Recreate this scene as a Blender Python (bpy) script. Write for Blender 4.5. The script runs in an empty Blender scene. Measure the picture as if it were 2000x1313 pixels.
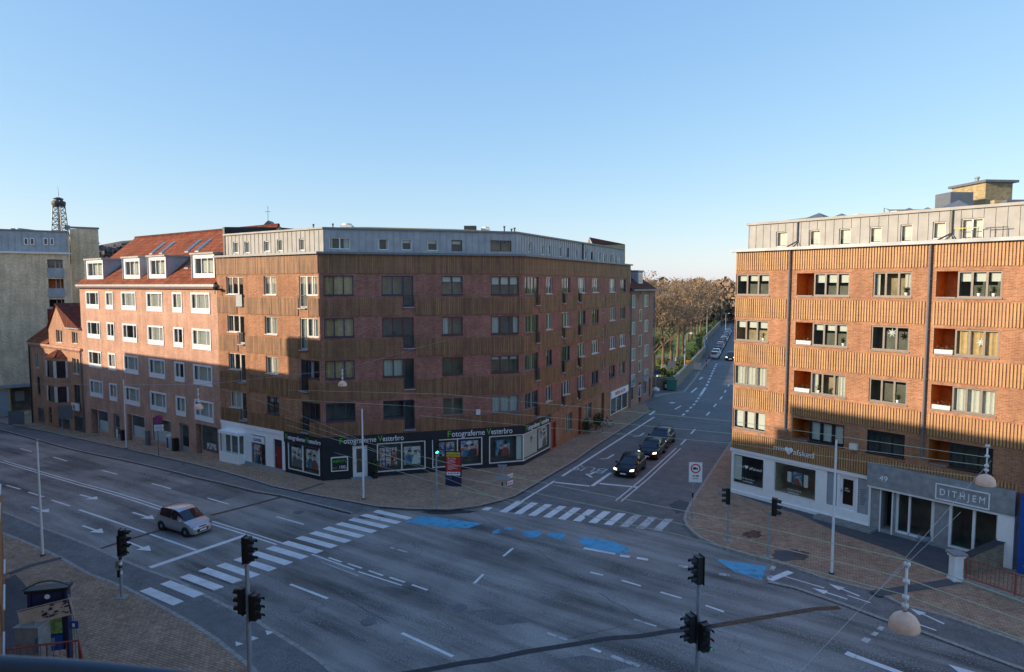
import bpy, math, random
from mathutils import Matrix, Vector
from math import radians as R, sin, cos, pi, hypot
SC = bpy.context.scene
COL = SC.collection
rnd = random.Random(7)
# ---------------------------------------------------------------- camera, sky, sun, exposure
FPX, CX, CY, H = 1333.0, 1000.0, 656.5, 13.2
TILT = math.atan((CY - 558) / FPX)
cam = bpy.data.cameras.new('camera'); camo = bpy.data.objects.new('camera', cam); COL.objects.link(camo)
cam.sensor_width = 36; cam.lens = 36 * FPX / 2000; cam.clip_end = 6000; cam.clip_start = 0.05
camo.location = (0, 0, H); camo.rotation_euler = (pi / 2 - TILT, 0, 0)
cam.dof.use_dof = True; cam.dof.focus_distance = 42; cam.dof.aperture_fstop = 5.6
SC.camera = camo
SUN_EL = R(14.7); SX, SY = -0.97, -0.25
n_ = hypot(SX, SY); SX /= n_; SY /= n_
W = bpy.data.worlds.new('World'); SC.world = W; W.use_nodes = True
wn = W.node_tree; bg = wn.nodes['Background']
sky = wn.nodes.new('ShaderNodeTexSky'); sky.sky_type = 'NISHITA'; sky.sun_disc = False
sky.sun_elevation = SUN_EL; sky.sun_rotation = math.atan2(SX, SY); sky.air_density = 1.0; sky.dust_density = 0.4; sky.ozone_density = 4.0
_sp = wn.nodes.new('ShaderNodeSeparateColor'); _cb = wn.nodes.new('ShaderNodeCombineColor'); wn.links.new(sky.outputs[0], _sp.inputs[0])
for _i, (_g, _s) in enumerate(((.73, .75), (.58, .875), (.30, 1.39))):   # soft highlight roll-off of the sky, channel by channel
    _p = wn.nodes.new('ShaderNodeMath'); _p.operation = 'POWER'; _p.inputs[1].default_value = _g; _m = wn.nodes.new('ShaderNodeMath'); _m.operation = 'MULTIPLY'; _m.inputs[1].default_value = _s
    wn.links.new(_sp.outputs[_i], _p.inputs[0]); wn.links.new(_p.outputs[0], _m.inputs[0]); wn.links.new(_m.outputs[0], _cb.inputs[_i])
wn.links.new(_cb.outputs[0], bg.inputs[0]); bg.inputs[1].default_value = 0.15
sl = bpy.data.lights.new('sun', 'SUN'); sl.energy = 2.2; sl.angle = R(0.5); sl.color = (1.0, 0.80, 0.58)
so = bpy.data.objects.new('sun', sl); COL.objects.link(so)
so.rotation_euler = Vector((SX * cos(SUN_EL), SY * cos(SUN_EL), sin(SUN_EL))).to_track_quat('Z', 'Y').to_euler()
SC.view_settings.view_transform = 'Standard'; SC.view_settings.look = 'None'
SC.view_settings.gamma = 1; SC.view_settings.exposure = 1.6
SC.view_settings.use_curve_mapping = False
# ---------------------------------------------------------------- survey: photo measurements turned into ground points
def gz(x, y):
    if .6 * x + .8 * y > 47: return 0.0
    u = -.8 * x + .6 * y
    if u < 40: return 0.0
    if u < 50: return -.0024 * (u - 40) ** 2
    return -.24 - .048 * (u - 50)
def ray(u, v):
    a = (u - CX) / FPX; b = -(v - CY) / FPX
    return Vector((a, cos(TILT) + b * sin(TILT), -sin(TILT) + b * cos(TILT)))
def G(u, v, z=None):
    d = ray(u, v); zz = z or 0.0
    for i in range(6):
        k = (zz - H) / d.z
        if z is None: zz = gz(d.x * k, d.y * k)
    return Vector((d.x * k, d.y * k, zz))
def up(base, v):              # height above z=0 of image row v on the vertical through base
    lo, hi = -5., 60.
    for i in range(50):
        m = (lo + hi) / 2; p = Vector((base[0], base[1], m - H))
        yv = (p.y * -sin(TILT) * -1, 0)
        f = p.y * cos(TILT) - p.z * sin(TILT); w = p.y * sin(TILT) + p.z * cos(TILT)
        if CY - FPX * w / f > v: lo = m
        else: hi = m
    return lo
def at(u, v, depth):          # point on the ray with world y = depth
    d = ray(u, v); k = depth / d.y; return Vector((d.x * k, depth, H + d.z * k))
# ---------------------------------------------------------------- materials
MT = {}
def newmat(name):
    m = bpy.data.materials.new(name); m.use_nodes = True
    nt = m.node_tree; return m, nt, nt.nodes['Principled BSDF']
def nd(nt, t, **kw):
    n = nt.nodes.new(t)
    for k, v in kw.items():
        if k in n.inputs: n.inputs[k].default_value = v
        else: setattr(n, k, v)
    return n
def c4(c): return (c[0], c[1], c[2], 1)
def mixc(nt, fac, a, b, mode='MIX'):
    n = nt.nodes.new('ShaderNodeMix'); n.data_type = 'RGBA'; n.blend_type = mode
    for sock, val in ((n.inputs[0], fac), (n.inputs[6], a), (n.inputs[7], b)):
        if hasattr(val, 'is_output'): nt.links.new(val, sock)
        elif isinstance(val, (int, float)): sock.default_value = val
        else: sock.default_value = c4(val)
    return n.outputs[2]
def rng(nt, s, a, b, lo=0., hi=1.):
    n = nt.nodes.new('ShaderNodeMapRange'); nt.links.new(s, n.inputs[0])
    for i, v in enumerate((a, b, lo, hi)): n.inputs[i + 1].default_value = v
    return n.outputs[0]
def noise(nt, vec, scale, detail=3, rough=.6):
    n = nd(nt, 'ShaderNodeTexNoise', Scale=scale, Detail=detail, Roughness=rough)
    if vec is not None: nt.links.new(vec, n.inputs['Vector'])
    return n.outputs[0]
def coords(nt, kind='Object', rot=0, sc=(1, 1, 1)):
    tc = nt.nodes.new('ShaderNodeTexCoord'); mp = nt.nodes.new('ShaderNodeMapping')
    if rot and sc != (1, 1, 1): mp.vector_type = 'TEXTURE'; rot = -rot; sc = tuple(1 / q for q in sc)
    nt.links.new(tc.outputs[kind], mp.inputs[0]); mp.inputs['Rotation'].default_value = (0, 0, rot); mp.inputs['Scale'].default_value = sc
    return mp.outputs[0]
def bump(nt, b, h, st=.3, dist=.01):
    n = nd(nt, 'ShaderNodeBump', Strength=st, Distance=dist); nt.links.new(h, n.inputs['Height']); nt.links.new(n.outputs[0], b.inputs['Normal'])
def plain(name, c, rough=.6, metal=0., var=.12, scale=3., bmp=0, spec=.5):
    if name in MT: return MT[name]
    m, nt, b = newmat(name)
    v = coords(nt); n = noise(nt, v, scale, 4)
    f = rng(nt, n, .3, .7)
    col = mixc(nt, f, [x * (1 - var) for x in c], [min(1, x * (1 + var)) for x in c])
    nt.links.new(col, b.inputs['Base Color']); b.inputs['Roughness'].default_value = rough; b.inputs['Metallic'].default_value = metal
    b.inputs['Specular IOR Level'].default_value = spec
    if bmp: bump(nt, b, noise(nt, v, 60, 3), bmp)
    MT[name] = m; return m
def brick(name, c1, c2, mortar, bw=.24, bh=.075, ms=.012, rot=0, kind='UV', var=.25, off=.5):
    m, nt, b = newmat(name)
    v = coords(nt, kind, rot)
    t = nd(nt, 'ShaderNodeTexBrick', Scale=1., **{'Brick Width': bw, 'Row Height': bh, 'Mortar Size': ms, 'Mortar Smooth': .3, 'Bias': 0.})
    t.inputs['Color1'].default_value = c4(c1); t.inputs['Color2'].default_value = c4(c2); t.inputs['Mortar'].default_value = c4(mortar)
    t.offset = off
    nt.links.new(v, t.inputs['Vector'])
    big = rng(nt, noise(nt, coords(nt, 'Object'), .5, 5, .65), .3, .7, 1 - var, 1 + var * .6)
    fine0 = rng(nt, noise(nt, coords(nt, 'Object', 0, (1, 1, 3)), 5, 3, .7), .25, .75, .72, 1.25); runs = rng(nt, noise(nt, coords(nt, 'Object', 0, (1.3, 1.3, .10)), 1.6, 4, .7), .3, .7, .80, 1.15)
    fm_ = nd(nt, 'ShaderNodeMath', operation='MULTIPLY'); nt.links.new(fine0, fm_.inputs[0]); nt.links.new(runs, fm_.inputs[1]); fine = fm_.outputs[0]
    mu = nd(nt, 'ShaderNodeMath', operation='MULTIPLY'); nt.links.new(big, mu.inputs[0]); nt.links.new(fine, mu.inputs[1])
    col = nt.nodes.new('ShaderNodeVectorMath'); col.operation = 'SCALE'
    nt.links.new(t.outputs[0], col.inputs[0]); nt.links.new(mu.outputs[0], col.inputs['Scale'])
    nt.links.new(col.outputs[0], b.inputs['Base Color']); b.inputs['Roughness'].default_value = .85
    b.inputs['Specular IOR Level'].default_value = .2
    bump(nt, b, t.outputs['Fac'], -.4, .01)
    MT[name] = m; return m
def slatmat(name, ca, cb, pitch, jit=.35):
    m, nt, b = newmat(name)
    v = coords(nt, 'UV'); sp = nt.nodes.new('ShaderNodeSeparateXYZ'); nt.links.new(v, sp.inputs[0])
    d = nd(nt, 'ShaderNodeMath', operation='DIVIDE'); nt.links.new(sp.outputs[0], d.inputs[0]); d.inputs[1].default_value = pitch
    fl = nd(nt, 'ShaderNodeMath', operation='FLOOR'); nt.links.new(d.outputs[0], fl.inputs[0])
    wn_ = nd(nt, 'ShaderNodeTexWhiteNoise', noise_dimensions='1D'); nt.links.new(fl.outputs[0], wn_.inputs['W'])
    n2 = noise(nt, coords(nt, 'Object', 0, (1, 1, .35)), 2.2, 5, .7)
    a = nd(nt, 'ShaderNodeMath', operation='ADD'); nt.links.new(rng(nt, wn_.outputs[0], 0, 1, -jit, jit), a.inputs[0]); nt.links.new(rng(nt, n2, .3, .7), a.inputs[1])
    col = mixc(nt, a.outputs[0], ca, cb)
    # joints between the stacked tiles
    fr = nd(nt, 'ShaderNodeMath', operation='PINGPONG'); nt.links.new(sp.outputs[1], fr.inputs[0]); fr.inputs[1].default_value = .2
    j = rng(nt, fr.outputs[0], 0, .012, .55, 1)
    sc = nt.nodes.new('ShaderNodeVectorMath'); sc.operation = 'SCALE'; nt.links.new(col, sc.inputs[0]); nt.links.new(j, sc.inputs['Scale'])
    nt.links.new(sc.outputs[0], b.inputs['Base Color']); b.inputs['Roughness'].default_value = .6
    MT[name] = m; return m
def roofmat(name, c, pitch=.22):
    m, nt, b = newmat(name)
    v = coords(nt, 'UV')
    w = nd(nt, 'ShaderNodeTexWave', Scale=1 / pitch / 3.1416 * .5, bands_direction='X'); nt.links.new(v, w.inputs['Vector'])
    br = nd(nt, 'ShaderNodeTexBrick', Scale=1., **{'Brick Width': pitch, 'Row Height': .34, 'Mortar Size': .02, 'Mortar Smooth': .5}); br.offset = 0
    br.inputs['Color1'].default_value = c4([x * .75 for x in c]); br.inputs['Color2'].default_value = c4([x * 1.25 for x in c]); br.inputs['Mortar'].default_value = c4([x * .35 for x in c])
    nt.links.new(v, br.inputs['Vector'])
    big = rng(nt, noise(nt, coords(nt), .8, 5), .3, .7, .7, 1.2)
    sc = nt.nodes.new('ShaderNodeVectorMath'); sc.operation = 'SCALE'; nt.links.new(br.outputs[0], sc.inputs[0]); nt.links.new(big, sc.inputs['Scale'])
    nt.links.new(sc.outputs[0], b.inputs['Base Color']); b.inputs['Roughness'].default_value = .85; b.inputs['Specular IOR Level'].default_value = .12
    bump(nt, b, w.outputs[0], .6, .03)
    MT[name] = m; return m
def glassmat(name, tint=.8, boost=1.0, rough=.015):
    m, nt, b = newmat(name); nt.nodes.remove(b)
    out = [n for n in nt.nodes if n.type == 'OUTPUT_MATERIAL'][0]
    lw = nd(nt, 'ShaderNodeLayerWeight', Blend=.5); pw5 = nd(nt, 'ShaderNodeMath', operation='POWER'); nt.links.new(lw.outputs['Facing'], pw5.inputs[0]); pw5.inputs[1].default_value = 3.2
    mu = nd(nt, 'ShaderNodeMath', operation='MULTIPLY_ADD'); nt.links.new(pw5.outputs[0], mu.inputs[0]); mu.inputs[1].default_value = boost * .8; mu.inputs[2].default_value = .045; mu.use_clamp = True
    tr = nd(nt, 'ShaderNodeBsdfTransparent'); tr.inputs[0].default_value = (tint * .93, tint, tint * .97, 1)
    gl = nd(nt, 'ShaderNodeBsdfGlossy', Roughness=rough); gl.inputs[0].default_value = (.95, .97, 1, 1)
    v = coords(nt); nn = noise(nt, v, 1.3, 1)
    bp = nd(nt, 'ShaderNodeBump', Strength=.06, Distance=.05); nt.links.new(nn, bp.inputs['Height']); nt.links.new(bp.outputs[0], gl.inputs['Normal'])
    mx = nt.nodes.new('ShaderNodeMixShader'); nt.links.new(mu.outputs[0], mx.inputs[0]); nt.links.new(tr.outputs[0], mx.inputs[1]); nt.links.new(gl.outputs[0], mx.inputs[2])
    nt.links.new(mx.outputs[0], out.inputs[0]); MT[name] = m; return m
def emis(name, c, s):
    m, nt, b = newmat(name); b.inputs['Base Color'].default_value = c4(c); b.inputs['Emission Color'].default_value = c4(c); b.inputs['Emission Strength'].default_value = s
    MT[name] = m; return m
def paintmat(name, c, wear=.5, scale=2.0):
    """road paint with parts worn off"""
    m, nt, b = newmat(name); out = [n for n in nt.nodes if n.type == 'OUTPUT_MATERIAL'][0]
    v = coords(nt); n1 = noise(nt, v, scale, 6, .75); n2 = noise(nt, v, 38, 2, .6)
    a = nd(nt, 'ShaderNodeMath', operation='MULTIPLY_ADD'); nt.links.new(n2, a.inputs[0]); a.inputs[1].default_value = .45; nt.links.new(n1, a.inputs[2])
    f = rng(nt, a.outputs[0], wear + .18, wear + .26)
    col = mixc(nt, rng(nt, n1, .3, .7), [x * .7 for x in c], c); nt.links.new(col, b.inputs['Base Color']); b.inputs['Roughness'].default_value = .7
    tr = nd(nt, 'ShaderNodeBsdfTransparent'); mx = nt.nodes.new('ShaderNodeMixShader')
    nt.links.new(f, mx.inputs[0]); nt.links.new(tr.outputs[0], mx.inputs[1]); nt.links.new(b.outputs[0], mx.inputs[2]); nt.links.new(mx.outputs[0], out.inputs[0])
    MT[name] = m; return m
def asphalt(name, lo, hi, streak=True, sp=1.0):
    m, nt, b = newmat(name)
    v = coords(nt); big = noise(nt, v, .16, 6, .62); mid = noise(nt, v, 1.6, 5, .7)
    vs = coords(nt, 'Object', R(36.8), (.10, 1.0, 1)); st = noise(nt, vs, .9, 4, .6)
    sp1 = noise(nt, v, 14, 2, .9); sp2 = noise(nt, v, 7, 3, .8)
    a = nd(nt, 'ShaderNodeMath', operation='MULTIPLY_ADD'); nt.links.new(big, a.inputs[0]); a.inputs[1].default_value = .8; nt.links.new(st if streak else mid, a.inputs[2])
    f = rng(nt, a.outputs[0], .68, 1.08)
    col = mixc(nt, f, lo, hi)
    brn = rng(nt, noise(nt, coords(nt, 'Object', R(36.8), (.3, 1, 1)), .35, 3), .55, .75, 0, .45)
    col = mixc(nt, brn, col, (lo[0] * 1.9, lo[1] * 1.5, lo[2] * 1.1))
    # light grit that shows through where the surface has worn
    g = nd(nt, 'ShaderNodeMath', operation='MULTIPLY'); nt.links.new(rng(nt, sp1, .50, .68), g.inputs[0]); nt.links.new(rng(nt, noise(nt, vs, 1.3, 5), .40, .60, .15, 1), g.inputs[1])
    gg = nd(nt, 'ShaderNodeMath', operation='MULTIPLY'); nt.links.new(g.outputs[0], gg.inputs[0]); gg.inputs[1].default_value = .8 * sp
    col = mixc(nt, gg.outputs[0], col, (.50, .50, .50))
    dk = rng(nt, sp2, .30, .42, .35, 0); col = mixc(nt, dk, col, [x * .55 for x in lo])
    # cracks
    vo = nd(nt, 'ShaderNodeTexVoronoi', feature='DISTANCE_TO_EDGE', Scale=.13)
    wv = nt.nodes.new('ShaderNodeVectorMath'); wv.operation = 'MULTIPLY_ADD'; nz = nd(nt, 'ShaderNodeTexNoise', Scale=.8, Detail=5); nt.links.new(v, nz.inputs['Vector'])
    nt.links.new(nz.outputs[1], wv.inputs[0]); wv.inputs[1].default_value = (2.2, 2.2, 0); nt.links.new(v, wv.inputs[2]); nt.links.new(wv.outputs[0], vo.inputs['Vector'])
    ck = rng(nt, vo.outputs[0], 0.0, .003, .35, 0); col = mixc(nt, ck, col, (.02, .02, .022))
    nt.links.new(col, b.inputs['Base Color']); b.inputs['Roughness'].default_value = .8; b.inputs['Specular IOR Level'].default_value = .3
    bump(nt, b, sp1, .35, .01); MT[name] = m; return m

brick('red_brick', (.43, .20, .105), (.30, .125, .068), (.38, .25, .16))
brick('orange_brick', (.58, .33, .23), (.46, .245, .17), (.54, .38, .29))
brick('dark_brick', (.42, .17, .12), (.26, .10, .08), (.36, .22, .17))
brick('pink_brick', (.42, .20, .14), (.32, .14, .10), (.40, .26, .20))
brick('house_brick', (.52, .28, .17), (.40, .19, .12), (.46, .30, .2))
brick('beige_brick', (.80, .61, .40), (.61, .46, .29), (.78, .63, .45), .28, .11)
brick('yellow_brick', (.46, .36, .19), (.34, .26, .13), (.36, .31, .22), .25, .09)
brick('park_brick', (.28, .24, .17), (.2, .17, .12), (.3, .27, .22), .3, .12)
brick('paving_brick', (.50, .335, .22), (.37, .25, .17), (.20, .155, .12), .24, .12, .014, R(25), 'Object', .22)
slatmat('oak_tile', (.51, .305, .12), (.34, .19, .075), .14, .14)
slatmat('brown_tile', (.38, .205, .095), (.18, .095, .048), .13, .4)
roofmat('red_tile', (.25, .078, .04)); roofmat('dark_red_tile', (.13, .042, .028))
glassmat('window_glass'); glassmat('shop_glass', .88, .7); glassmat('blue_glass', .35, 1.3)
asphalt('asphalt', (.078, .075, .070), (.34, .315, .285)); asphalt('cycle_asphalt', (.12, .118, .115), (.20, .195, .19), False, .5)
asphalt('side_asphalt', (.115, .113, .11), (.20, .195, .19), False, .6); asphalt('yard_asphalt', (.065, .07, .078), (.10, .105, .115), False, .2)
paintmat('white_paint', (.86, .86, .84), .30, 1.5); paintmat('worn_white_paint', (.6, .6, .58), .42, 1.5)
paintmat('blue_paint', (.11, .44, .66), .385, 2.2)
P = plain
P('kerb_stone', (.33, .31, .28), .8, 0, .3, 6); P('white_render', (.86, .86, .85), .7, 0, .05); P('white_frame', (.80, .80, .80), .4, 0, .03)
P('pale_frame', (.60, .57, .52), .5, 0, .08); P('navy_frame', (.035, .038, .07), .4); P('brown_frame', (.10, .035, .03), .45); P('grey_frame', (.20, .17, .145), .5); P('black_paint', (.012, .013, .015), .45, 0, .1)
P('shopfront_black', (.012, .016, .024), .55, 0, .2, 2); P('zinc', (.33, .35, .37), .5, .12, .18, 1.2, 0, .3); P('pale_zinc', (.36, .355, .33), .6, .0, .16, 1.2, 0, .2)
P('dark_metal', (.05, .055, .06), .5, .4); P('steel', (.38, .40, .42), .4, .6, .15); P('lead', (.16, .18, .20), .5, .3); P('concrete', (.27, .28, .29), .75, 0, .25, 2.5)
P('grey_panel', (.30, .33, .36), .5, 0, .1); P('interior', (.17, .17, .15), .9, 0, .3, 1.5); P('warm_interior', (.42, .33, .22), .9, 0, .3, 1.5); P('curtain', (.72, .70, .64), .9, 0, .1, 9); P('blind', (.80, .80, .76), .8, 0, .04)
P('curtain_tan', (.70, .48, .24), .9, 0, .2, 6); P('orange_wood', (.52, .17, .03), .5, 0, .25, 4); P('red_door', (.23, .022, .025), .45); P('brown_door', (.13, .05, .03), .4)
P('warm_lit_dome', (.85, .52, .36), .45, 0, .12, 8); P('white_pole', (.80, .80, .80), .35, 0, .03); P('grey_pole', (.33, .36, .40), .5, .3, .12, 6); P('rusty_red', (.30, .07, .05), .7, 0, .4, 9)  # lamp dome: the warm light on it is put into its colour
P('green_letter', (.10, .55, .03), .5); P('white_letter', (.85, .85, .85), .5); P('tyre', (.02, .02, .02), .85); P('alloy', (.35, .36, .38), .35, .8)
P('silver_paint', (.46, .48, .52), .26, .5, .03); P('black_car_paint', (.010, .012, .02), .2, .3, .1); P('blue_car_paint', (.03, .06, .14), .2, .4, .1); P('white_car_paint', (.65, .67, .70), .3, .1); P('grey_car_paint', (.16, .18, .21), .3, .5); P('red_car_paint', (.3, .02, .02), .3, .2)
P('car_glass', (.012, .018, .028), .06, 0, .1, 3, 0, .8); P('brown_reflect', (.3, .2, .08), .1)
P('moss_roof', (.19, .18, .05), .95, 0, .4, 3, .5); P('roof_felt', (.10, .11, .115), .85, 0, .25, 1.2); P('lawn', (.15, .22, .035), .95, 0, .5, .8, .6); P('gravel_path', (.24, .21, .18), .95, 0, .2, 4, .5)
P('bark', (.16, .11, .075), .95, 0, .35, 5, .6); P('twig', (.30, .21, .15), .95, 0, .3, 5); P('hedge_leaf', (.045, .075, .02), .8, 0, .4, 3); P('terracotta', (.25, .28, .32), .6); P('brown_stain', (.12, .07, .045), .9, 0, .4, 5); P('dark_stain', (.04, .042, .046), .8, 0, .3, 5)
P('red_plastic', (.55, .03, .025), .5); P('yellow_plastic', (.62, .54, .03), .5); P('navy_plastic', (.016, .024, .075), .5); P('blue_plastic', (.01, .07, .32), .5); P('green_plastic', (.02, .16, .12), .5); P('orange_plastic', (.75, .28, .01), .5)
P('skin_poster', (.62, .42, .33), .7, 0, .3, 3); P('bronze_rail', (.05, .08, .11), .45, .2, .1); P('poster_blue', (.03, .20, .38), .5, 0, .5, 2.5); P('poster_green', (.22, .33, .10), .7, 0, .6, 6); P('poster_wood', (.50, .38, .30), .7, 0, .2, 4)
emis('green_light', (.02, .9, .45), 3.); emis('head_light', (1, .72, .45), 1.6); emis('tail_light', (.5, .01, .01), .3)
def leafmat(name, a, b_):
    m, nt, b = newmat(name); v = coords(nt); n = noise(nt, v, .9, 4, .8); col = mixc(nt, rng(nt, n, .35, .65), a, b_)
    nt.links.new(col, b.inputs['Base Color']); b.inputs['Roughness'].default_value = .9; b.inputs['Specular IOR Level'].default_value = .1; MT[name] = m
leafmat('russet_leaf', (.36, .245, .145), (.23, .17, .12)); leafmat('wood_haze', (.16, .14, .13), (.10, .09, .09)); leafmat('olive_leaf', (.13, .13, .035), (.05, .065, .02))
def pic(name, cols, sc, seed):
    """a printed picture: patches of colour"""
    m, nt, b = newmat(name); v = coords(nt, 'UV', seed); n = noise(nt, v, sc, 3, .6); cr = nt.nodes.new('ShaderNodeValToRGB'); nt.links.new(n, cr.inputs[0])
    el = cr.color_ramp.elements; k = len(cols)
    while len(el) < k: el.new(.5)
    for i, c in enumerate(cols): el[i].position = .32 + .36 * i / (k - 1); el[i].color = c4(c)
    nt.links.new(cr.outputs[0], b.inputs['Base Color']); b.inputs['Roughness'].default_value = .4; MT[name] = m
pic('photo_print', [(.05, .03, .05), (.75, .14, .10), (.9, .75, .68), (.10, .16, .5), (.9, .9, .95)], 1.3, .3)
pic('photo_print_bw', [(.05, .05, .06), (.55, .5, .5), (.95, .95, .95), (.15, .15, .15), (.8, .78, .75)], 1.5, .9)
pic('photo_print_blue', [(.01, .015, .03), (.02, .18, .36), (.35, .45, .5), (.02, .03, .06)], 2, 2)
# ---------------------------------------------------------------- mesh builder
class MB:
    def __init__(s): s.v = []; s.f = []; s.m = []; s.mats = []
    def mi(s, mat):
        if mat not in s.mats: s.mats.append(mat)
        return s.mats.index(mat)
    def poly(s, pts, mat):
        b = len(s.v); s.v += [tuple(p) for p in pts]; s.f.append(tuple(range(b, b + len(pts)))); s.m.append(s.mi(mat))
    def box(s, x0, x1, y0, y1, z0, z1, mat, skip=''):
        c = [(x0, y0, z0), (x1, y0, z0), (x1, y1, z0), (x0, y1, z0), (x0, y0, z1), (x1, y0, z1), (x1, y1, z1), (x0, y1, z1)]
        for k, q in (('b', (3, 2, 1, 0)), ('t', (4, 5, 6, 7)), ('f', (0, 1, 5, 4)), ('r', (1, 2, 6, 5)), ('k', (2, 3, 7, 6)), ('l', (3, 0, 4, 7))):
            if k not in skip: s.poly([c[i] for i in q], mat)
    def prism(s, pts, z0, z1, mat, top=None):   # pts: xy outline counter-clockwise
        n = len(pts); s.poly([(p[0], p[1], z1) for p in pts], top or mat)
        for i in range(n):
            a, b = pts[i], pts[(i + 1) % n]; s.poly([(a[0], a[1], z0), (b[0], b[1], z0), (b[0], b[1], z1), (a[0], a[1], z1)], mat)
        s.poly([(p[0], p[1], z0) for p in reversed(pts)], mat)
    def tube(s, path, rad, mat, n=8, caps=True):
        path = [Vector(p) for p in path]; N = len(path)
        rads = rad if isinstance(rad, (list, tuple)) else [rad] * N
        base = len(s.v); mi = s.mi(mat); prev = None
        for i, p in enumerate(path):
            d = (path[min(i + 1, N - 1)] - path[max(i - 1, 0)]).normalized()
            a = prev if prev is not None else (Vector((0, 0, 1)) if abs(d.z) < .9 else Vector((1, 0, 0)))
            x = (a - d * a.dot(d)).normalized(); y = d.cross(x); prev = x
            for k in range(n):
                t = 2 * pi * k / n; s.v.append(tuple(p + (x * cos(t) + y * sin(t)) * rads[i]))
        for i in range(N - 1):
            for k in range(n):
                a = base + i * n + k; b = base + i * n + (k + 1) % n; s.f.append((a, b, b + n, a + n)); s.m.append(mi)
        if caps: s.f.append(tuple(base + k for k in reversed(range(n)))); s.m.append(mi); s.f.append(tuple(base + (N - 1) * n + k for k in range(n))); s.m.append(mi)
    def lathe(s, prof, c, mat, n=20):   # prof: (r, z)
        base = len(s.v); mi = s.mi(mat)
        for r_, z in prof:
            for k in range(n): t = 2 * pi * k / n; s.v.append((c[0] + r_ * cos(t), c[1] + r_ * sin(t), c[2] + z))
        for i in range(len(prof) - 1):
            for k in range(n):
                a = base + i * n + k; b = base + i * n + (k + 1) % n; s.f.append((a, b, b + n, a + n)); s.m.append(mi)
    def build(s, name, parent=None, M=None, smooth=False, bevel=0):
        me = bpy.data.meshes.new(name); me.from_pydata(s.v, [], s.f)
        for m in s.mats: me.materials.append(MT[m])
        uv = me.uv_layers.new(name='UVMap').data
        me.update()
        for p in me.polygons:
            p.material_index = s.m[p.index]; p.use_smooth = smooth; nx, ny, nz = p.normal
            for li in p.loop_indices:
                x, y, z = me.vertices[me.loops[li].vertex_index].co
                if abs(nz) > .9: uv[li].uv = (x, y)
                elif abs(nx) > abs(ny): uv[li].uv = (y, z if abs(nz) < .2 else hypot(x, z))
                else: uv[li].uv = (x, z if abs(nz) < .2 else hypot(y, z))
        return link(name, me, parent, M, bevel)
WM = {}; W0 = Matrix()
def link(name, data, parent=None, M=None, bevel=0):
    o = bpy.data.objects.new(name, data); COL.objects.link(o)
    if parent is not None:
        o.parent = parent; PM = WM[parent.name]; M = M if M is not None else PM; o.matrix_basis = PM.inverted() @ M
    else:
        M = M if M is not None else Matrix(); o.matrix_basis = M
    WM[o.name] = M.copy()
    if bevel:
        bv = o.modifiers.new('bevel', 'BEVEL'); bv.width = bevel; bv.segments = 2; bv.limit_method = 'ANGLE'
    return o
def tag(o, label=None, cat=None, group=None, kind=None):
    if label: o['label'] = label
    if cat: o['category'] = cat
    if group: o['group'] = group
    if kind: o['kind'] = kind
    return o
def thing(name, label, cat, loc=(0, 0, 0), rz=0, group=None, sc=1):
    M = Matrix.Translation(loc) @ Matrix.Rotation(rz, 4, 'Z') @ Matrix.Scale(sc, 4)
    return tag(link(name, None, None, M), label, cat, group)
def dup(root, loc=None, rz=None, label=None, group=None, sc=None):
    def cp(o, par):
        c = o.copy(); COL.objects.link(c)
        if par is not None: c.parent = par
        for ch in [k for k in KIDS.get(o.name, [])]: cp(ch, c)
        return c
    r = cp(root, None)
    M = Matrix.Translation(loc) @ Matrix.Rotation(rz or 0, 4, 'Z') @ Matrix.Scale(sc or 1, 4)
    r.matrix_basis = M; WM[r.name] = M
    if label: r['label'] = label
    if group: r['group'] = group
    return r
KIDS = {}
def index_kids():
    KIDS.clear()
    for o in COL.objects:
        if o.parent: KIDS.setdefault(o.parent.name, []).append(o)
def text(s, size, mat, name, parent, M, extrude=.02, align='LEFT', font_scale=(1, 1)):
    cu = bpy.data.curves.new('t', 'FONT'); cu.body = s; cu.size = size; cu.extrude = extrude; cu.align_x = align
    o = bpy.data.objects.new('t', cu); COL.objects.link(o); dg = bpy.context.evaluated_depsgraph_get()
    me = bpy.data.meshes.new_from_object(o.evaluated_get(dg)); bpy.data.objects.remove(o)
    me.materials.clear(); me.materials.append(MT[mat])
    return link(name, me, parent, M)
def textfit(s, x0, x1, z, mat, name, parent, F, y=-.1, hz=None, extrude=.012):
    """lettering stretched to run from x0 to x1 on a wall; hz = cap height"""
    cu = bpy.data.curves.new('t', 'FONT'); cu.body = s; cu.size = 1; cu.extrude = extrude
    o = bpy.data.objects.new('t', cu); COL.objects.link(o); dg = bpy.context.evaluated_depsgraph_get()
    me = bpy.data.meshes.new_from_object(o.evaluated_get(dg)); bpy.data.objects.remove(o); me.materials.clear(); me.materials.append(MT[mat])
    a = min(v.co.x for v in me.vertices); b = max(v.co.x for v in me.vertices); k = (x1 - x0) / (b - a); q = (hz / .72) if hz else k
    me.transform(Matrix.Translation((x0 - a * k, 0, 0)) @ Matrix.Diagonal((k, q, 1, 1)))
    return link(name, me, parent, F.M @ Matrix.Translation((0, y, z)) @ Matrix.Rotation(pi / 2, 4, 'X'))
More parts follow.
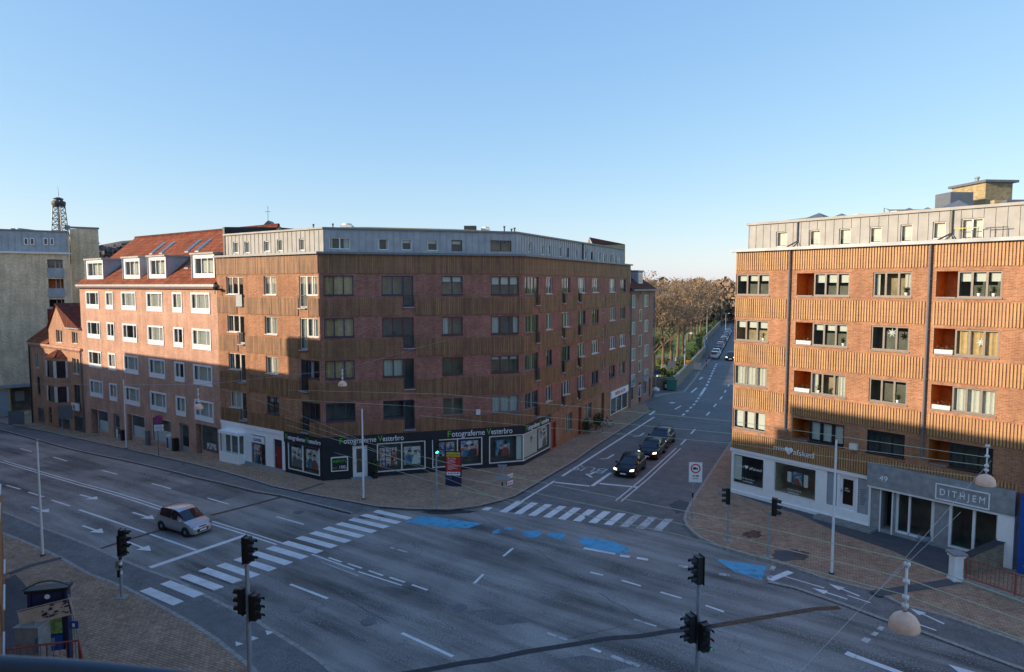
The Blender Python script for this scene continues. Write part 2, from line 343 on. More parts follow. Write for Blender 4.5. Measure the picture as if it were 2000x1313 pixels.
# wall frame: x along the wall seen left to right, y into the wall, z up
class Wall:
    def __init__(s, a, b=None, t=None, z=0):
        a = Vector((a[0], a[1], 0))
        if b is not None: b = Vector((b[0], b[1], 0)); d = b - a; s.L = d.length; t = d.normalized()
        s.a = a; s.t = Vector((t[0], t[1], 0)).normalized(); s.n = Vector((-s.t.y, s.t.x, 0)); s.z = z
        s.M = Matrix(((s.t.x, s.n.x, 0, a.x), (s.t.y, s.n.y, 0, a.y), (0, 0, 1, z), (0, 0, 0, 1))); s.holes = []
    def sz(s, u, v, off=0):
        d = ray(u, v); o = Vector((0, 0, H)); p0 = s.a + s.n * off
        k = (p0 - o).dot(s.n) / d.dot(s.n); p = o + d * k; return (p - p0).dot(s.t), p.z - s.z
    def P(s, x, y=0, z=0): return s.a + s.t * x + s.n * y + Vector((0, 0, z + s.z))
    def T(s, x=0, y=0, z=0): return s.M @ Matrix.Translation((x, y, z))
def textM(F, x, z, y=-.03): return F.M @ Matrix.Translation((x, y, z)) @ Matrix.Rotation(pi / 2, 4, 'X')
def holewall(mb, x0, x1, z0, z1, holes, mat, matf=None, y=0, xt=(), zt=()):
    """front face with openings; holes: (x0,x1,z0,z1,depth)"""
    e = 1e-4
    xs = sorted({round(q, 4) for h in holes for q in h[:2] if x0 < q < x1} | {x0, x1} | set(xt)); zs = sorted({round(q, 4) for h in holes for q in h[2:4] if z0 < q < z1} | {z0, z1} | set(zt))
    for i in range(len(xs) - 1):
        for j in range(len(zs) - 1):
            mx, mz = (xs[i] + xs[i + 1]) / 2, (zs[j] + zs[j + 1]) / 2
            if any(h[0] - e < mx < h[1] + e and h[2] - e < mz < h[3] + e for h in holes): continue
            mb.poly([(xs[i], y, zs[j]), (xs[i + 1], y, zs[j]), (xs[i + 1], y, zs[j + 1]), (xs[i], y, zs[j + 1])], matf(mx, mz) if matf else mat)
    for h in holes:
        a, b, c, d, r = h[:5]; m = matf((a + b) / 2, (c + d) / 2 + .0) if matf else mat
        m = mat if matf is None else matf((a + b) / 2, (c + d) / 2)
        def inside(px, pz): return any(q is not h and q[0] - e < px < q[1] + e and q[2] - e < pz < q[3] + e for q in holes)
        if not inside(a - .02, (c + d) / 2): mb.poly([(a, y, c), (a, y, d), (a, y + r, d), (a, y + r, c)], m)
        if not inside(b + .02, (c + d) / 2): mb.poly([(b, y, d), (b, y, c), (b, y + r, c), (b, y + r, d)], m)
        if not inside((a + b) / 2, d + .02): mb.poly([(a, y, d), (b, y, d), (b, y + r, d), (a, y + r, d)], m)
        if not inside((a + b) / 2, c - .02): mb.poly([(b, y, c), (a, y, c), (a, y + r, c), (b, y + r, c)], m)
def room(mb, x0, x1, z0, z1, y, d=1.1, mat='interior'):
    d = min(d, .75) if d <= 1.1 else d
    mb.poly([(x0, y + d, z0), (x1, y + d, z0), (x1, y + d, z1), (x0, y + d, z1)], mat)
    mb.poly([(x0, y, z0), (x0, y, z1), (x0, y + d, z1), (x0, y + d, z0)], mat); mb.poly([(x1, y, z1), (x1, y, z0), (x1, y + d, z0), (x1, y + d, z1)], mat)
    mb.poly([(x0, y, z1), (x1, y, z1), (x1, y + d, z1), (x0, y + d, z1)], mat); mb.poly([(x1, y, z0), (x0, y, z0), (x0, y + d, z0), (x1, y + d, z0)], mat)
def wavy(mb, x0, x1, z0, z1, y, mat, amp=.035, w=.16):
    n = max(2, int((x1 - x0) / w * 4)); pts = [(x0 + (x1 - x0) * i / n, y + amp * sin(i * pi / 2 + .3)) for i in range(n + 1)]
    for i in range(n): mb.poly([(pts[i][0], pts[i][1], z0), (pts[i + 1][0], pts[i + 1][1], z0), (pts[i + 1][0], pts[i + 1][1], z1), (pts[i][0], pts[i][1], z1)], mat)
def window(par, F, x0, x1, z0, z1, div=2, frame='white_frame', r=.12, cur=None, fw=.06, door=None, sill=True, glass='window_glass', name='window', hole=True, inter=None, surround=0, apron=0, lab=None):
    """window set into an opening; door=(xa,xb,zb): french door leaf reaching lower"""
    if hole:
        F.holes.append((x0, x1, z0, z1, r + .06))
        if door: F.holes.append((door[0], door[1], door[2], z0, r + .06))
    mb = MB(); y0, y1 = r - .05, r + .015
    if surround:
        w = surround
        for q in ((x0 - w, x1 + w, z1, z1 + w), (x0 - w, x1 + w, z0 - w, z0), (x0 - w, x0, z0, z1), (x1, x1 + w, z0, z1)): mb.box(q[0], q[1], -.05, .03, q[2], q[3], frame)
    zz = z0 + apron
    if apron: mb.box(x0 + .001, x1 - .001, y0, y1, z0 + .001, zz, frame)
    mb.box(x0, x1, y0, y1, z1 - fw, z1, frame); mb.box(x0, x1, y0, y1, zz, zz + fw, frame)
    n = div if isinstance(div, int) else len(div) - 1
    xs = [x0 + (x1 - x0) * i / n for i in range(n + 1)] if isinstance(div, int) else [x0 + (x1 - x0) * q for q in div]
    for i, x in enumerate(xs):
        a, b = (x, x + fw) if i == 0 else ((x - fw, x) if i == n else (x - fw * .65, x + fw * .65))
        mb.box(a, b, y0, y1, zz + fw, z1 - fw, frame)
    if sill: mb.box(x0 - .04, x1 + .04, -.06, y1 - .02, z0 - .055, z0 - .001 if not door else z0 - .001, frame if frame != 'brown_frame' else 'dark_metal') if not door else None
    if door:
        a, b, zb = door; mb.box(a, b, y0, y1, zb, zb + .10, frame); mb.box(a, a + fw, y0, y1, zb + .1, z0, frame); mb.box(b - fw, b, y0, y1, zb + .1, z0, frame)
    room(mb, x0, x1, z0 if not door else z0, z1, y1, 1.0, inter or rnd.choice(['interior', 'interior', 'warm_interior']))
    o = mb.build(name, par, F.M)
    if lab: o['label'] = lab
    g = MB(); g.poly([(x0, r - .01, zz), (x1, r - .01, zz), (x1, r - .01, z1), (x0, r - .01, z1)], glass)
    if door: g.poly([(door[0], r - .01, door[2]), (door[1], r - .01, door[2]), (door[1], r - .01, z0), (door[0], r - .01, z0)], glass); mb2 = MB(); room(mb2, door[0], door[1], door[2], z0 - .001, y1, .9, 'interior'); mb2.build('door_recess', o, F.M)
    g.build('pane', o, F.M)
    if cur is None: cur = rnd.choice(['', 's', 's', 'b', 'f', 'l', 's'])
    c = MB(); yc = r + .14; w = x1 - x0
    if 's' in cur: wavy(c, x0, x0 + w * rnd.uniform(.12, .3), z0, z1, yc, 'curtain'); wavy(c, x1 - w * rnd.uniform(.12, .3), x1, z0, z1, yc, 'curtain')
    if 'l' in cur: wavy(c, x0, x0 + w * .3, z0, z1, yc, 'curtain')
    if 'f' in cur: wavy(c, x0 + .02, x1 - .02, z0, z1, yc, 'curtain', .03, .22)
    if 't' in cur: wavy(c, x0 + .02, x1 - .02, z0, z1, yc, 'curtain_tan', .03, .25)
    if 'b' in cur:
        h = (z1 - z0) * rnd.uniform(.2, .45) if 'B' not in cur else (z1 - z0) * .9
        for i in range(n): c.box(xs[i] + .08, xs[i + 1] - .08, yc, yc + .01, z1 - h, z1, 'blind')
    if c.v: c.build('curtain' if 'b' not in cur else 'blind', o, F.M)
    return o
def juliet(par, F, x0, x1, z0, z1, mat='dark_metal', out=.14, solid=False):
    mb = MB(); mb.box(x0 - .06, x1 + .06, -out - .02, 0, z0 - .07, z0, 'grey_panel')
    mb.box(x0 - .04, x1 + .04, -out, -out + .03, z1 - .03, z1, mat); mb.box(x0 - .04, x0 - .01, -out + .03, 0, z1 - .03, z1, mat); mb.box(x1 + .01, x1 + .04, -out + .03, 0, z1 - .03, z1, mat)
    if solid: mb.box(x0 - .04, x1 + .04, -out + .005, -out + .025, z0, z1 - .03, 'grey_panel')
    else:
        k = int((x1 - x0) / .1)
        for i in range(k + 1): x = x0 - .02 + (x1 - x0 + .03) * i / k; mb.box(x, x + .016, -out + .005, -out + .02, z0, z1 - .03, mat)
    mb.build('french_balcony', par, F.M)
def band(par, F, x0, x1, z0, z1, mat, pitch=.16, w=.10, out=.07, skips=(), back='dark_brick', name='tile_band'):
    """upright tiles laid against a thin backing; one panel per stretch between doors and pipes"""
    xs = [x0] + [q for ab in sorted(skips) for q in ab] + [x1]; rr = random.Random(int(x1 * 13 + z0 * 7))
    for a, b in zip(xs[0::2], xs[1::2]):
        n = int(round((b - a) / pitch))
        if n < 1: continue
        mb = MB(); mb.box(a, b, -.012, -.001, z0 + .02, z1 - .02, back, 'k'); p = (b - a) / n
        for i in range(n):
            x = a + (i + .5) * p - w / 2; o = out + rr.uniform(-.008, .008)
            mb.box(x, x + w, -o, -.011, z0 + rr.uniform(-.012, .012), z1, mat, 'k')
        mb.build(name, par, F.M)
def offline(pts, d):
    """inset an open chain of wall corners by d along the inward normal"""
    L = []
    for a, b in zip(pts[:-1], pts[1:]):
        t = (b - a).normalized(); n = Vector((-t.y, t.x, 0)); L.append((a + n * d, t))
    out = [L[0][0]]
    for (p, t), (q, s) in zip(L[:-1], L[1:]):
        den = t.x * s.y - t.y * s.x; k = ((q.x - p.x) * s.y - (q.y - p.y) * s.x) / den; out.append(p + t * k)
    t = L[-1][1]; n = Vector((-t.y, t.x, 0)); out.append(pts[-1] + n * d); return out
# ---------------------------------------------------------------- ground sheets
UB = [-500] + [40 + i for i in range(11)] + [400]
def clipu(poly, lo, hi):
    for sgn, lim in ((1, lo), (-1, hi)):
        out = []; n = len(poly)
        for i in range(n):
            a, b = poly[i], poly[(i + 1) % n]; ua = sgn * (-.8 * a[0] + .6 * a[1] - lim); ub = sgn * (-.8 * b[0] + .6 * b[1] - lim)
            if ua >= 0: out.append(a)
            if (ua > 0 > ub) or (ua < 0 < ub): k = ua / (ua - ub); out.append((a[0] + (b[0] - a[0]) * k, a[1] + (b[1] - a[1]) * k))
        poly = out
        if len(poly) < 3: return []
    return poly
def rz_(x, y):
    u = -.8 * x + .6 * y
    return 0. if u < 40 else (-.0024 * (u - 40) ** 2 if u < 50 else -.24 - .048 * (u - 50))
def sheet(mb, poly, off, mat, ramp=True, skirt=0, smat=None):
    poly = [(p[0], p[1]) for p in poly]
    area = sum(a[0] * b[1] - b[0] * a[1] for a, b in zip(poly, poly[1:] + poly[:1]))
    if area < 0: poly.reverse()
    zf = rz_ if ramp else (lambda x, y: 0.)
    pieces = [clipu(poly, UB[i], UB[i + 1]) for i in range(len(UB) - 1)] if ramp else [poly]
    for q in pieces:
        if q: mb.poly([(x, y, zf(x, y) + off) for x, y in q], mat)
    if skirt:
        for a, b in zip(poly, poly[1:] + poly[:1]):
            n = max(1, int(hypot(b[0] - a[0], b[1] - a[1]) / 1.0)) if ramp else 1
            for i in range(n):
                p = (a[0] + (b[0] - a[0]) * i / n, a[1] + (b[1] - a[1]) * i / n); q = (a[0] + (b[0] - a[0]) * (i + 1) / n, a[1] + (b[1] - a[1]) * (i + 1) / n)
                zp, zq = zf(*p) + off, zf(*q) + off
                mb.poly([(p[0], p[1], zp - skirt), (q[0], q[1], zq - skirt), (q[0], q[1], zq), (p[0], p[1], zp)], smat or mat)
def ribbon(path, w, side=0):
    """outline polygon of a strip along path; side 0 centred, 1 left"""
    P_ = [Vector((p[0], p[1])) for p in path]; Lf, Rt = [], []
    for i, p in enumerate(P_):
        d = (P_[min(i + 1, len(P_) - 1)] - P_[max(i - 1, 0)]).normalized(); n = Vector((-d.y, d.x))
        a, b = (w / 2, -w / 2) if side == 0 else (w, 0) if side == 1 else (0, -w)
        Lf.append(p + n * a); Rt.append(p + n * b)
    return Lf + Rt[::-1]
def segs(mb, path, w, off, mat, side=0, ramp=True, skirt=0):
    for i in range(len(path) - 1):
        sheet(mb, ribbon([path[i], path[i + 1]], w, side), off, mat, ramp, skirt)
def strip(mb, path, w, off, mat, side=0, ramp=True, skirt=0):
    r = ribbon(path, w, side); n = len(path)
    for i in range(n - 1): sheet(mb, [r[i], r[i + 1], r[2 * n - 2 - i], r[2 * n - 1 - i]], off, mat, ramp, skirt)
# ================================================================ GROUND
def GP(l, z=None): return [G(u, v, z)[:2] for u, v in l]
PV, CYC = .13, .06      # pavement and cycle path heights above the road
mb = MB(); sheet(mb, [(-120, -40), (90, -40), (90, 0), (90 - 30, (47 - 36) / .8), (-200, 208.75), (-260, 130)], 0, 'asphalt'); tag(mb.build('road'), kind='structure')
# north of the crossing: flat ground
bx = lambda x: (47 - .6 * x) / .8
mb = MB(); mb.poly([(-3000, bx(-3000) + 0, -.03), (60, bx(60), -.03), (3000, 500, -.03), (3000, 4000, -.03), (-3000, 4000, -.03)], 'lawn'); tag(mb.build('ground'), kind='structure')
side_r = GP([(1403, 900)], 0)[0]; vd = Vector((640 / FPX, 1)).normalized()   # direction of the side street
def along(p, d, k): return (p[0] + d[0] * k, p[1] + d[1] * k)
far_l = GP([(1389, 702), (1405, 675), (1418, 654), (1426, 640)], 0)
far_d = (Vector(far_l[-1]) - Vector(far_l[0])).normalized()
# side street surface: from the crossing out to the far distance
rk = [(17.5, 31.5), side_r, along(side_r, vd, 40), along(side_r, vd, 75)]
rk.append((far_l[0][0] + 13, far_l[0][1] - 4)); rk.append((far_l[-1][0] + 14, far_l[-1][1] - 4)); rk.append(along(rk[-1], far_d, 260))
lk = [(-4, 41)] + GP([(1003, 971), (1122, 901), (1278, 799)], 0) + [(-40, 118), (-36, 124)] + GP([(1274, 774), (1338, 767), (1357, 743), (1377, 714)], 0) + far_l + [along(far_l[-1], far_d, 260)]
mb = MB(); mb.poly([(x, y, .004) for x, y in rk + lk[::-1]], 'side_asphalt'); tag(mb.build('side_road'), kind='structure')
# far pavement (round the corner block)
fp_in = GP([(0, 826), (100, 846), (190, 866), (290, 888), (400, 913), (535, 952), (620, 970), (691, 982.6), (734, 991), (799, 996), (876, 997.5), (930, 991), (976, 979.5), (1003, 971), (1064, 935), (1122, 901), (1166, 869.6), (1220, 835.5), (1268, 804)])
fp = fp_in + [(15.5, 80), (6, 83), (-26, 62), (-42, 74), (-62, 90), (-75, 96)]
mb = MB(); sheet(mb, [p for p in fp_in if .6 * p[0] + .8 * p[1] <= 80] + [(15, 76), (-1, 53), (-14, 53), (-26, 60), (-42, 72), (-72, 94)], PV, 'paving_brick', True, PV + .05, 'kerb_stone')
tag(mb.build('pavement'), kind='structure')
# ramp is nil on this side of u=40, so the strip beside the side street stays flat
mb = MB(); strip(mb, fp_in, .16, PV + .006, 'kerb_stone', -1, True, .02); tag(mb.build('kerb'), kind='structure')
fc_out = GP([(0, 840), (141, 879), (264, 905), (377, 933), (500, 962), (549, 970), (686, 1004), (722, 1003), (742, 995)])
cyc = fc_out + fp_in[:9][::-1]
mb = MB(); sheet(mb, cyc, CYC, 'cycle_asphalt', True, CYC + .03, 'kerb_stone'); tag(mb.build('cycle_path'), kind='structure')
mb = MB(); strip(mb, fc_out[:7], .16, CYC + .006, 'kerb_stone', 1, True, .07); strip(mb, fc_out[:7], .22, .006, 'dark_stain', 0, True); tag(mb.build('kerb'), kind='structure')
# right pavement, in front of the right block
rp_in = GP([(1403, 900), (1378, 938), (1353, 975), (1338, 1003), (1334, 1018), (1340, 1032), (1352, 1044), (1368, 1056), (1400, 1070), (1450, 1086), (1535, 1109), (1610, 1136), (1706, 1160), (1760, 1187), (1850, 1211), (2000, 1265), (2200, 1340), (2600, 1480)])
bpt = G(1427, 965); bd = Vector((.6295, -.777, 0))
rp = [along(rp_in[0], vd, 60)] + rp_in + [along(bpt, bd, 38), along(bpt, bd, 26), along(bpt, bd, 4), along(along(bpt, bd, 2), vd, 10), along(along(bpt, bd, 2), vd, 60)]
mb = MB(); sheet(mb, rp, PV, 'paving_brick', False, PV + .05, 'kerb_stone'); tag(mb.build('pavement'), kind='structure')
mb = MB(); strip(mb, [rp[0]] + rp_in, .17, PV + .006, 'kerb_stone', 1, False, .02); tag(mb.build('kerb'), kind='structure')
# dark asphalt strip along the shop fronts
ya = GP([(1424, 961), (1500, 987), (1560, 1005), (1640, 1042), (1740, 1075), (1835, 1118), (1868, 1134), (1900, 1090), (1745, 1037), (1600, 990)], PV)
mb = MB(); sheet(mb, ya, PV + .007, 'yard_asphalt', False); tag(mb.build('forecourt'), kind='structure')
rc_out = GP([(1490, 1142), (1499, 1140), (1550, 1151), (1646, 1184), (1733, 1217), (1799, 1238), (1910, 1280), (2000, 1313), (2300, 1425), (2700, 1570)])
mb = MB(); sheet(mb, rc_out + GP([(2600, 1480), (2200, 1340), (2000, 1265), (1850, 1211), (1760, 1187), (1706, 1160), (1610, 1136), (1535, 1109), (1515, 1105)]), CYC, 'cycle_asphalt', False, CYC + .03, 'kerb_stone'); tag(mb.build('cycle_path'), kind='structure')
mb = MB(); strip(mb, rc_out[1:], .20, CYC + .006, 'kerb_stone', 1, False, .07); tag(mb.build('kerb'), kind='structure')
# near pavement, below the camera
np_in = GP([(-260, 985), (-60, 1020), (15, 1047), (87, 1077), (120, 1092), (180, 1126), (250, 1152), (312, 1185), (375, 1220), (425, 1252), (475, 1292), (497, 1310), (560, 1375), (640, 1480), (760, 1700)])
mb = MB(); sheet(mb, np_in + [(6, -6), (-14, -4), (-50, 44), (-44, 52)], PV, 'paving_brick', True, PV + .05, 'kerb_stone'); tag(mb.build('pavement'), kind='structure')
mb = MB(); strip(mb, np_in, .17, PV + .006, 'kerb_stone', -1, True, .02); tag(mb.build('kerb'), kind='structure')
nc_out = GP([(-260, 930), (-60, 984), (12, 1002), (85, 1031), (192, 1072), (240, 1094), (287, 1113), (350, 1135), (400, 1162), (470, 1197), (492, 1206), (563, 1250), (626, 1289), (649, 1309), (720, 1370), (900, 1500)])
mb = MB(); sheet(mb, nc_out + [np_in[-1]] + np_in[:-1][::-1], CYC, 'cycle_asphalt', True, CYC + .03, 'kerb_stone'); tag(mb.build('cycle_path'), kind='structure')
mb = MB(); strip(mb, nc_out, .18, CYC + .006, 'kerb_stone', -1, True, .07); tag(mb.build('kerb'), kind='structure')
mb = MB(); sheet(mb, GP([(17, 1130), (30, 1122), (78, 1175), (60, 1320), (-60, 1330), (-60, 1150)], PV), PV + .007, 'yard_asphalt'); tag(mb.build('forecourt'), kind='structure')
# park side pavement
pp = GP([(1262, 779), (1300, 771), (1338, 767), (1357, 743), (1377, 714)], 0) + far_l + [along(far_l[-1], far_d, 200)]
pw = GP([(1262, 762), (1318, 764), (1345, 733), (1378, 694)], 0) + [Vector(p) + Vector((-far_d.y, far_d.x)) * 3.2 for p in far_l[1:]] + [Vector(along(far_l[-1], far_d, 200)) + Vector((-far_d.y, far_d.x)) * 3.2]
mb = MB(); sheet(mb, pp + [tuple(p) for p in pw[::-1]], .12, 'side_asphalt', False, .16, 'kerb_stone'); tag(mb.build('pavement'), kind='structure')
mb = MB(); strip(mb, pp, .25, .126, 'kerb_stone', -1 if False else 1, False, .02); tag(mb.build('kerb'), kind='structure')

# ---------------------------------------------------------------- road markings
def mark(quads=(), lines=(), mat='white_paint', off=.010, name='road_marking', ramp=True):
    mb = MB()
    for q in quads: sheet(mb, GP(q), off, mat, ramp)
    for l in lines:
        p, w = l[:-1], l[-1]; strip(mb, GP(p), w, off, mat, 0, ramp)
    return tag(mb.build(name), kind='structure')
CL = GP([(5, 901), (158, 946), (312, 992), (415, 1021), (500, 1047), (546, 1062)])
mb = MB(); strip(mb, [(p[0] + .06, p[1] + .09) for p in CL], .11, .010, 'white_paint'); strip(mb, [(p[0] - .1, p[1] - .15) for p in CL], .11, .010, 'white_paint'); tag(mb.build('road_marking'), kind='structure')
mark(lines=[[(40, 876.5), (61.6, 882), .13], [(104, 893), (131, 901), .13], [(198.6, 919), (229.7, 927), .13], [(296.6, 945), (333.5, 955), .13], [(405, 973), (447.5, 985.5), .13],
    [(540, 1009.6), (593.5, 1024.7), .13], [(12.6, 948), (40, 956), .13], [(55, 961.5), (86, 971), .13], [(100.5, 977), (136.5, 988.8), .13], [(154, 996), (286, 1041.6), .14], [(293, 1043.6), (383, 1075), .14],
    [(567, 1141.7), (640, 1169.5), .15], [(785, 1237), (884.7, 1283), .15], [(293, 1109), (477.6, 1046.6), .33],
    [(983, 1087), (1002, 1071), .13], [(926, 1140), (944, 1122), .13], [(1140, 1071), (1202, 1082), .26], [(1211, 1085.5), (1230, 1088), .25], [(1244, 1090), (1265.5, 1093.7), .25],
    [(1153, 1118), (1178, 1124), .13], [(1214.5, 1134), (1251.6, 1145), .13], [(1290, 1157), (1331, 1169), .13], [(1378, 1183), (1414, 1195.6), .13],
    [(609, 1083), (692, 1113), .10], [(700, 1117), (785, 1144), .10], [(642, 1089.5), (667, 1098.5), .12], [(679, 1101), (707, 1110.5), .12], [(720, 1115), (748, 1124.7), .12], [(761, 1128), (791, 1138), .12], [(804.5, 1142.6), (835, 1153), .12],
    [(1154, 1266.5), (1173.6, 1274), .14], [(1652, 1275.5), (1671, 1283), .3], [(1672, 1283), (1800, 1330), .26]])
mark(lines=[[(762.5, 1070), (796.6, 1079), .13], [(1324.5, 1106), (1343.4, 1108), .25], [(1404.7, 1121.7), (1425, 1124), .25], [(1238, 1210), (1282, 1224), .13], [(1068, 1236.5), (1107.5, 1250.6), .13], [(1194, 1282), (1249, 1302), .2],
    [(627, 1098), (700, 1125), .08]], mat='worn_white_paint')
def arrow(p, q, w=.14, hw=.34, hl=.8, off=.010, mat='white_paint', name='lane_arrow', side=0):
    a, b = Vector(G(*p)[:2]), Vector(G(*q)[:2]); d = (b - a).normalized(); n = Vector((-d.y, d.x)); m = b - d * hl
    mb = MB(); sheet(mb, [tuple(a + n * w / 2), tuple(a - n * w / 2), tuple(m - n * w / 2), tuple(m + n * w / 2)], off, mat); sheet(mb, [tuple(m + n * hw), tuple(m - n * hw), tuple(b)], off, mat)
    if side: e = a + d * .8; sheet(mb, [tuple(e), tuple(e + d * .25), tuple(e + d * 1.1 + n * side * .7), tuple(e + d * .9 + n * side * .8)], off + .003, mat)
    tag(mb.build(name), kind='structure')
for p, q in [((156, 966.5), (191, 976)), ((61.6, 990), (95.5, 1001)), ((259, 1001), (301.7, 1014.5)), ((161, 1027), (202, 1041.5)), ((249, 1058.7), (295, 1076.5))]: arrow(p, q)
arrow((1679, 1167.5), (1619, 1143.5), .1, .22, .6, CYC + .010); arrow((1655, 1173.5), (1586, 1151.6), .1, .22, .6, CYC + .010)
arrow((1844, 1222), (1775, 1190), .1, .22, .6, CYC + .010); arrow((1920, 1330), (1852, 1298), .16, .4, .9)
mark(lines=[[(1503, 1136), (1544, 1119.5), .32], [(1532, 1128.5), (1610, 1151.6), .08], [(1655, 1166), (1700, 1180.5), .08], [(1796, 1223.6), (1829, 1235), .09]], off=CYC + .010)
mark(quads=[[(1680, 1251), (1689, 1245), (1702, 1249), (1694, 1257)], [(1700, 1240), (1708, 1234), (1717, 1237), (1710, 1243)], [(1712, 1229), (1718, 1223), (1728, 1226), (1722, 1233)]], mat='worn_white_paint')
mark(quads=[[(1497, 1131), (1503, 1124), (1511, 1126), (1505, 1133)], [(1502, 1116), (1507, 1108), (1516, 1110), (1511, 1118)]], mat='worn_white_paint', off=CYC + .010)
# pedestrian crossings
def zebra(n, l0, l1, r0, r1, w, skip=(), worn=()):
    a0, a1, b0, b1 = [Vector(G(*p)[:2]) for p in (l0, l1, r0, r1)]
    for mat in ('white_paint', 'worn_white_paint'):
        mb = MB()
        for i in range(n):
            if (i in worn) != (mat[0:2] == 'wo'): continue
            k = i / (n - 1); a = a0.lerp(a1, k); b = b0.lerp(b1, k); d = (a1 - a0).normalized() * w / 2
            [sheet(mb, [tuple(a - d), tuple(a + d), tuple(b + d), tuple(b - d)], o_, mat) for o_ in ([.010] if not (n == 16 and i < 4) else [.010, CYC + .012])]
        if mb.v: tag(mb.build('pedestrian_crossing'), kind='structure')
zebra(16, (283, 1154), (731, 998), (349, 1182), (801, 1013.5), .47)
zebra(11, (974 + 8, 1001), (1296 - 14, 1037), (1011.6 + 6, 979), (1315 - 8, 1014), .46, worn=(8, 9, 10))
mark(quads=[[(940, 996), (950, 991), (963, 992), (953, 998)]], off=.014)
mark(quads=[[(791, 1021), (822, 1007.6), (880, 1014), (943, 1023), (915, 1032), (880, 1032)]], mat='blue_paint', name='cycle_crossing')
mark(quads=[[(1021, 1047), (1025, 1037), (1052, 1037), (1060, 1042), (1045, 1052)], [(1063, 1045), (1080, 1040), (1106, 1043), (1098, 1056)], [(1131, 1060), (1134, 1049), (1165, 1053), (1200, 1059), (1222, 1068), (1233, 1078), (1203, 1081), (1150, 1071)],
    [(961, 1038), (975, 1034), (978, 1042), (963, 1043)], [(985, 1030), (1003, 1031), (998, 1036), (985, 1034)]], mat='blue_paint', name='cycle_crossing')
mark(quads=[[(1395, 1091), (1440, 1098), (1498, 1107), (1487, 1134), (1435, 1117)]], mat='blue_paint', name='cycle_crossing')
# give way teeth on the near cycle path
mark(quads=[[(460, 1256.5), (476, 1261), (461, 1266)], [(490, 1245.5), (506, 1250), (492, 1255)], [(518, 1234.5), (535, 1238), (522, 1244)]], off=CYC + .010)
# side street paint
mark(lines=[[(1098, 930.5), (1278, 814.7), .20], [(1020, 979), (1083, 940), .16], [(1084.4, 942.6), (1151.4, 950), .26], [(1171, 945), (1244, 952), .26], [(1156, 950), (1193, 924), .24]], ramp=False, off=.014)
mb = MB()
for o in (-.16, .16):
    L = [Vector(p) + Vector((o, -o * .4)) for p in GP([(1208, 979), (1260, 936), (1325, 876)], 0)]; strip(mb, L, .09, .014, 'white_paint', 0, False)
tag(mb.build('road_marking'), kind='structure')
dash = []
c = [Vector(p) for p in GP([(1310, 837), (1357, 789), (1369, 770)], 0)]
def dashes(path, on, gap, w, start=0):
    P_ = [Vector(p) for p in path]; mb = MB(); t = start; tot = sum((b - a).length for a, b in zip(P_, P_[1:]))
    def pt(s):
        for a, b in zip(P_, P_[1:]):
            l = (b - a).length
            if s <= l: return a.lerp(b, s / l)
            s -= l
        return P_[-1]
    while t + on < tot: strip(mb, [pt(t), pt(t + on)], w, .014, 'white_paint', 0, False); t += on + gap
    tag(mb.build('road_marking'), kind='structure')
dashes(GP([(1333, 812), (1357, 789), (1369, 771)], 0), 1.1, 1.1, .25)
mark(lines=[[(1369, 771), (1378, 757), .3]], ramp=False, off=.014)
dashes(GP([(1380, 754), (1392, 727), (1400, 710)], 0), 1.6, 1.6, .28)
dashes(GP([(1330, 869), (1352, 845), (1372, 822)], 0), 2.2, 2.4, .16)
dashes(GP([(1380, 812), (1410, 776), (1425, 750)], 0), 2.2, 3.2, .18)
mark(lines=[[(1269, 811), (1279, 803), .25], [(1310, 788), (1316, 786), .5], [(1350, 767), (1361, 758), .25], [(1366, 742), (1372, 737), .3]], ramp=False, off=.014)
mark(lines=[[(1173, 897), (1186, 896), (1199, 888), .16], [(1237, 853), (1249, 852), (1258, 846), .16], [(1318, 800), (1330, 793), .2]], ramp=False, off=.014, name='lane_arrow')
# BUS lettering, read by drivers coming towards us
bd_ = Vector(G(1230, 880)[:2]) - Vector(G(1140, 945)[:2]); ang = math.atan2(bd_.y, bd_.x)
c0 = G(1158, 913)
M_ = Matrix.Translation((c0.x, c0.y, .014)) @ Matrix.Rotation(ang + pi / 2, 4, 'Z') @ Matrix.Scale(1.35, 4, (1, 0, 0)) @ Matrix.Scale(1.8, 4, (0, 1, 0))
tag(text('BUS', 1.1, 'worn_white_paint', 'bus_lane_lettering', None, M_ , .001, 'CENTER'), kind='structure')
mark(lines=[[(1145, 926), (1156, 933), .2], [(1152, 927), (1162, 922), .2]], ramp=False, off=.014)
# trench scars, cracks and stains in the asphalt
mark(lines=[[(193, 1073), (250, 1054.5), (314, 1036), .25], [(412, 1007), (500, 984.5), (549, 971), .28]], mat='brown_stain', off=.007, name='asphalt_repair')
mark(lines=[[(780, 1318), (840, 1308), (900, 1296), (960, 1288), (1030, 1273), (1120, 1259), (1190, 1247), (1250, 1243), (1310, 1233), (1356, 1229), (1400, 1222), .30]], mat='dark_stain', off=.007, name='asphalt_repair')
mark(lines=[[(1400, 1222), (1470, 1210), (1592, 1190), (1640, 1187), .3]], mat='brown_stain', off=.007, name='asphalt_repair')
rr = random.Random(5)
mb = MB()
for u, v, du, dv, n in ((935, 1003, 150, 97, 7), (1171, 1159, 80, 48, 8), (1125, 1122, 22, 14, 3), (1280, 1262, 40, 22, 5), (640, 1147, 120, 70, 8), (1100, 1250, 130, -30, 8)):
    pts = [(u + du * i / n + rr.uniform(-2, 2), v + dv * i / n + rr.uniform(-1.5, 1.5)) for i in range(n + 1)]
    strip(mb, GP(pts), rr.uniform(.025, .045), .006, 'yard_asphalt', 0)
tag(mb.build('asphalt_crack'), kind='structure')
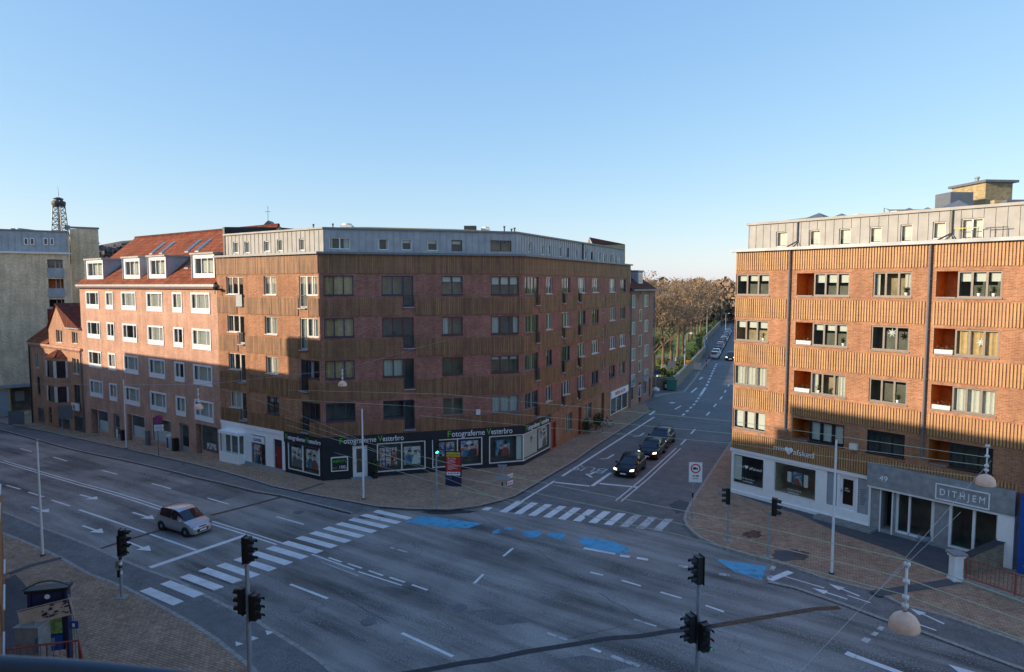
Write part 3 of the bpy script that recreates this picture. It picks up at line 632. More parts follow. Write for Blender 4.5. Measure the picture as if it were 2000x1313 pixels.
def blob(mb, u, v, ru, rv, off, mat, seed, n=22):
    r_ = random.Random(seed); pts = []
    for i in range(n): a = 2 * pi * i / n; k = r_.uniform(.72, 1.15); pts.append((u + ru * k * cos(a), v + rv * k * sin(a)))
    sheet(mb, GP(pts), off, mat)
mb = MB(); blob(mb, 876, 1000, 60, 5, .007, 'dark_stain', 4); blob(mb, 727, 1010, 30, 4, .007, 'yard_asphalt', 8); blob(mb, 1010, 956 + 40, 30, 6, .0065, 'yard_asphalt', 9); blob(mb, 1330, 990, 22, 14, .005, 'yard_asphalt', 29); tag(mb.build('asphalt_patch'), kind='structure')
mark(quads=[[(905, 1195), (975, 1222), (1040, 1215), (968, 1189)], [(1080, 1290), (1180, 1313), (1250, 1300), (1140, 1280)], [(330, 955), (420, 982), (470, 968), (380, 944)]], mat='side_asphalt', off=.004, name='asphalt_repair')
for u_, v_ in ((580, 1190), (898, 1187), (1150, 1010), (583, 1001), (720, 1215)):
    c_ = G(u_, v_); mb = MB(); sheet(mb, [(c_.x + .32 * cos(q * pi / 8), c_.y + .32 * sin(q * pi / 8)) for q in range(16)], .009, 'side_asphalt'); sheet(mb, [(c_.x + .26 * cos(q * pi / 8), c_.y + .26 * sin(q * pi / 8)) for q in range(16)], .012, 'lead'); tag(mb.build('manhole_cover'), kind='structure')
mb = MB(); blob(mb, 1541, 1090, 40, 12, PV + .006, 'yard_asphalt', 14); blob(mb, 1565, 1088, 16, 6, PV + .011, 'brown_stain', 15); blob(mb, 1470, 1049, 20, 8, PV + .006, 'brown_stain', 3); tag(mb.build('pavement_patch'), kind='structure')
mb = MB(); strip(mb, GP([(1706, 1160), (1790, 1148), (1868, 1135)], PV), .55, PV + .013, 'yard_asphalt', 0, False); strip(mb, GP([(120, 1090), (60, 1105), (17, 1122)], PV), .35, PV + .013, 'yard_asphalt', 0); strip(mb, GP([(583, 960), (632, 944)], PV), .22, PV + .013, 'yard_asphalt'); tag(mb.build('pavement_joint'), kind='structure')
# ================================================================ BUILDINGS
L0 = G(434, 895, 0); C1 = G(631, 943, 0); C2 = G(1022, 912, 0); R0 = G(1228, 800, 0)
HD = [13.86, 11.03, 8.2, 5.34]; SL = [12.56, 9.78, 6.98, 4.12]
BANDS = [(14.02, 15.28), (11.16, 12.36), (8.35, 9.55), (5.5, 6.75)]
corner = thing('corner_apartment_building', 'dark brick corner block with tiled bands, zinc top floor and black photo shop', 'building', (C1.x, C1.y, 0))
mL, mF, mR = Wall(L0, C1), Wall(C1, C2), Wall(C2, R0)
def zone(*x): return x
# ---- left wing
wl = mL
for i, (h, s) in enumerate(zip(HD, SL)):
    window(corner, wl, 1.23, 2.62, s, h, 2, 'pale_frame', .12, rnd.choice(['f', 's', 'f']), door=None)
    wl.holes.append((2.62, 3.3, 11.75 - i * 2.82, h, .18)); mbx = MB(); z0 = 11.75 - i * 2.82
    mbx.box(2.62, 3.3, .08, .13, z0, z0 + .12, 'pale_frame'); mbx.box(2.62, 2.69, .08, .13, z0 + .12, h, 'pale_frame'); mbx.box(3.23, 3.3, .08, .13, z0 + .12, h, 'pale_frame'); mbx.box(2.69, 3.23, .08, .13, h - .07, h, 'pale_frame'); room(mbx, 2.62, 3.3, z0, h, .14, .9)
    dd = mbx.build('balcony_door', corner, wl.M); g = MB(); g.poly([(2.69, .1, z0 + .12), (3.23, .1, z0 + .12), (3.23, .1, h - .07), (2.69, .1, h - .07)], 'window_glass'); g.build('pane', dd, wl.M)
    juliet(corner, wl, 2.66, 3.28, z0, s, 'grey_frame', .16, solid=(i == 0))
    window(corner, wl, 5.71, 7.11, s, h, 2, 'pale_frame' if i < 3 else 'navy_frame', .14, ['f', 'f', 'f', 'b'][i])
    fr = ['pale_frame', 'pale_frame', 'navy_frame', 'navy_frame'][i]
    window(corner, wl, 10.3, 11.45, s, h, 2, fr, .10, ['f', 'f', 's', ''][i]); z0 = 11.7 - i * 2.82
    wl.holes.append((9.55, 10.3, z0, h, .16)); mbx = MB(); mbx.box(9.55, 10.3, .06, .11, z0, z0 + .12, fr); mbx.box(9.55, 9.62, .06, .11, z0 + .12, h, fr); mbx.box(10.23, 10.3, .06, .11, z0 + .12, h, fr); mbx.box(9.62, 10.23, .06, .11, h - .07, h, fr); room(mbx, 9.55, 10.3, z0, h, .12, .9)
    dd = mbx.build('balcony_door', corner, wl.M); g = MB(); g.poly([(9.62, .08, z0 + .12), (10.23, .08, z0 + .12), (10.23, .08, h - .07), (9.62, .08, h - .07)], 'window_glass'); g.build('pane', dd, wl.M)
    if i < 2: c = MB(); wavy(c, 9.64, 10.2, z0 + .1, h - .1, .2, 'curtain'); c.build('curtain', dd, wl.M)
    juliet(corner, wl, 9.58, 10.28, z0, s, 'dark_metal', .16)
for z0, z1 in BANDS + [(3.0, 3.98)]:
    sk = [] if z0 > 13 else [(2.5, 3.4), (9.45, 10.4)]
    if z0 < 4: sk = [(2.5, 3.4), (9.45, 10.4)]
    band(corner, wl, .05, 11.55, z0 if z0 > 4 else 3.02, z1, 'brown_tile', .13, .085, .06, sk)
# shop floor of the left wing: white rendered part and black corner part
sgn = lambda F, a, b: F.sz(*a) + F.sz(*b)
a = wl.sz(491, 848); b = wl.sz(520, 920); wl.holes.append((a[0], b[0], b[1] + .1, a[1], .2))
a2 = wl.sz(533.5, 857); b2 = wl.sz(552, 925); wl.holes.append((a2[0], b2[0], -.2, a2[1], .25))
a3 = wl.sz(564, 864); b3 = wl.sz(624, 929); wl.holes.append((a3[0], b3[0], b3[1] + .05, a3[1] - .02, .12))
xw = wl.sz(556.5, 880)[0]
def mlm(x, z): return 'red_brick' if z > 3.0 else ('white_render' if x < xw else 'shopfront_black')
m = MB(); holewall(m, 0, wl.L, -.6, 15.3, wl.holes, 'red_brick', mlm, xt=[xw], zt=[3.0]); m.build('wall', corner, wl.M)
m = MB(); m.box(0.0, xw - .02, -.05, -.001, 2.72, 3.0, 'white_render'); m.box(xw, wl.L + .03, -.07, -.001, 2.3, 3.05, 'shopfront_black'); m.box(0.0, xw, -.06, -.001, -.4, .25, 'grey_panel'); m.build('fascia', corner, wl.M)
# bay display case of the white shop
q0, q1 = wl.sz(440, 850), wl.sz(485, 895); m = MB(); x0, x1 = q0[0], 3.0
m.box(x0, x1, -.55, -.002, -.35, .75, 'white_render'); m.box(x0 - .02, x1 + .02, -.58, -.002, 2.15, 2.35, 'white_render')
for x in (x0, x0 + .75, x0 + 1.5, x1 - .1): m.box(x, x + .08, -.55, -.47, .75, 2.15, 'white_render')
m.box(x1 - .08, x1, -.1, -.002, .75, 2.15, 'white_render'); m.box(x0 + .08, x1 - .08, -.12, -.003, .75, 2.15, 'interior'); bay = m.build('display_bay', corner, wl.M)
g = MB(); g.poly([(x0, -.51, .75), (x1, -.51, .75), (x1, -.51, 2.15), (x0, -.51, 2.15)], 'shop_glass'); g.poly([(x1 - .04, -.51, .75), (x1 - .04, -.1, .75), (x1 - .04, -.1, 2.15), (x1 - .04, -.51, 2.15)], 'shop_glass'); g.build('pane', bay, wl.M)
def shopwin(par, F, x0, x1, z0, z1, mull=(), frame='white_frame', fw=.07, r=.05, prints=(), out=.03, depth=.7, inner='interior', hole=False, name='shop_window'):
    m = MB(); m.box(x0 - fw, x1 + fw, -out, r, z1, z1 + fw, frame); m.box(x0 - fw, x1 + fw, -out, r, z0 - fw, z0, frame); m.box(x0 - fw, x0, -out, r, z0, z1, frame); m.box(x1, x1 + fw, -out, r, z0, z1, frame)
    for x in mull: m.box(x - fw / 2, x + fw / 2, -out, r, z0, z1, frame)
    room(m, x0, x1, z0, z1, r, depth, inner); o = m.build(name, par, F.M)
    for i, (u0, u1, w0, w1, mt) in enumerate(prints):
        q = MB(); ww, hh = x1 - x0, z1 - z0; q.box(x0 + ww * u0, x0 + ww * u1, .10 + i * .004, .11 + i * .004, z0 + hh * w0, z0 + hh * w1, mt)
        if mt.startswith('photo_print'):
            pw_, ph_ = ww * (u1 - u0), hh * (w1 - w0); px0, pz0 = x0 + ww * u0, z0 + hh * w0; yy = .10 + i * .004 - .002; rp = random.Random(i * 7 + int(x0 * 10))
            for f_ in range(1 if pw_ < .8 else 2):
                cx_ = px0 + pw_ * ((.5 if pw_ < .8 else .34 + .32 * f_) + rp.uniform(-.05, .05)); r_h = min(pw_, ph_) * rp.uniform(.11, .15); hz_ = pz0 + ph_ * rp.uniform(.55, .68)
                q.poly([(cx_ + r_h * 2.1 * cos(a * pi / 8), yy - .001 * f_, pz0 + .01 + (hz_ - r_h - pz0) * sin(a * pi / 8)) for a in range(9)], rp.choice(['navy_frame', 'white_frame', 'rusty_red', 'lead', 'poster_blue']))
                q.poly([(cx_ + r_h * cos(a * pi / 7), yy - .0012 - .001 * f_, hz_ + r_h * 1.25 * sin(a * pi / 7)) for a in range(14)], 'skin_poster')
                q.poly([(cx_ + r_h * 1.1 * cos(a * pi / 7), yy - .0016 - .001 * f_, hz_ + r_h * .35 + r_h * 1.05 * sin(a * pi / 7)) for a in range(8)], rp.choice(['brown_frame', 'bark', 'black_paint']))
        q.build('poster', o, F.M)
    g = MB(); g.poly([(x0, r - .02, z0), (x1, r - .02, z0), (x1, r - .02, z1), (x0, r - .02, z1)], 'shop_glass'); g.build('pane', o, F.M)
    if hole: F.holes.append((x0, x1, z0, z1, r + .02))
    return o
shopwin(corner, wl, a[0], b[0], b[1] + .1, a[1], prints=[(.05, .6, .05, .7, 'photo_print')], depth=1)
shopwin(corner, wl, a3[0], b3[0], b3[1] + .05, a3[1] - .02, [(a3[0] + b3[0]) / 2 - .1], prints=[(.05, .42, .08, .85, 'photo_print_bw'), (.54, .97, .15, .88, 'photo_print_bw'), (.06, .2, .2, .8, 'curtain')])
m = MB(); m.box(a[0] + .05, b[0] - .05, -.07, -.031, a[1] - .55, a[1] - .05, 'white_frame'); pl = m.build('shop_sign', corner, wl.M)
text('GAVER', .3, 'blue_plastic', 'lettering', pl, textM(wl, (a[0] + b[0]) / 2, a[1] - .42, -.085), .006, 'CENTER')
def door(par, F, x0, x1, z0, z1, mat, frame='white_frame', y=.18, glass=None, name='door', fw=.07, transom=0):
    m = MB(); m.box(x0, x0 + fw, y - .04, y + .05, z0, z1, frame); m.box(x1 - fw, x1, y - .04, y + .05, z0, z1, frame); m.box(x0 + fw, x1 - fw, y - .04, y + .05, z1 - fw, z1, frame); zt = z1 - fw - transom
    if transom: m.box(x0 + fw, x1 - fw, y - .02, y + .03, zt - .05, zt, frame); m.box(x0 + fw, x1 - fw, y + .01, y + .02, zt, z1 - fw, 'car_glass')
    if glass:
        m.box(x0 + fw, x1 - fw, y, y + .04, z0, z0 + glass[0], mat); m.box(x0 + fw, x0 + fw + glass[1], y, y + .04, z0 + glass[0], zt, mat); m.box(x1 - fw - glass[1], x1 - fw, y, y + .04, z0 + glass[0], zt, mat); m.box(x0 + fw + glass[1], x1 - fw - glass[1], y, y + .04, zt - .12, zt, mat); room(m, x0 + fw, x1 - fw, z0, zt, y + .041, .8, glass[2])
    else:
        m.box(x0 + fw, x1 - fw, y, y + .04, z0, zt, mat)
        for zz in (.25, .95, 1.5): m.box(x0 + fw + .12, x1 - fw - .12, y - .015, y, z0 + zz, z0 + zz + .45 if zz < 1.4 else min(z0 + zz + .4, zt - .1), mat)
    o = m.build(name, par, F.M)
    h = MB(); h.box(x0 + fw + .06, x0 + fw + .09, y - .06, y, z0 + .95, z0 + 1.12, 'steel'); h.build('handle', o, F.M)
    if glass: g = MB(); g.poly([(x0 + fw + glass[1], y + .02, z0 + glass[0]), (x1 - fw - glass[1], y + .02, z0 + glass[0]), (x1 - fw - glass[1], y + .02, zt - .12), (x0 + fw + glass[1], y + .02, zt - .12)], 'shop_glass'); g.build('pane', o, F.M)
    return o
door(corner, wl, a2[0], b2[0], .1, a2[1], 'red_door', 'brown_frame', .16, name='red_door', transom=.45)
# ---- front facade
wf = mF
for i, (h, s) in enumerate(zip(HD, SL)):
    window(corner, wf, .28, 2.2, s, h, 3, 'navy_frame', .10, ['t', 't', 't', ''][i], inter='warm_interior' if i < 3 else 'interior')
    fr = ['navy_frame', 'brown_frame', 'brown_frame', 'navy_frame'][i]; z0 = 11.75 - i * 2.82
    window(corner, wf, 4.06, 5.5, s, h, 2, fr, .12, ['', '', 'f', ''][i])
    wf.holes.append((5.5, 6.2, z0, h, .18)); m = MB(); m.box(5.5, 6.2, .08, .13, z0, z0 + .12, fr); m.box(5.5, 5.57, .08, .13, z0 + .12, h, fr); m.box(6.13, 6.2, .08, .13, z0 + .12, h, fr); m.box(5.57, 6.13, .08, .13, h - .07, h, fr); room(m, 5.5, 6.2, z0, h, .14, .9)
    dd = m.build('balcony_door', corner, wf.M); g = MB(); g.poly([(5.57, .1, z0 + .12), (6.13, .1, z0 + .12), (6.13, .1, h - .07), (5.57, .1, h - .07)], 'window_glass'); g.build('pane', dd, wf.M)
    juliet(corner, wf, 5.52, 6.18, z0, s, 'dark_metal', .16)
    window(corner, wf, 8.17, 9.64, s, h, 2, ['navy_frame', 'brown_frame', 'brown_frame', 'grey_frame'][i], .12, ['b', 'l', '', ''][i])
    window(corner, wf, 11.7, 13.75, s, h, 3, ['brown_frame', 'brown_frame', 'brown_frame', 'grey_frame'][i], .10, ['b', 's', 'b', 'f'][i], inter='warm_interior' if i == 2 else 'interior')
for z0, z1 in BANDS + [(3.08, 3.98)]:
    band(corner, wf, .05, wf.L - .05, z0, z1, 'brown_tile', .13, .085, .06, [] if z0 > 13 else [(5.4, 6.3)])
def F2(F, *pts): return [F.sz(*p) for p in pts]
(sx0, sz1), (sx1, sz0) = F2(wf, (738, 863), (829, 914)); sx1 = wf.sz(829, 900)[0]; sz0 = .5; sz1 = 2.36
(tx0, _), (tx1, _) = F2(wf, (846, 880), (940, 880)); (ux0, _) = wf.sz(957, 880)
for q in ((sx0, sx1), (tx0, tx1), (ux0, wf.L - .05)): wf.holes.append((q[0], q[1], sz0, sz1, .07))
dx0, dx1 = wf.sz(689, 900)[0], wf.sz(718, 900)[0]; wf.holes.append((dx0, dx1, .12, 2.35, .2))
m = MB(); holewall(m, 0, wf.L, -.2, 15.3, wf.holes, 'dark_brick', lambda x, z: 'dark_brick' if z > 3.0 else 'shopfront_black', zt=[3.0]); m.build('wall', corner, wf.M)
m = MB(); m.box(0, wf.L, -.07, -.001, 2.45, 3.06, 'shopfront_black'); m.build('fascia', corner, wf.M)
def mixed(n, k, a, b_, c, d, mt): return [(a + (b_ - a) * (i + .06) / n, a + (b_ - a) * (i + .9) / n, c + (d - c) * (j + .06) / k, c + (d - c) * (j + .92) / k, mt) for i in range(n) for j in range(k)]
shopwin(corner, wf, sx0, sx1, sz0, sz1, [(sx0 + sx1) / 2 + .02], prints=mixed(3, 4, .03, .42, .15, .85, 'photo_print') + [(.56, .92, .15, .82, 'photo_print_bw')])
shopwin(corner, wf, tx0, tx1, sz0, sz1, [(tx0 + tx1) / 2], prints=mixed(2, 2, .05, .46, .35, .92, 'photo_print') + [(.58, .94, .3, .9, 'photo_print')])
shopwin(corner, wf, ux0, wf.L - .05, sz0, sz1, [], prints=[(.18, .62, .22, .85, 'photo_print_blue'), (.82, .98, .03, .95, 'curtain')])
door(corner, wf, dx0, dx1, .12, 2.35, 'white_frame', 'white_frame', .12, glass=(.35, .16, 'warm_interior'), name='shop_door', fw=.09)
m = MB(); m.box(dx0 - .15, dx1 + .2, -.55, -.001, PV - .01, .125 + PV * 0 + .08, 'concrete'); m.build('doorstep', corner, wf.M)
# illuminated price board
p0, p1 = F2(wf, (646, 890), (680, 915)); cz = 1.35
m = MB(); m.box(p0[0], p1[0], -.10, -.002, .72, 1.7, 'white_frame'); m.box(p0[0] + .07, p1[0] - .07, -.106, -.099, .79, 1.63, 'shopfront_black'); pb = m.build('price_board', corner, wf.M)
text('PASFOTO', .25, 'green_letter', 'lettering', pb, textM(wf, (p0[0] + p1[0]) / 2, 1.33, -.115), .005, 'CENTER'); text('kun', .2, 'green_letter', 'lettering', pb, textM(wf, p0[0] + .12, .92, -.115), .005); text('100,-', .3, 'white_letter', 'lettering', pb, textM(wf, p0[0] + .5, .9, -.115), .005)
def shopname(F, x, z, w, parent):
    for s_, mt, fa, fb in (('F', 'green_letter', 0, .05), ('otograferne', 'white_letter', .062, .565), ('V', 'green_letter', .595, .662), ('esterbro', 'white_letter', .668, 1.0)):
        textfit(s_, x + fa * w, x + fb * w, z, mt, 'shop_name', parent, F, -.085, w * .088 * (1 if len(s_) > 1 else 1.06))
a_ = wf.sz(663, 860)[0]; shopname(wf, a_, 2.58, wf.sz(788, 850)[0] - a_, corner); a_ = wf.sz(874, 846)[0]; shopname(wf, a_, 2.58, wf.sz(1000, 846)[0] - a_, corner)
a_ = wl.sz(560, 852)[0]; shopname(wl, a_, 2.55, wl.sz(628, 870)[0] - a_, corner)
# ---- right wing along the side street
wr = mR
COLS = [(4.03, 5.2, 2, None), (7.15, 8.98, 3, 'd'), (10.75, 12.6, 3, 'd'), (14.3, 16.1, 3, None), (19.2, 21.05, 3, None), (22.5, 24.3, 3, None)]
for i, (h, s) in enumerate(zip(HD, SL)):
    window(corner, wr, .2, 1.9, s, h, 3, 'grey_frame', .10, 's')
    wr.holes.append((1.9, 2.6, 11.75 - i * 2.82, h, .2)); m = MB(); z0 = 11.75 - i * 2.82; m.box(1.9, 2.6, .1, .15, z0, h, 'brown_frame'); m.box(2.0, 2.5, .09, .099, z0 + .15, h - .1, 'car_glass'); m.build('balcony_door', corner, wr.M); juliet(corner, wr, 1.92, 2.58, z0, s, 'dark_metal', .16)
    for j, (x0, x1, n, d) in enumerate(COLS):
        fr = 'white_frame' if (i == 2 and j >= 3) else rnd.choice(['grey_frame', 'pale_frame', 'navy_frame', 'pale_frame']); 
        if d:
            window(corner, wr, x0 + .62, x1, s, h, 2, fr, .12, rnd.choice('sf')); z0 = 11.75 - i * 2.82
            wr.holes.append((x0, x0 + .62, z0, h, .2)); m = MB(); m.box(x0, x0 + .62, .1, .15, z0, h, fr); m.box(x0 + .08, x0 + .54, .09, .099, z0 + .15, h - .1, 'car_glass'); m.build('balcony_door', corner, wr.M); juliet(corner, wr, x0 + .02, x0 + .6, z0, s, 'dark_metal', .14)
        else: window(corner, wr, x0, x1, s, h, n, fr, .12)
    if i < 4: window(corner, wr, 17.2, 17.75, 10.6 - i * 2.82 + .0, 11.95 - i * 2.82, 1, 'pale_frame', .1, 'b', sill=False) if i < 3 else None
for z0, z1 in BANDS + [(3.08, 3.98)]:
    sk = [(17.1, 17.9)] + ([] if z0 > 13 else [(1.85, 2.65), (7.1, 7.85), (10.7, 11.45)])
    if z0 > 13: sk = []
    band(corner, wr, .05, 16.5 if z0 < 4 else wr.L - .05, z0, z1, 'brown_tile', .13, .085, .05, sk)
xs = wr.sz(1074, 870)[0]; wr.holes += [(.05, xs - .1, .5, 2.36, .07), (5.3, 6.1, .15, 2.3, .2), (8.0, 9.6, 1.0, 2.5, .15), (11.0, 11.8, .15, 2.6, .2), (12.6, 14.4, 1.1, 2.6, .15), (17.0, 17.9, .15, 3.0, .2), (19.8, 25.2, .45, 2.0, .15)]
m = MB(); holewall(m, 0, wr.L, -.2, 15.3, wr.holes, 'dark_brick', lambda x, z: 'shopfront_black' if (z < 3.0 and x < xs) else ('red_brick' if z < 3 else 'dark_brick'), xt=[xs], zt=[3.0]); m.build('wall', corner, wr.M)
m = MB(); m.box(0, xs, -.07, -.001, 2.45, 3.06, 'shopfront_black'); m.build('fascia', corner, wr.M)
shopwin(corner, wr, .05, xs - .1, .5, 2.36, [], prints=[(.0, .55, .03, .97, 'curtain'), (.04, .5, .1, .9, 'photo_print_bw'), (.6, .95, .1, .95, 'photo_print_bw')])
a_ = .35; shopname(wr, .4, 2.58, 4.0, corner)
door(corner, wr, 5.3, 6.1, .15, 2.3, 'red_door', 'red_door', .14, name='entrance_door'); door(corner, wr, 11.0, 11.8, .15, 2.6, 'red_door', 'red_door', .14, name='entrance_door'); door(corner, wr, 17.0, 17.9, .15, 3.0, 'brown_door', 'brown_frame', .14, name='entrance_door')
window(corner, wr, 8.0, 9.6, 1.0, 2.5, 3, 'grey_frame', .1, 'f', hole=False); window(corner, wr, 12.6, 14.4, 1.1, 2.6, 3, 'grey_frame', .1, 'f', hole=False)
shopwin(corner, wr, 19.8, 25.2, .45, 2.0, [21.6, 23.4], inner='interior'); m = MB(); m.box(19.7, 25.3, -.12, -.001, 2.1, 2.75, 'white_frame'); sg = m.build('shop_sign', corner, wr.M); text('FRISØR SALON', .5, 'red_plastic', 'lettering', sg, textM(wr, 22.5, 2.25, -.13), .006, 'CENTER')
# little things on the walls
m = MB(); m.box(10.55, 10.85, -.14, -.001, 4.05, 4.42, 'curtain'); m.build('wall_lamp', corner, wf.M)
m = MB(); m.box(13.4, 13.95, -.02, -.001, 3.85, 4.0, 'blue_plastic'); m.build('street_name_plate', corner, wf.M)
# ---- cornice, zinc attic, roofs
chain = [L0, C1, C2, R0]
out = offline(chain, -.28); inn = offline(chain, .02)
m = MB()
for k in range(3):
    a, b, c, d = out[k], out[k + 1], inn[k + 1], inn[k]; q = [(p.x, p.y) for p in (a, b, c, d)]; m.prism(q, 15.28, 15.42, 'lead', 'zinc')
m.build('gutter', corner, W0)
# deck behind the gutter
back = offline(chain, 9.5)
att = offline(chain, .75)
m = MB(); 
for k in range(3): m.poly([(p.x, p.y, 15.36) for p in (inn[k], inn[k + 1], back[k + 1], back[k])], 'roof_felt')
m.build('flat_roof', corner, W0)
def attic(par, pts, k, z0, z1, wins, mat, seam=.45, frame='white_frame', name='zinc_wall', lim=None):
    F = Wall(pts[k], pts[k + 1]); hl = []
    for (u0, v0, u1, v1, dv, fr) in wins:
        x0, zb = F.sz(u0, v0); x1, zc = F.sz(u1, v1); hl.append((x0, x1, zc, zb, .14, dv, fr))
    m = MB(); holewall(m, 0, F.L, z0, z1, [h[:5] for h in hl], mat)
    n = int(F.L / seam)
    for i in range(n + 1):
        x = i * F.L / n
        segs_ = [(z0, z1)]
        for h in hl:
            if h[0] - .03 < x < h[1] + .03: segs_ = [(z0, h[2]), (h[3], z1)]
        for a, b in segs_:
            if b > a: m.box(x - .012, x + .012, -.03, -.0005, a, b, mat, 'k')
    m.build(name, par, F.M)
    for h in hl: window(par, F, h[0], h[1], h[2], h[3], h[5], h[6], .12, rnd.choice(['b', '', 'B b', 's']) if k != 0 else 'B b', .05, hole=False, sill=False)
    return F
pw_ = 'white_frame'
aL = attic(corner, att, 0, 15.38, 16.95, [(455, 473, 466, 494, 1, pw_), (477, 472, 487, 494, 1, pw_), (515, 471, 527, 491, 1, pw_), (541, 468, 552, 490, 1, pw_), (583.5, 466.5, 595, 489, 1, pw_)], 'pale_zinc')
aF = attic(corner, att, 1, 15.38, 16.98, [(643, 464, 684, 487, 2, pw_), (739, 466, 759, 488.5, 1, pw_), (784.5, 467, 804, 489, 1, pw_), (835, 468, 855, 490, 1, pw_), (882, 469, 903, 491, 1, 'brown_frame'), (958, 469.5, 999, 491.5, 2, 'brown_frame')], 'zinc')
aR = attic(corner, att, 2, 15.38, 16.95, [(1032, 473, 1038, 493, 1, pw_), (1058, 478, 1063.7, 498, 1, pw_), (1071, 479, 1077, 499, 1, pw_), (1093, 482, 1098, 502, 1, pw_), (1108, 484, 1111.5, 503, 1, 'black_paint'), (1124, 487, 1129, 506, 1, pw_),
    (1142, 490, 1147, 507, 1, pw_), (1154, 492, 1158, 508, 1, 'navy_frame'), (1169, 494, 1174, 511, 1, pw_), (1179, 496, 1184, 512, 1, pw_), (1191, 497.5, 1195, 513, 1, pw_), (1200, 499, 1205, 514, 1, pw_), (1209, 500, 1214, 515, 1, pw_)], 'zinc')
xb = aR.sz(1138, 490)[0]
m = MB(); m.box(xb, aR.L, -.035, -.031, 15.40, 15.47, 'dark_brick'); m.box(xb - .1, xb, -.12, 0, 15.4, 17.0, 'dark_metal'); m.build('brick_upstand', corner, aR.M)
eo = offline(chain, .62); ei = offline(chain, .95)
m = MB()
for k in range(3): m.prism([(p.x, p.y) for p in (eo[k], eo[k + 1], ei[k + 1], ei[k])], 16.96, 17.08, 'lead' if k else 'pale_zinc')
m.build('roof_edge', corner, W0)
ri = offline(chain, 7.5)
m = MB()
for k, mt in ((0, 'roof_felt'), (1, 'moss_roof'), (2, 'roof_felt')):
    zz = 17.03 + (.75 if k == 1 else .25)
    m.poly([(ei[k].x, ei[k].y, 17.03), (ei[k + 1].x, ei[k + 1].y, 17.03), (ri[k + 1].x, ri[k + 1].y, 17.3), (ri[k].x, ri[k].y, 17.3)], 'roof_felt')
a_, b_, c_, d_ = ei[1].lerp(ei[2], .03), ei[1].lerp(ei[2], .97), ri[1].lerp(ri[2], .97), ri[1].lerp(ri[2], .03)
m.poly([(a_.x, a_.y, 17.09), (b_.x, b_.y, 17.09), (c_.x, c_.y, 17.72), (d_.x, d_.y, 17.72)], 'moss_roof')
for p_, q_ in ((a_, d_), (b_, c_)): m.poly([(p_.x, p_.y, 17.05), (q_.x, q_.y, 17.2), (q_.x, q_.y, 17.72), (p_.x, p_.y, 17.09)], 'moss_roof')
m.poly([(c_.x, c_.y, 17.2), (d_.x, d_.y, 17.2), (d_.x, d_.y, 17.72), (c_.x, c_.y, 17.72)], 'moss_roof')
m.build('green_roof', corner, W0)
rb = offline(chain, 9.5)
m = MB()
for k in range(3): F = Wall(rb[k + 1], rb[k]); m.box(0, F.L, 0, .2, 0, .01, 'red_brick') if 0 else m.poly([(rb[k].x, rb[k].y, 0), (rb[k + 1].x, rb[k + 1].y, 0), (rb[k + 1].x, rb[k + 1].y, 17.3), (rb[k].x, rb[k].y, 17.3)], 'red_brick')
m.poly([(L0.x, L0.y, -1), (rb[0].x, rb[0].y, -1), (rb[0].x, rb[0].y, 17.4), (L0.x, L0.y, 15.3)], 'red_brick')
m.poly([(R0.x, R0.y, -1), (rb[3].x, rb[3].y, -1), (rb[3].x, rb[3].y, 17.2), (R0.x, R0.y, 15.3)], 'red_brick'); m.build('rear_wall', corner, W0)
def rooftop(u, v, dep, w, h, d, mat, name='roof_vent', par=corner, kind='box'):
    p = at(u, v, dep); m = MB()
    if kind == 'box': m.box(-w / 2, w / 2, 0, d, -h - .8, 0, mat)
    elif kind == 'pipe': m.tube([(0, 0, -h - .8), (0, 0, 0)], w, mat); m.tube([(0, 0, -.02), (0, 0, .08)], w * 1.6, mat)
    elif kind == 'dome': m.box(-w / 2, w / 2, 0, d, -h - .8, -h * .6, mat); m.lathe([(w * .48, -h * .6), (w * .4, -h * .2), (w * .2, 0), (0, .02)], (0, d / 2, 0), 'curtain', 12)
    return m.build(name, par, Matrix.Translation(p))
rooftop(675, 435, 50, .85, .3, .8, 'curtain', 'skylight', kind='dome'); rooftop(918, 441, 54, .95, .45, .9, 'dark_metal', 'roof_hatch'); rooftop(948, 442, 55, .7, .25, .7, 'curtain', 'skylight', kind='dome')
for u, v in ((612, 440), (650, 439), (985, 444), (999, 449), (1005, 447)): rooftop(u, v, 50, .05, .4, 0, 'dark_metal', kind='pipe')
# firewalls and rear roofs behind the corner block
fw_ = thing('firewall', 'dark rendered firewall rising over the roof where the corner block meets the white-windowed house', 'wall', (L0.x, L0.y, 0))
m = MB(); prof = [(.7, 15.2), (9.8, 15.2), (9.8, 17.9), (5.6, 17.93), (.7, 17.62)]
for x_ in (-.12, .12): m.poly([(x_, y_, z_) for y_, z_ in prof], 'dark_metal')
for (ya_, za_), (yb_, zb_) in zip(prof, prof[1:] + prof[:1]): m.poly([(-.12, ya_, za_), (.12, ya_, za_), (.12, yb_, zb_), (-.12, yb_, zb_)], 'dark_metal'); m.build('parapet', fw_, mL.M)
ch = thing('gabled_chimney', 'small dark gabled chimney head with a thin aerial behind the left roof edge', 'chimney', tuple(at(524, 458, 62)))
m = MB(); w = .95
m.box(-w, w, 0, 1.2, -1.5, .35, 'dark_metal'); 
m.poly([(-w, 0, .35), (w, 0, .35), (0, 0, 1.25)], 'dark_metal'); m.poly([(-w, 1.2, .35), (w, 1.2, .35), (0, 1.2, 1.25)], 'dark_metal'); m.poly([(-w, 0, .35), (0, 0, 1.25), (0, 1.2, 1.25), (-w, 1.2, .35)], 'lead'); m.poly([(w, 0, .35), (0, 0, 1.25), (0, 1.2, 1.25), (w, 1.2, .35)], 'lead'); m.build('stack', ch)
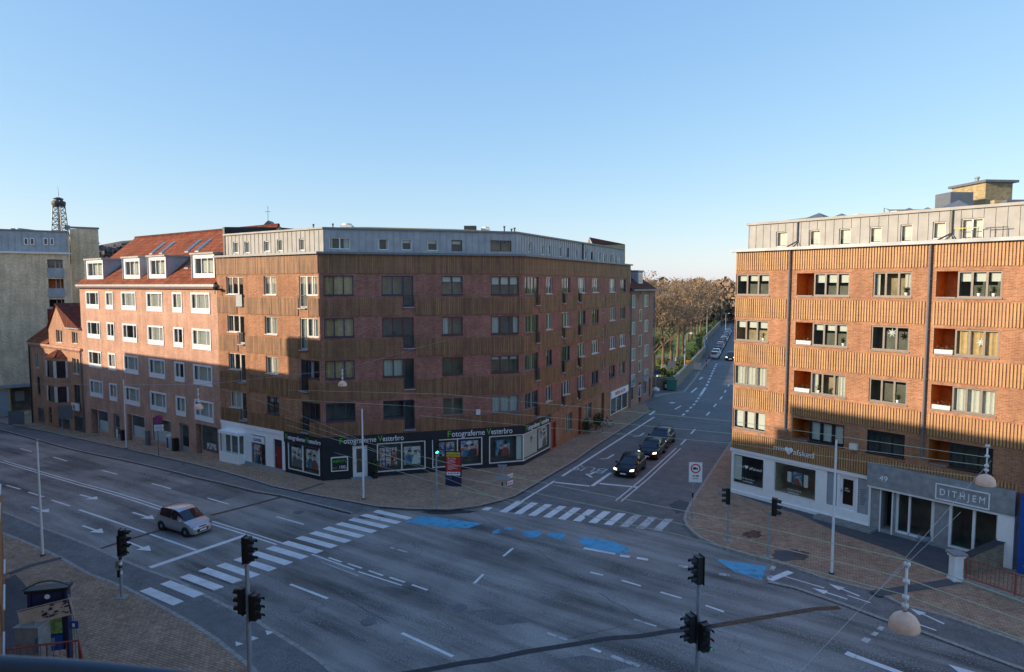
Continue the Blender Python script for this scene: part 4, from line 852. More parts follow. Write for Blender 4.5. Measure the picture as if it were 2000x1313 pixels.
m = MB(); m.tube([(-.2, .6, 1.0), (-.2, .6, 2.6)], .03, 'steel', 6); m.tube([(-.45, .6, 2.1), (.05, .6, 2.1)], .02, 'steel', 6); m.build('aerial', ch)
bh = thing('rear_house', 'yellow brick rear wall standing behind the zinc attic over the side street', 'building', tuple(at(1108, 470, 74)))
a, b = at(1072, 463, 64), at(1138, 461, 76); F = Wall(a, b); m = MB(); m.box(0, F.L, 0, .35, 14, a.z, 'yellow_brick'); m.poly([(0, -.01, a.z), (F.L, -.01, b.z), (F.L, .35, b.z), (0, .35, a.z)], 'lead'); m.build('wall', bh, F.M)
bh = thing('rear_house', 'brick gable with a dark red tile roof behind the far end of the attic', 'building', tuple(at(1180, 480, 86)))
a, b = at(1140, 500, 80), at(1160, 500, 79.5); gtop = at(1151, 463.5, 79.8); m = MB(); m.poly([a, b, gtop], 'yellow_brick'); e0, e1 = at(1164, 483, 80), at(1220, 493, 92); r1 = at(1220, 477, 95); m.poly([gtop, b + Vector((.5, .5, 0)), e1 + Vector((0, 0, -1.2)), r1], 'dark_red_tile'); m.build('gable_roof', bh, W0)
m = MB(); a, b = at(1158, 479, 79), at(1221, 477.5, 93); F = Wall((a.x, a.y), (b.x, b.y)); m.poly([(0, 0, 14), (F.L, 0, 14), (F.L, 0, b.z), (0, 0, a.z - .1)], 'yellow_brick'); m.poly([(F.L, 0, 14), (F.L, .4, 14), (F.L, .4, b.z), (F.L, 0, b.z)], 'yellow_brick'); m.build('parapet', bh, F.M)
# ---------------------------------------------------------------- orange brick house with white dormers (left)
tA = Vector((.8004315, -.5994243, 0))
eA = L0 - tA * 24.55
A = Wall(eA, L0)
LA = A.L
house = thing('brick_apartment_house', 'orange brick house with big white window boxes, red tile roof and four white dormers', 'building', (eA.x, eA.y, 0))
def pxwin(F, u0, v0, u1, v1): x0, z1 = F.sz(u0, v0); x1, z0 = F.sz(u1, v1); return x0, x1, z0, z1
z1c = 1 / 4.378
colp = [(740, 850, 3), (908, 972, 2), (1042, 1165, 3), (1257, 1393, 3), (1477, 1560, 2), (1637, 1798, 3)]
for i in range(4):
    top = 12.66 - i * 2.82; bot = top - 1.62
    for (a, b, n) in colp:
        x0 = A.sz(a * z1c, 600)[0] ; x1 = A.sz(b * z1c, 600)[0]
        div = [0, .28, .78, 1] if n == 3 else 2
        window(house, A, x0 + .1, x1 - .1, bot + .1, top - .1, div, 'white_frame', .02, rnd.choice(['f', 'f', 's', 'f']), .05, surround=.10, apron=.26, sill=False)
GR = [('r', 176, 189), ('w', 189.6, 209.7), ('d', 218.6, 231), ('r', 246, 255), ('w', 255.5, 281), ('w', 294.6, 332), ('d', 347, 365), ('r', 379, 390), ('W', 390.5, 423)]
gzs = []
for k, u0, u1 in GR:
    v = 830; x0 = A.sz(u0 + 3, v)[0]; x1 = A.sz(u1 + 3, v)[0]; zc = rz_(*A.P((x0 + x1) / 2)[:2]) + PV
    if k == 'r': A.holes.append((x0, x1, zc, zc + 2.45, 1.2)); m = MB(); m.poly([(x0, 1.19, zc), (x1, 1.19, zc), (x1, 1.19, zc + 2.45), (x0, 1.19, zc + 2.45)], 'brown_door'); m.build('entrance_recess', house, A.M)
    if k in 'wW':
        o = shopwin(house, A, x0 + .08, x1 - .08, zc + .42, zc + 2.4, [], 'pale_frame' if k == 'w' else 'steel', .05, .06, hole=True, inner='interior', prints=[(0, 1, 0, .52, 'white_frame')] if k == 'w' else [(.2, .8, .05, .3, 'photo_print_bw')])
    if k == 'd': A.holes.append((x0, x1, zc, zc + 2.3, .2)); door(house, A, x0, x1, zc, zc + 2.3, 'grey_panel', 'lead', .15, glass=(.4, .12, 'interior'), name='shop_door')
m = MB(); holewall(m, 0, LA, -2.6, 13.2, A.holes, 'orange_brick'); m.poly([(0, 0, -2.6), (0, 0, 13.2), (0, 5.5, 18.0), (0, 11, 13.2), (0, 11, -2.6)], 'orange_brick'); m.poly([(LA, .8, 13.2), (LA, 5.5, 18.0), (LA, 11, 13.2)], 'orange_brick'); m.poly([(0, 11, -2.6), (LA, 11, -2.6), (LA, 11, 13.2), (0, 11, 13.2)], 'orange_brick'); m.build('wall', house, A.M)
m = MB(); m.box(-.15, LA + .1, -.32, -.02, 13.12, 13.3, 'steel'); m.box(-.1, LA, -.3, 0, 12.95, 13.11, 'brown_frame'); m.build('gutter', house, A.M)
m = MB(); m.poly([(-.2, -.3, 13.27), (LA, -.3, 13.27), (LA, 5.5, 18.1), (-.2, 5.5, 18.1)], 'red_tile'); m.poly([(-.2, 11.3, 13.2), (-.2, 5.5, 18.1), (LA, 5.5, 18.1), (LA, 11.3, 13.2)], 'red_tile'); m.tube([(-.2, 5.5, 18.12), (LA, 5.5, 18.12)], .12, 'dark_red_tile', 6); m.build('roof', house, A.M)
sl_ = (18.1 - 13.27) / 5.8
for k, (u0, u1) in enumerate([(168, 201), (241, 273), (290, 324), (376, 419)]):
    F = A; x0 = F.sz(u0, 530, .35)[0]; x1 = F.sz(u1, 530, .35)[0]; y0 = .35; zb, zt = 13.6, 15.62
    m = MB(); ye = (zt - 13.27) / sl_ - .3
    holewall(m, x0, x1, zb, zt, [(x0 + .35, x1 - .15, zb + .55, zt - .25, .08)], 'white_frame', y=y0)
    m.poly([(x0, y0, zb), (x0, ye, zt), (x0, y0, zt)], 'white_frame'); m.poly([(x1, y0, zb), (x1, ye, zt), (x1, y0, zt)], 'zinc')  # shade of the right cheek is put into its colour; left stays white
    m.box(x0 - .15, x1 + .12, y0 - .15, ye + .3, zt, zt + .14, 'pale_zinc'); m.tube([(x0 + .02, y0 - .06, zb), (x0 + .02, y0 - .06, zt)], .045, 'steel', 6)
    do = m.build('dormer', house, F.M)
    g = MB(); g.box(x0 + .35, x1 - .15, y0 + .05, y0 + .09, zt - .31, zt - .25, 'white_frame')
    for q in (0, 1 / 3, 2 / 3, 1): xx = x0 + .35 + (x1 - x0 - .56) * q; g.box(xx, xx + .06, y0 + .05, y0 + .09, zb + .55, zt - .31, 'white_frame')
    g.poly([(x0 + .35, y0 + .5, zb + .55), (x1 - .15, y0 + .5, zb + .55), (x1 - .15, y0 + .5, zt - .25), (x0 + .35, y0 + .5, zt - .25)], 'curtain'); g.build('window', do, F.M); g = MB(); g.poly([(x0 + .35, y0 + .07, zb + .55), (x1 - .15, y0 + .07, zb + .55), (x1 - .15, y0 + .07, zt - .25), (x0 + .35, y0 + .07, zt - .25)], 'window_glass'); g.build('pane', do, F.M)
def roofwin(x, y, w, l):
    m = MB(); z = lambda yy: 13.27 + (yy + .3) * sl_ + .06
    m.poly([(x, y, z(y)), (x + w, y, z(y)), (x + w, y + l, z(y + l)), (x, y + l, z(y + l))], 'steel'); m.poly([(x + .07, y + .07, z(y + .07) + .02), (x + w - .07, y + .07, z(y + .07) + .02), (x + w - .07, y + l - .07, z(y + l - .07) + .02), (x + .07, y + l - .07, z(y + l - .07) + .02)], 'blue_glass'); m.poly([(x, y, z(y) - .06), (x + w, y, z(y) - .06), (x + w, y, z(y)), (x, y, z(y))], 'steel'); m.build('roof_window', house, A.M)
for u, v in ((293, 491), (312, 490), (362, 487), (382, 485)):
    x, zz = A.sz(u, v, 3.2); roofwin(x, 3.1, .6, 1.35)
for u in (228, 366): roofwin(A.sz(u, 520, 1.6)[0], 1.3, .6, 1.2)
m = MB(); m.tube([A.M.inverted() @ at(420, 555, 51.0), A.M.inverted() @ (at(420, 575, 51.0))], .03, 'dark_metal', 6); m.lathe([(0, 0), (.22, .05), (.3, .16)], tuple(A.M.inverted() @ at(424, 568, 51)), 'dark_metal', 12); m.build('satellite_dish', house, A.M)
# ---------------------------------------------------------------- little gabled house with bay window
B0 = Wall(L0 - tA * 38.3, eA); LB = B0.L; ex = lambda s: 38.3 - s
gab = thing('gabled_house', 'narrow red brick house with pointed gable, dentil cornice and small bay window', 'building', (B0.a.x, B0.a.y, 0))
zz0 = -3.0
def arch(par, F, x0, x1, z0, z1, fr='house_frame', arched=False):
    window(par, F, x0, x1, z0, z1, 2, 'pale_frame' if not arched else 'navy_frame', .14, 's', .06)
g0 = rz_(*B0.P(6)[:2])
bz = lambda v, u: B0.sz(u, v)
for u0, v0, u1, v1 in ((69, 690, 77, 719), (89, 690, 96, 705), (140.5, 699, 155, 732)): window(gab, B0, *pxwin(B0, u0, v0, u1, v1), 2, 'pale_frame', .14, 's', .05)
for u0, v0, u1, v1 in ((72, 736, 79.5, 771), (91, 721, 98, 744), (144, 751, 158, 789), (92, 761, 99, 784)): window(gab, B0, *pxwin(B0, u0, v0, u1, v1), 2, 'navy_frame', .14, '', .05)
for u0, v0, u1, v1 in ((109, 644, 122, 670), (140, 648, 152, 672)): window(gab, B0, *pxwin(B0, u0, v0, u1, v1), 2, 'pale_frame', .14, 's', .05)
for u0, v0, u1, v1, k in ((75, 796, 87, 825, 'w'), (95, 795, 102, 828, 'd'), (115, 815, 137, 838, 'w'), (146, 812, 166, 845, 'w')):
    x0, x1, z0, z1 = pxwin(B0, u0, v0, u1, v1)
    if k == 'w': shopwin(gab, B0, x0, x1, z0, z1, [], 'grey_frame', .06, .06, hole=True)
    else: B0.holes.append((x0, x1, z0, z1, .3)); door(gab, B0, x0, x1, z0, z1, 'brown_door', 'brown_frame', .2)
sL, sR = ex(32.7), ex(27.8); e1, e2 = 7.1, 9.05; gA = ex(30.3)
m = MB(); holewall(m, 0, LB, zz0, e1, [h for h in B0.holes if h[2] < e1], 'house_brick')
holewall(m, sL, sR, e1, 8.85, [h for h in B0.holes if h[2] > e1 and h[1] < sR], 'house_brick'); holewall(m, sR, LB, e1, e2, [h for h in B0.holes if h[2] > e1 and h[0] > sR], 'house_brick')
m.poly([(sL, 0, 8.85), (sR, 0, 8.85), (gA, 0, 11.3)], 'house_brick'); m.poly([(0, 0, zz0), (0, 0, e1), (0, 4, 10.3), (0, 8, e1), (0, 8, zz0)], 'house_brick'); m.poly([(sL, 0, e1), (sL, 0, 8.85), (sL, 2.6, 8.85), (sL, 2.6, e1)], 'house_brick'); m.build('wall', gab, B0.M)
m = MB(); m.poly([(-.2, -.25, e1), (sL, -.25, e1), (sL, 4, 10.4), (-.2, 4, 10.4)], 'red_tile'); m.poly([(-.2, 4, 10.4), (LB, 4, 10.4), (LB, 8.2, e1), (-.2, 8.2, e1)], 'dark_red_tile')
m.poly([(sR, -.25, e2), (LB, -.25, e2), (LB, 4, 11.3), (gA, 4.2, 11.4), (gA, -.2, 11.42)], 'dark_red_tile'); m.poly([(sL - .15, -.2, 8.7), (gA, -.2, 11.42), (gA, 4.2, 11.4), (sL - .15, 3, 8.7)], 'red_tile'); m.box(ex(38.3), ex(38.3) + 3.9, 1.9, 4.5, 8.6, 10.6, 'dark_red_tile'); m.build('roof', gab, B0.M)
m = MB(); m.box(-.1, LB, -.22, -.001, 6.86, 7.08, 'orange_brick')
for i in range(int(LB / .32)): m.box(i * .32, i * .32 + .15, -.15, -.002, 6.66, 6.86, 'orange_brick')
m.box(sR, LB, -.3, 0, e2 - .12, e2, 'steel'); m.build('cornice', gab, B0.M)
bx0, bz1 = B0.sz(102, 695); bx1, _ = B0.sz(131, 700); bz0 = B0.sz(115, 790)[1]
mx_ = bx0 + .9
m = MB(); out_ = .9
fp_ = [(bx0, 0), (bx0 + .75, -out_), (bx1 - .75, -out_), (bx1, 0)]
for (xa, ya_), (xb_, yb_) in zip(fp_, fp_[1:]):
    for z0, z1 in ((bz0, bz0 + .5), (bz0 + 2.1, bz0 + 3.0), (bz1 - .3, bz1)): m.poly([(xa, ya_, z0), (xb_, yb_, z0), (xb_, yb_, z1), (xa, ya_, z1)], 'house_brick')
    for z0, z1 in ((bz0 + .5, bz0 + 2.1), (bz0 + 3.0, bz1 - .3)):
        for k in (.0, .85): xa2, ya2 = xa + (xb_ - xa) * k, ya_ + (yb_ - ya_) * k; xb2, yb2 = xa + (xb_ - xa) * (k + .15), ya_ + (yb_ - ya_) * (k + .15); m.poly([(xa2, ya2, z0), (xb2, yb2, z0), (xb2, yb2, z1), (xa2, ya2, z1)], 'pale_frame')
        xa2, ya2 = xa + (xb_ - xa) * .15, ya_ + (yb_ - ya_) * .15; xb2, yb2 = xa + (xb_ - xa) * .85, ya_ + (yb_ - ya_) * .85; m.poly([(xa2, ya2 + .08, z0), (xb2, yb2 + .08, z0), (xb2, yb2 + .08, z1), (xa2, ya2 + .08, z1)], 'car_glass')
m.poly([(fp_[0][0], 0, bz0), (fp_[1][0], -out_, bz0), (fp_[2][0], -out_, bz0), (fp_[3][0], 0, bz0)], 'house_brick')
top_ = (bx0 + (bx1 - bx0) / 2, 0, bz1 + .9)
for (xa, ya_), (xb_, yb_) in zip(fp_, fp_[1:]): m.poly([(xa - .1, ya_ - .1, bz1), (xb_ + .1, yb_ - .1, bz1), top_], 'dark_red_tile')
m.build('bay_window', gab, B0.M)
m = MB(); m.tube([(LB - .25, -.1, -2.5), (LB - .25, -.1, 6.9)], .06, 'lead', 6); m.tube([(.15, -.1, -2.5), (.15, -.1, 6.9)], .07, 'dark_metal', 6); m.build('downpipe', gab, B0.M)
m = MB(); xq = B0.sz(152, 806)[0]; m.box(xq - .6, xq + 1.0, -.35, -.2, g0 + 2.6, g0 + 3.3, 'white_frame'); sg = m.build('shop_sign', gab, B0.M); m = MB(); m.lathe([(0, 0), (.22, 0), (.22, .02), (0, .02)], (0, 0, 0), 'orange_plastic', 14); m.build('roundel', sg, B0.M @ Matrix.Translation((xq + .1, -.36, g0 + 2.95)) @ Matrix.Rotation(pi / 2, 4, 'X'))
# ---------------------------------------------------------------- beige block at the far left
bq = at(137, 560, 84); dB = Vector((.85, .53, 0)).normalized()
F = Wall(bq - dB * 45, t=dB, z=0); F.L = 45
beige = thing('beige_apartment_building', 'tall beige brick block with bluish metal attic and recessed balconies at the far left', 'building', (bq.x, bq.y, 0))
zt = at(133, 497, bq.y).z; zr = at(133, 455, bq.y + 1).z
hx0, hz1 = F.sz(92, 507); hx1, _ = F.sz(122, 507)
bal = [(hx0, hx1, F.sz(100, v1)[1], F.sz(100, v0)[1], 1.4) for v0, v1 in ((507, 537), (545, 577), (585, 613))]
sx0_, sz1_ = F.sz(18, 757); sx1_, sz0_ = F.sz(70, 803)
F.holes = bal + [(sx0_, sx1_ + 1, sz0_, sz1_, 1.5)]
m = MB(); holewall(m, 0, 45, -6, zt, F.holes, 'beige_brick'); m.poly([(45, 0, -6), (45, 9, -6), (45, 9, zt), (45, 0, zt)], 'beige_brick')
for h in F.holes: m.poly([(h[0], h[4], h[2]), (h[1], h[4], h[2]), (h[1], h[4], h[3]), (h[0], h[4], h[3])], 'orange_wood' if h is F.holes[1] else ('interior' if h[4] > 1.45 else 'car_glass'))
m.build('wall', beige, F.M)
for h in bal:
    m = MB(); m.box(h[0] - .05, h[1] + .05, -.12, -.02, h[2] - .25, h[2] + .85, 'zinc'); m.build('balcony_front', beige, F.M)
    m = MB(); 
    for q in (.45, .75): m.box(h[0] + (h[1] - h[0]) * q, h[0] + (h[1] - h[0]) * q + .1, 1.25, 1.35, h[2] + .3, h[3], 'white_frame')
    m.build('balcony_window', beige, F.M)
m = MB(); m.poly([(0, .9, zt), (45, .9, zt), (45, .9, zr), (0, .9, zr + .3)], 'zinc'); m.poly([(45, .9, zt), (45, 9, zt), (45, 9, zr), (45, .9, zr)], 'beige_brick'); m.box(0, 45.2, -.25, .9, zt, zt + .22, 'curtain')
for i in range(70): m.box(i * .65, i * .65 + .03, .86, .899, zt + .22, zr, 'zinc', 'k')
m.box(0, 45.1, .8, 9, zr, zr + .18, 'lead'); m.build('attic', beige, F.M)
for u0, u1 in ((46, 55), (58, 67), (84.5, 93.5), (97, 105)):
    x0, x1, z0, z1 = [*(F.sz(u0, 465, .9)[0], F.sz(u1, 465, .9)[0]), F.sz(u0, 478.5, .9)[1], F.sz(u0, 465, .9)[1]]; m = MB(); m.box(x0, x1, .8, .85, z0, z1, 'curtain'); m.box(x0 + .1, x1 - .1, .79, .80, z0 + .1, z1 - .1, 'poster_blue' if 0 else 'blue_glass'); m.build('attic_window', beige, F.M)
for u, v in ((23, 446), (48, 448), (101, 452)): rooftop(u, v, 88, .25, .6, .5, 'dark_metal', 'roof_vent', beige)
p = at(36, 450, 90); m = MB(); m.poly([(-2, 0, -1.2), (2.2, 0, -1.2), (0, 0, .3)], 'lead'); m.poly([(-2, 3, -1.2), (2.2, 3, -1.2), (0, 3, .3)], 'lead'); m.poly([(-2, 0, -1.2), (0, 0, .3), (0, 3, .3), (-2, 3, -1.2)], 'lead'); m.poly([(2.2, 0, -1.2), (0, 0, .3), (0, 3, .3), (2.2, 3, -1.2)], 'lead'); m.build('roof_lantern', beige, Matrix.Translation(p))
m = MB(); F3 = F; x0 = 45; z3 = at(160, 452, 93).z
q = at(192, 452, 97); F4 = Wall(bq + Vector((.3, 5.5, 0)), t=dB); F4.L = F4.sz(192, 452)[0]; m.poly([(-3, 0, -6), (F4.L, 0, -6), (F4.L, 0, z3 + .2), (-3, 0, z3 - .1)], 'beige_brick'); m.poly([(F4.L, 0, -6), (F4.L, 6, -6), (F4.L, 6, z3), (F4.L, 0, z3 + .2)], 'beige_brick'); m.box(-3, F4.L + .1, -.08, .25, z3 + .0, z3 + .22, 'lead'); m.build('stair_tower', beige, F4.M)
m = MB(); xa = F.sz(28, 780)[0]; m.box(xa, xa + .9, 1.2, 1.25, sz0_ + 1.2, sz0_ + 2.4, 'grey_panel'); m.box(sx0_ - 4, sx0_ - .1, -.3, -.02, sz0_ - .3, sz0_ + 2.6, 'grey_panel'); m.box(sx0_ - 6, sx1_ + 1, -.6, -.02, sz1_ , sz1_ + .35, 'zinc'); m.build('shop_front', beige, F.M)
# ---------------------------------------------------------------- pink brick end house on the side street
w3 = Wall(R0 + mR.t * .02, R0 + mR.t * 9.3); end = thing('end_house', 'pink brick end house with white windows, tiled roof and blue-grey dormer', 'building', (R0.x, R0.y, 0))
L3 = w3.sz(1275, 700)[0]; w3.L = L3
for i in range(4):
    for (u0, u1) in ((1233.5, 1240.5), (1259, 1266)):
        v0 = [573, 624, 673, 722][i]; x0 = w3.sz(u0, v0)[0]; x1 = w3.sz(u1, v0)[0]; zt_ = 12.15 - 2.85 * i
        window(end, w3, x0, x1, zt_ - 1.35, zt_, 2, 'white_frame', .05, 'f', .05, sill=False)
for i in range(4):
    x0 = w3.sz(1248.5, 620)[0]; x1 = w3.sz(1253.5, 620)[0]; zt_ = 10.55 - 2.82 * i
    if zt_ > 2: window(end, w3, x0, x1, zt_ - 1.3, zt_, 1, 'white_frame', .05, 'b', .05, sill=False)
w3.holes += [(.4, 1.5, .9, 2.5, .1), (3.6, 4.5, .15, 2.4, .3), (5.4, 6.7, .9, 2.5, .1), (7.9, 8.6, .15, 2.4, .3)]
shopwin(end, w3, .4, 1.5, .9, 2.5, [], 'grey_panel'); shopwin(end, w3, 5.4, 6.7, .9, 2.5, [6.05], 'grey_panel'); door(end, w3, 3.6, 4.5, .15, 2.4, 'brown_door', 'brown_frame', .2); door(end, w3, 7.9, 8.6, .15, 2.4, 'red_door', 'brown_frame', .2)
m = MB(); holewall(m, 0, L3, -.1, 12.75, w3.holes, 'pink_brick'); m.poly([(L3, 0, -.1), (L3, 10, -.1), (L3, 10, 12.75), (L3, 0, 12.75)], 'pink_brick'); m.poly([(0, 0, 12.7), (0, 5, 17.1), (0, 10, 12.7)], 'pink_brick'); m.build('wall', end, w3.M)
m = MB(); zr_ = 17.3; xr = 4.0
m.poly([(-.1, -.35, 12.75), (L3 + .5, -.35, 12.75), (xr + .2, 5, zr_), (-.1, 5, zr_)], 'dark_red_tile'); m.poly([(L3 + .5, -.35, 12.75), (L3 + .5, 10.3, 12.75), (xr + .2, 5, zr_)], 'red_tile'); m.poly([(-.1, 10.3, 12.75), (-.1, 5, zr_), (xr + .2, 5, zr_), (L3 + .5, 10.3, 12.75)], 'red_tile'); m.box(-.1, L3 + .55, -.5, -.3, 12.62, 12.8, 'lead'); m.build('roof', end, w3.M)
for x0, x1 in ((.1, 1.7), (4.4, 6.4)):
    m = MB(); m.box(x0, x1, .5, 3.0, 13.1, 14.75, 'zinc'); m.box(x0 - .1, x1 + .1, .4, 3.4, 14.75, 14.9, 'lead'); m.box(x0 + .15, x1 - .15, .45, .499, 13.45, 14.6, 'white_frame'); m.box(x0 + .25, (x0 + x1) / 2 - .05, .43, .449, 13.55, 14.5, 'car_glass'); m.box((x0 + x1) / 2 + .05, x1 - .25, .43, .449, 13.55, 14.5, 'car_glass'); m.build('dormer', end, w3.M)
m = MB(); m.tube([(L3 + .05, -.1, 0), (L3 + .05, -.1, 12.6)], .06, 'lead', 6); m.tube([(.1, -.12, 0), (.1, -.12, 12.6)], .07, 'lead', 6); m.tube([(3.0, -.4, 12.6), (3.0, -.15, 12.2), (3.0, -.1, 11.6)], .07, 'steel', 6); m.build('downpipe', end, w3.M)
m = MB(); m.box(0, L3, -.05, -.001, 2.75, 2.95, 'lead'); m.build('cornice', end, w3.M)
# ---------------------------------------------------------------- right block with sunlit tile bands
P4 = G(1427, 965, 0)
B = Wall(P4, P4 + Vector((.6295, -.777, 0)) * 22); LBk = 22
right = thing('sunlit_apartment_building', 'sunlit red brick block with yellow tile bands, orange loggias and white and grey shop fronts', 'building', (P4.x, P4.y, 0))
HB = [13.9, 11.1, 8.3, 5.52]; SB = [12.62, 9.82, 7.06, 4.3]
curt = [['b', 'b', 's', 'b'], ['b', 'b', '', 't'], ['f', 's', '', 'f'], ['B b', 'B b', '', '']]
BAYS = [(.04, 2.27, None), (4.98, 6.98, 3.98), (8.2, 10.08, None), (12.12, 13.95, 11.2), (16.2, 18.1, None), (19.9, 21.7, None)]
for i, (h, s) in enumerate(zip(HB, SB)):
    for j, (x0, x1, lg) in enumerate(BAYS):
        fr = 'grey_frame' if i < 3 else 'black_paint'
        if i == 3 and j == 0: fr = 'grey_frame'
        lab = None
        window(right, B, x0, x1, s, h, 3, fr, .10, curt[i][j] if j < 4 else 's', .075, inter='warm_interior' if rnd.random() < .5 else 'interior', lab=lab)
        if lg is not None:
            B.holes.append((lg, x0, s, h, 1.3)); m = MB()
            m.poly([(lg, 1.29, s), (x0, 1.29, s), (x0, 1.29, h), (lg, 1.29, h)], 'orange_wood'); m.poly([(x0 - .004, .06, s), (x0 - .004, 1.29, s), (x0 - .004, 1.29, h), (x0 - .004, .06, h)], 'orange_wood'); m.poly([(lg + .004, .06, s), (lg + .004, 1.29, s), (lg + .004, 1.29, h), (lg + .004, .06, h)], 'orange_wood')
            m.poly([(lg, .06, h - .005), (x0, .06, h - .005), (x0, 1.29, h - .005), (lg, 1.29, h - .005)], 'orange_wood'); m.box(lg + .05, x0 - .05, -.06, .12, s - .06, s + .03, 'grey_frame'); m.box(lg + .55, lg + .63, 1.2, 1.28, s, h, 'brown_frame'); m.build('loggia', right, B.M)
            if (i, j) in ((1, 1), (2, 1), (1, 3), (2, 3)):
                fb = tag(link('flower_box', None, None, B.M @ Matrix.Translation((lg + .06, -.02, s + .034))), 'white flower box in the %s orange loggia %s' % (['', 'second', 'third'][i] + ' floor from top', 'beside the left downpipe' if j == 1 else 'near the right picture edge'), 'flower box', 'flower boxes in the loggias')
                m = MB(); w = x0 - lg - .12; m.box(0, w, 0, .2, 0, .2, 'curtain'); m.build('trough', fb)
                m = MB(); r_ = random.Random(i * 5 + j)
                for k in range(60): cx_, cz = r_.uniform(.05, w - .05), r_.uniform(.2, .36); a = r_.uniform(-.1, .1); m.poly([(cx_ - .03, .1 + a, cz), (cx_ + .03, .1 - a, cz + .01), (cx_ + .01, .1, cz + .09)], 'hedge_leaf' if k % 4 else 'red_plastic')
                m.build('flowers', fb)
sk = lambda i: [(3.4, 3.75), (10.78, 11.1)]
for z0, z1 in [(14.12, 15.25), (11.28, 12.4), (8.5, 9.6), (5.72, 6.85)]: band(right, B, .03, LBk, z0, z1, 'oak_tile', .14, .078, .06, sk(0), name='tile_band')
band(right, B, .03, 8.4, 3.02, 4.08, 'oak_tile', .14, .078, .06, [], name='tile_band'); band(right, B, 8.4, 15.0, 3.78, 4.08, 'oak_tile', .14, .078, .06, [], name='tile_band')
# shop openings
wins = [B.sz(1431.4, 883) + B.sz(1491.6, 956), B.sz(1513, 896.5) + B.sz(1593.6, 979)]
sh = [(.14, 2.25, .82, 2.66, .1), (2.93, 5.5, .9, 2.72, .1)]
B.holes += sh
def zoneB(x, z):
    if z > 3.0: return 'red_brick'
    return 'white_render' if x < 8.45 else 'concrete'
B.holes += [(6.12, 6.7, .9, 2.8, .08), (6.8, 7.75, .85, 2.75, .15), (7.83, 8.4, .85, 2.78, .06), (9.05, 9.6, .3, 2.75, .9), (9.75, 11.6, .3, 2.62, .25), (12.25, 14.35, .3, 2.55, .12)]
m = MB(); holewall(m, 0, LBk, -.2, 15.3, B.holes, 'red_brick', zoneB, xt=[8.45], zt=[3.0])
sd = Vector((.43, .9, 0)).normalized(); Q = P4 + sd * 16
# side wall along the side street and rear
inv = B.M.inverted(); q1 = inv @ Q
m.poly([(0, 0, -.2), tuple(Vector((q1.x, q1.y, -.2))), (q1.x, q1.y, 15.3), (0, 0, 15.3)], 'red_brick'); m.poly([(LBk, 0, -.2), (LBk, 12, -.2), (LBk, 12, 15.3), (LBk, 0, 15.3)], 'red_brick'); m.poly([(q1.x, q1.y, -.2), (LBk, 12, -.2), (LBk, 12, 15.3), (q1.x, q1.y, 15.3)], 'red_brick')
m.build('wall', right, B.M)
m = MB(); m.box(-.06, 8.43, -.09, -.002, 2.82, 3.0, 'white_frame'); m.box(-.03, 8.43, -.06, -.001, .12, .34, 'white_render'); m.build('fascia', right, B.M)
m = MB(); m.box(8.44, 15.0, -.35, -.002, 2.62, 3.76, 'concrete'); m.build('concrete_canopy', right, B.M)
m = MB(); m.box(8.44, 15.0, -.30, -.004, 2.50, 2.61, 'white_frame'); m.box(14.35, 15.0, -.30, -.003, -.1, 2.5, 'white_render'); m.build('canopy_trim', right, B.M)
shopwin(right, B, sh[0][0] + .03, sh[0][1] - .03, .85, 2.63, [], 'white_frame', .03, .09, inner='interior', depth=2.2, prints=[(.0, .25, .1, .95, 'curtain')])
shopwin(right, B, sh[1][0] + .03, sh[1][1] - .03, .93, 2.69, [], 'white_frame', .03, .09, inner='warm_interior', depth=2.2, prints=[(.3, .4, .4, .75, 'curtain'), (.42, .66, .35, .78, 'photo_print_blue'), (.7, .8, .33, .75, 'curtain')])
m = MB(); m.box(6.14, 6.68, .05, .079, .9, 2.8, 'grey_panel'); m.box(7.85, 8.38, .03, .059, .85, 2.78, 'grey_panel'); gp = m.build('frosted_panel', right, B.M)
m = MB()
for k, w in enumerate([.3, .34, .28, .2, .32, .36, .3, .25, .2]): m.box(7.95, 7.95 + w, .025, .029, 2.15 - k * .1, 2.18 - k * .1, 'dark_metal')
m.build('small_lettering', gp, B.M)
dr = door(right, B, 6.8, 7.75, .85 - .02, 2.75, 'white_frame', 'white_frame', .06, glass=(.3, .12, 'brown_door'), name='shop_door')
text('min', .13, 'white_letter', 'lettering', dr, textM(B, 7.1, 2.0, .05), .002); text('afsked', .11, 'white_letter', 'lettering', dr, textM(B, 7.1, 1.88, .05), .002)
def heart(m, x, z, s, y=-.09, mat='white_letter', t=.02):
    pts = []
    for k in range(28): a = 2 * pi * k / 28; pts.append((x + s * .062 * 16 * sin(a) ** 3, z + s * .062 * (13 * cos(a) - 5 * cos(2 * a) - 2 * cos(3 * a) - cos(4 * a))))
    m.poly([(p[0], y - t, p[1]) for p in pts], mat)
    for p, q in zip(pts, pts[1:] + pts[:1]): m.poly([(p[0], y - t, p[1]), (q[0], y - t, q[1]), (q[0], y, q[1]), (p[0], y, p[1])], mat)
xs_, zs_ = B.sz(1513, 880); xe_, _ = B.sz(1591, 890); wW = xe_ - xs_
textfit('min', xs_, xs_ + wW * .27, 3.45, 'white_letter', 'shop_name', right, B, -.10, .30); textfit('afsked', xs_ + wW * .50, xs_ + wW, 3.37, 'white_letter', 'shop_name', right, B, -.10, .34)
m = MB(); heart(m, xs_ + wW * .385, 3.55, .26); m.box(xs_ + wW * .395, xs_ + wW * .405, -.115, -.111, 3.36, 3.62, 'brown_tile'); m.build('heart_emblem', right, B.M)
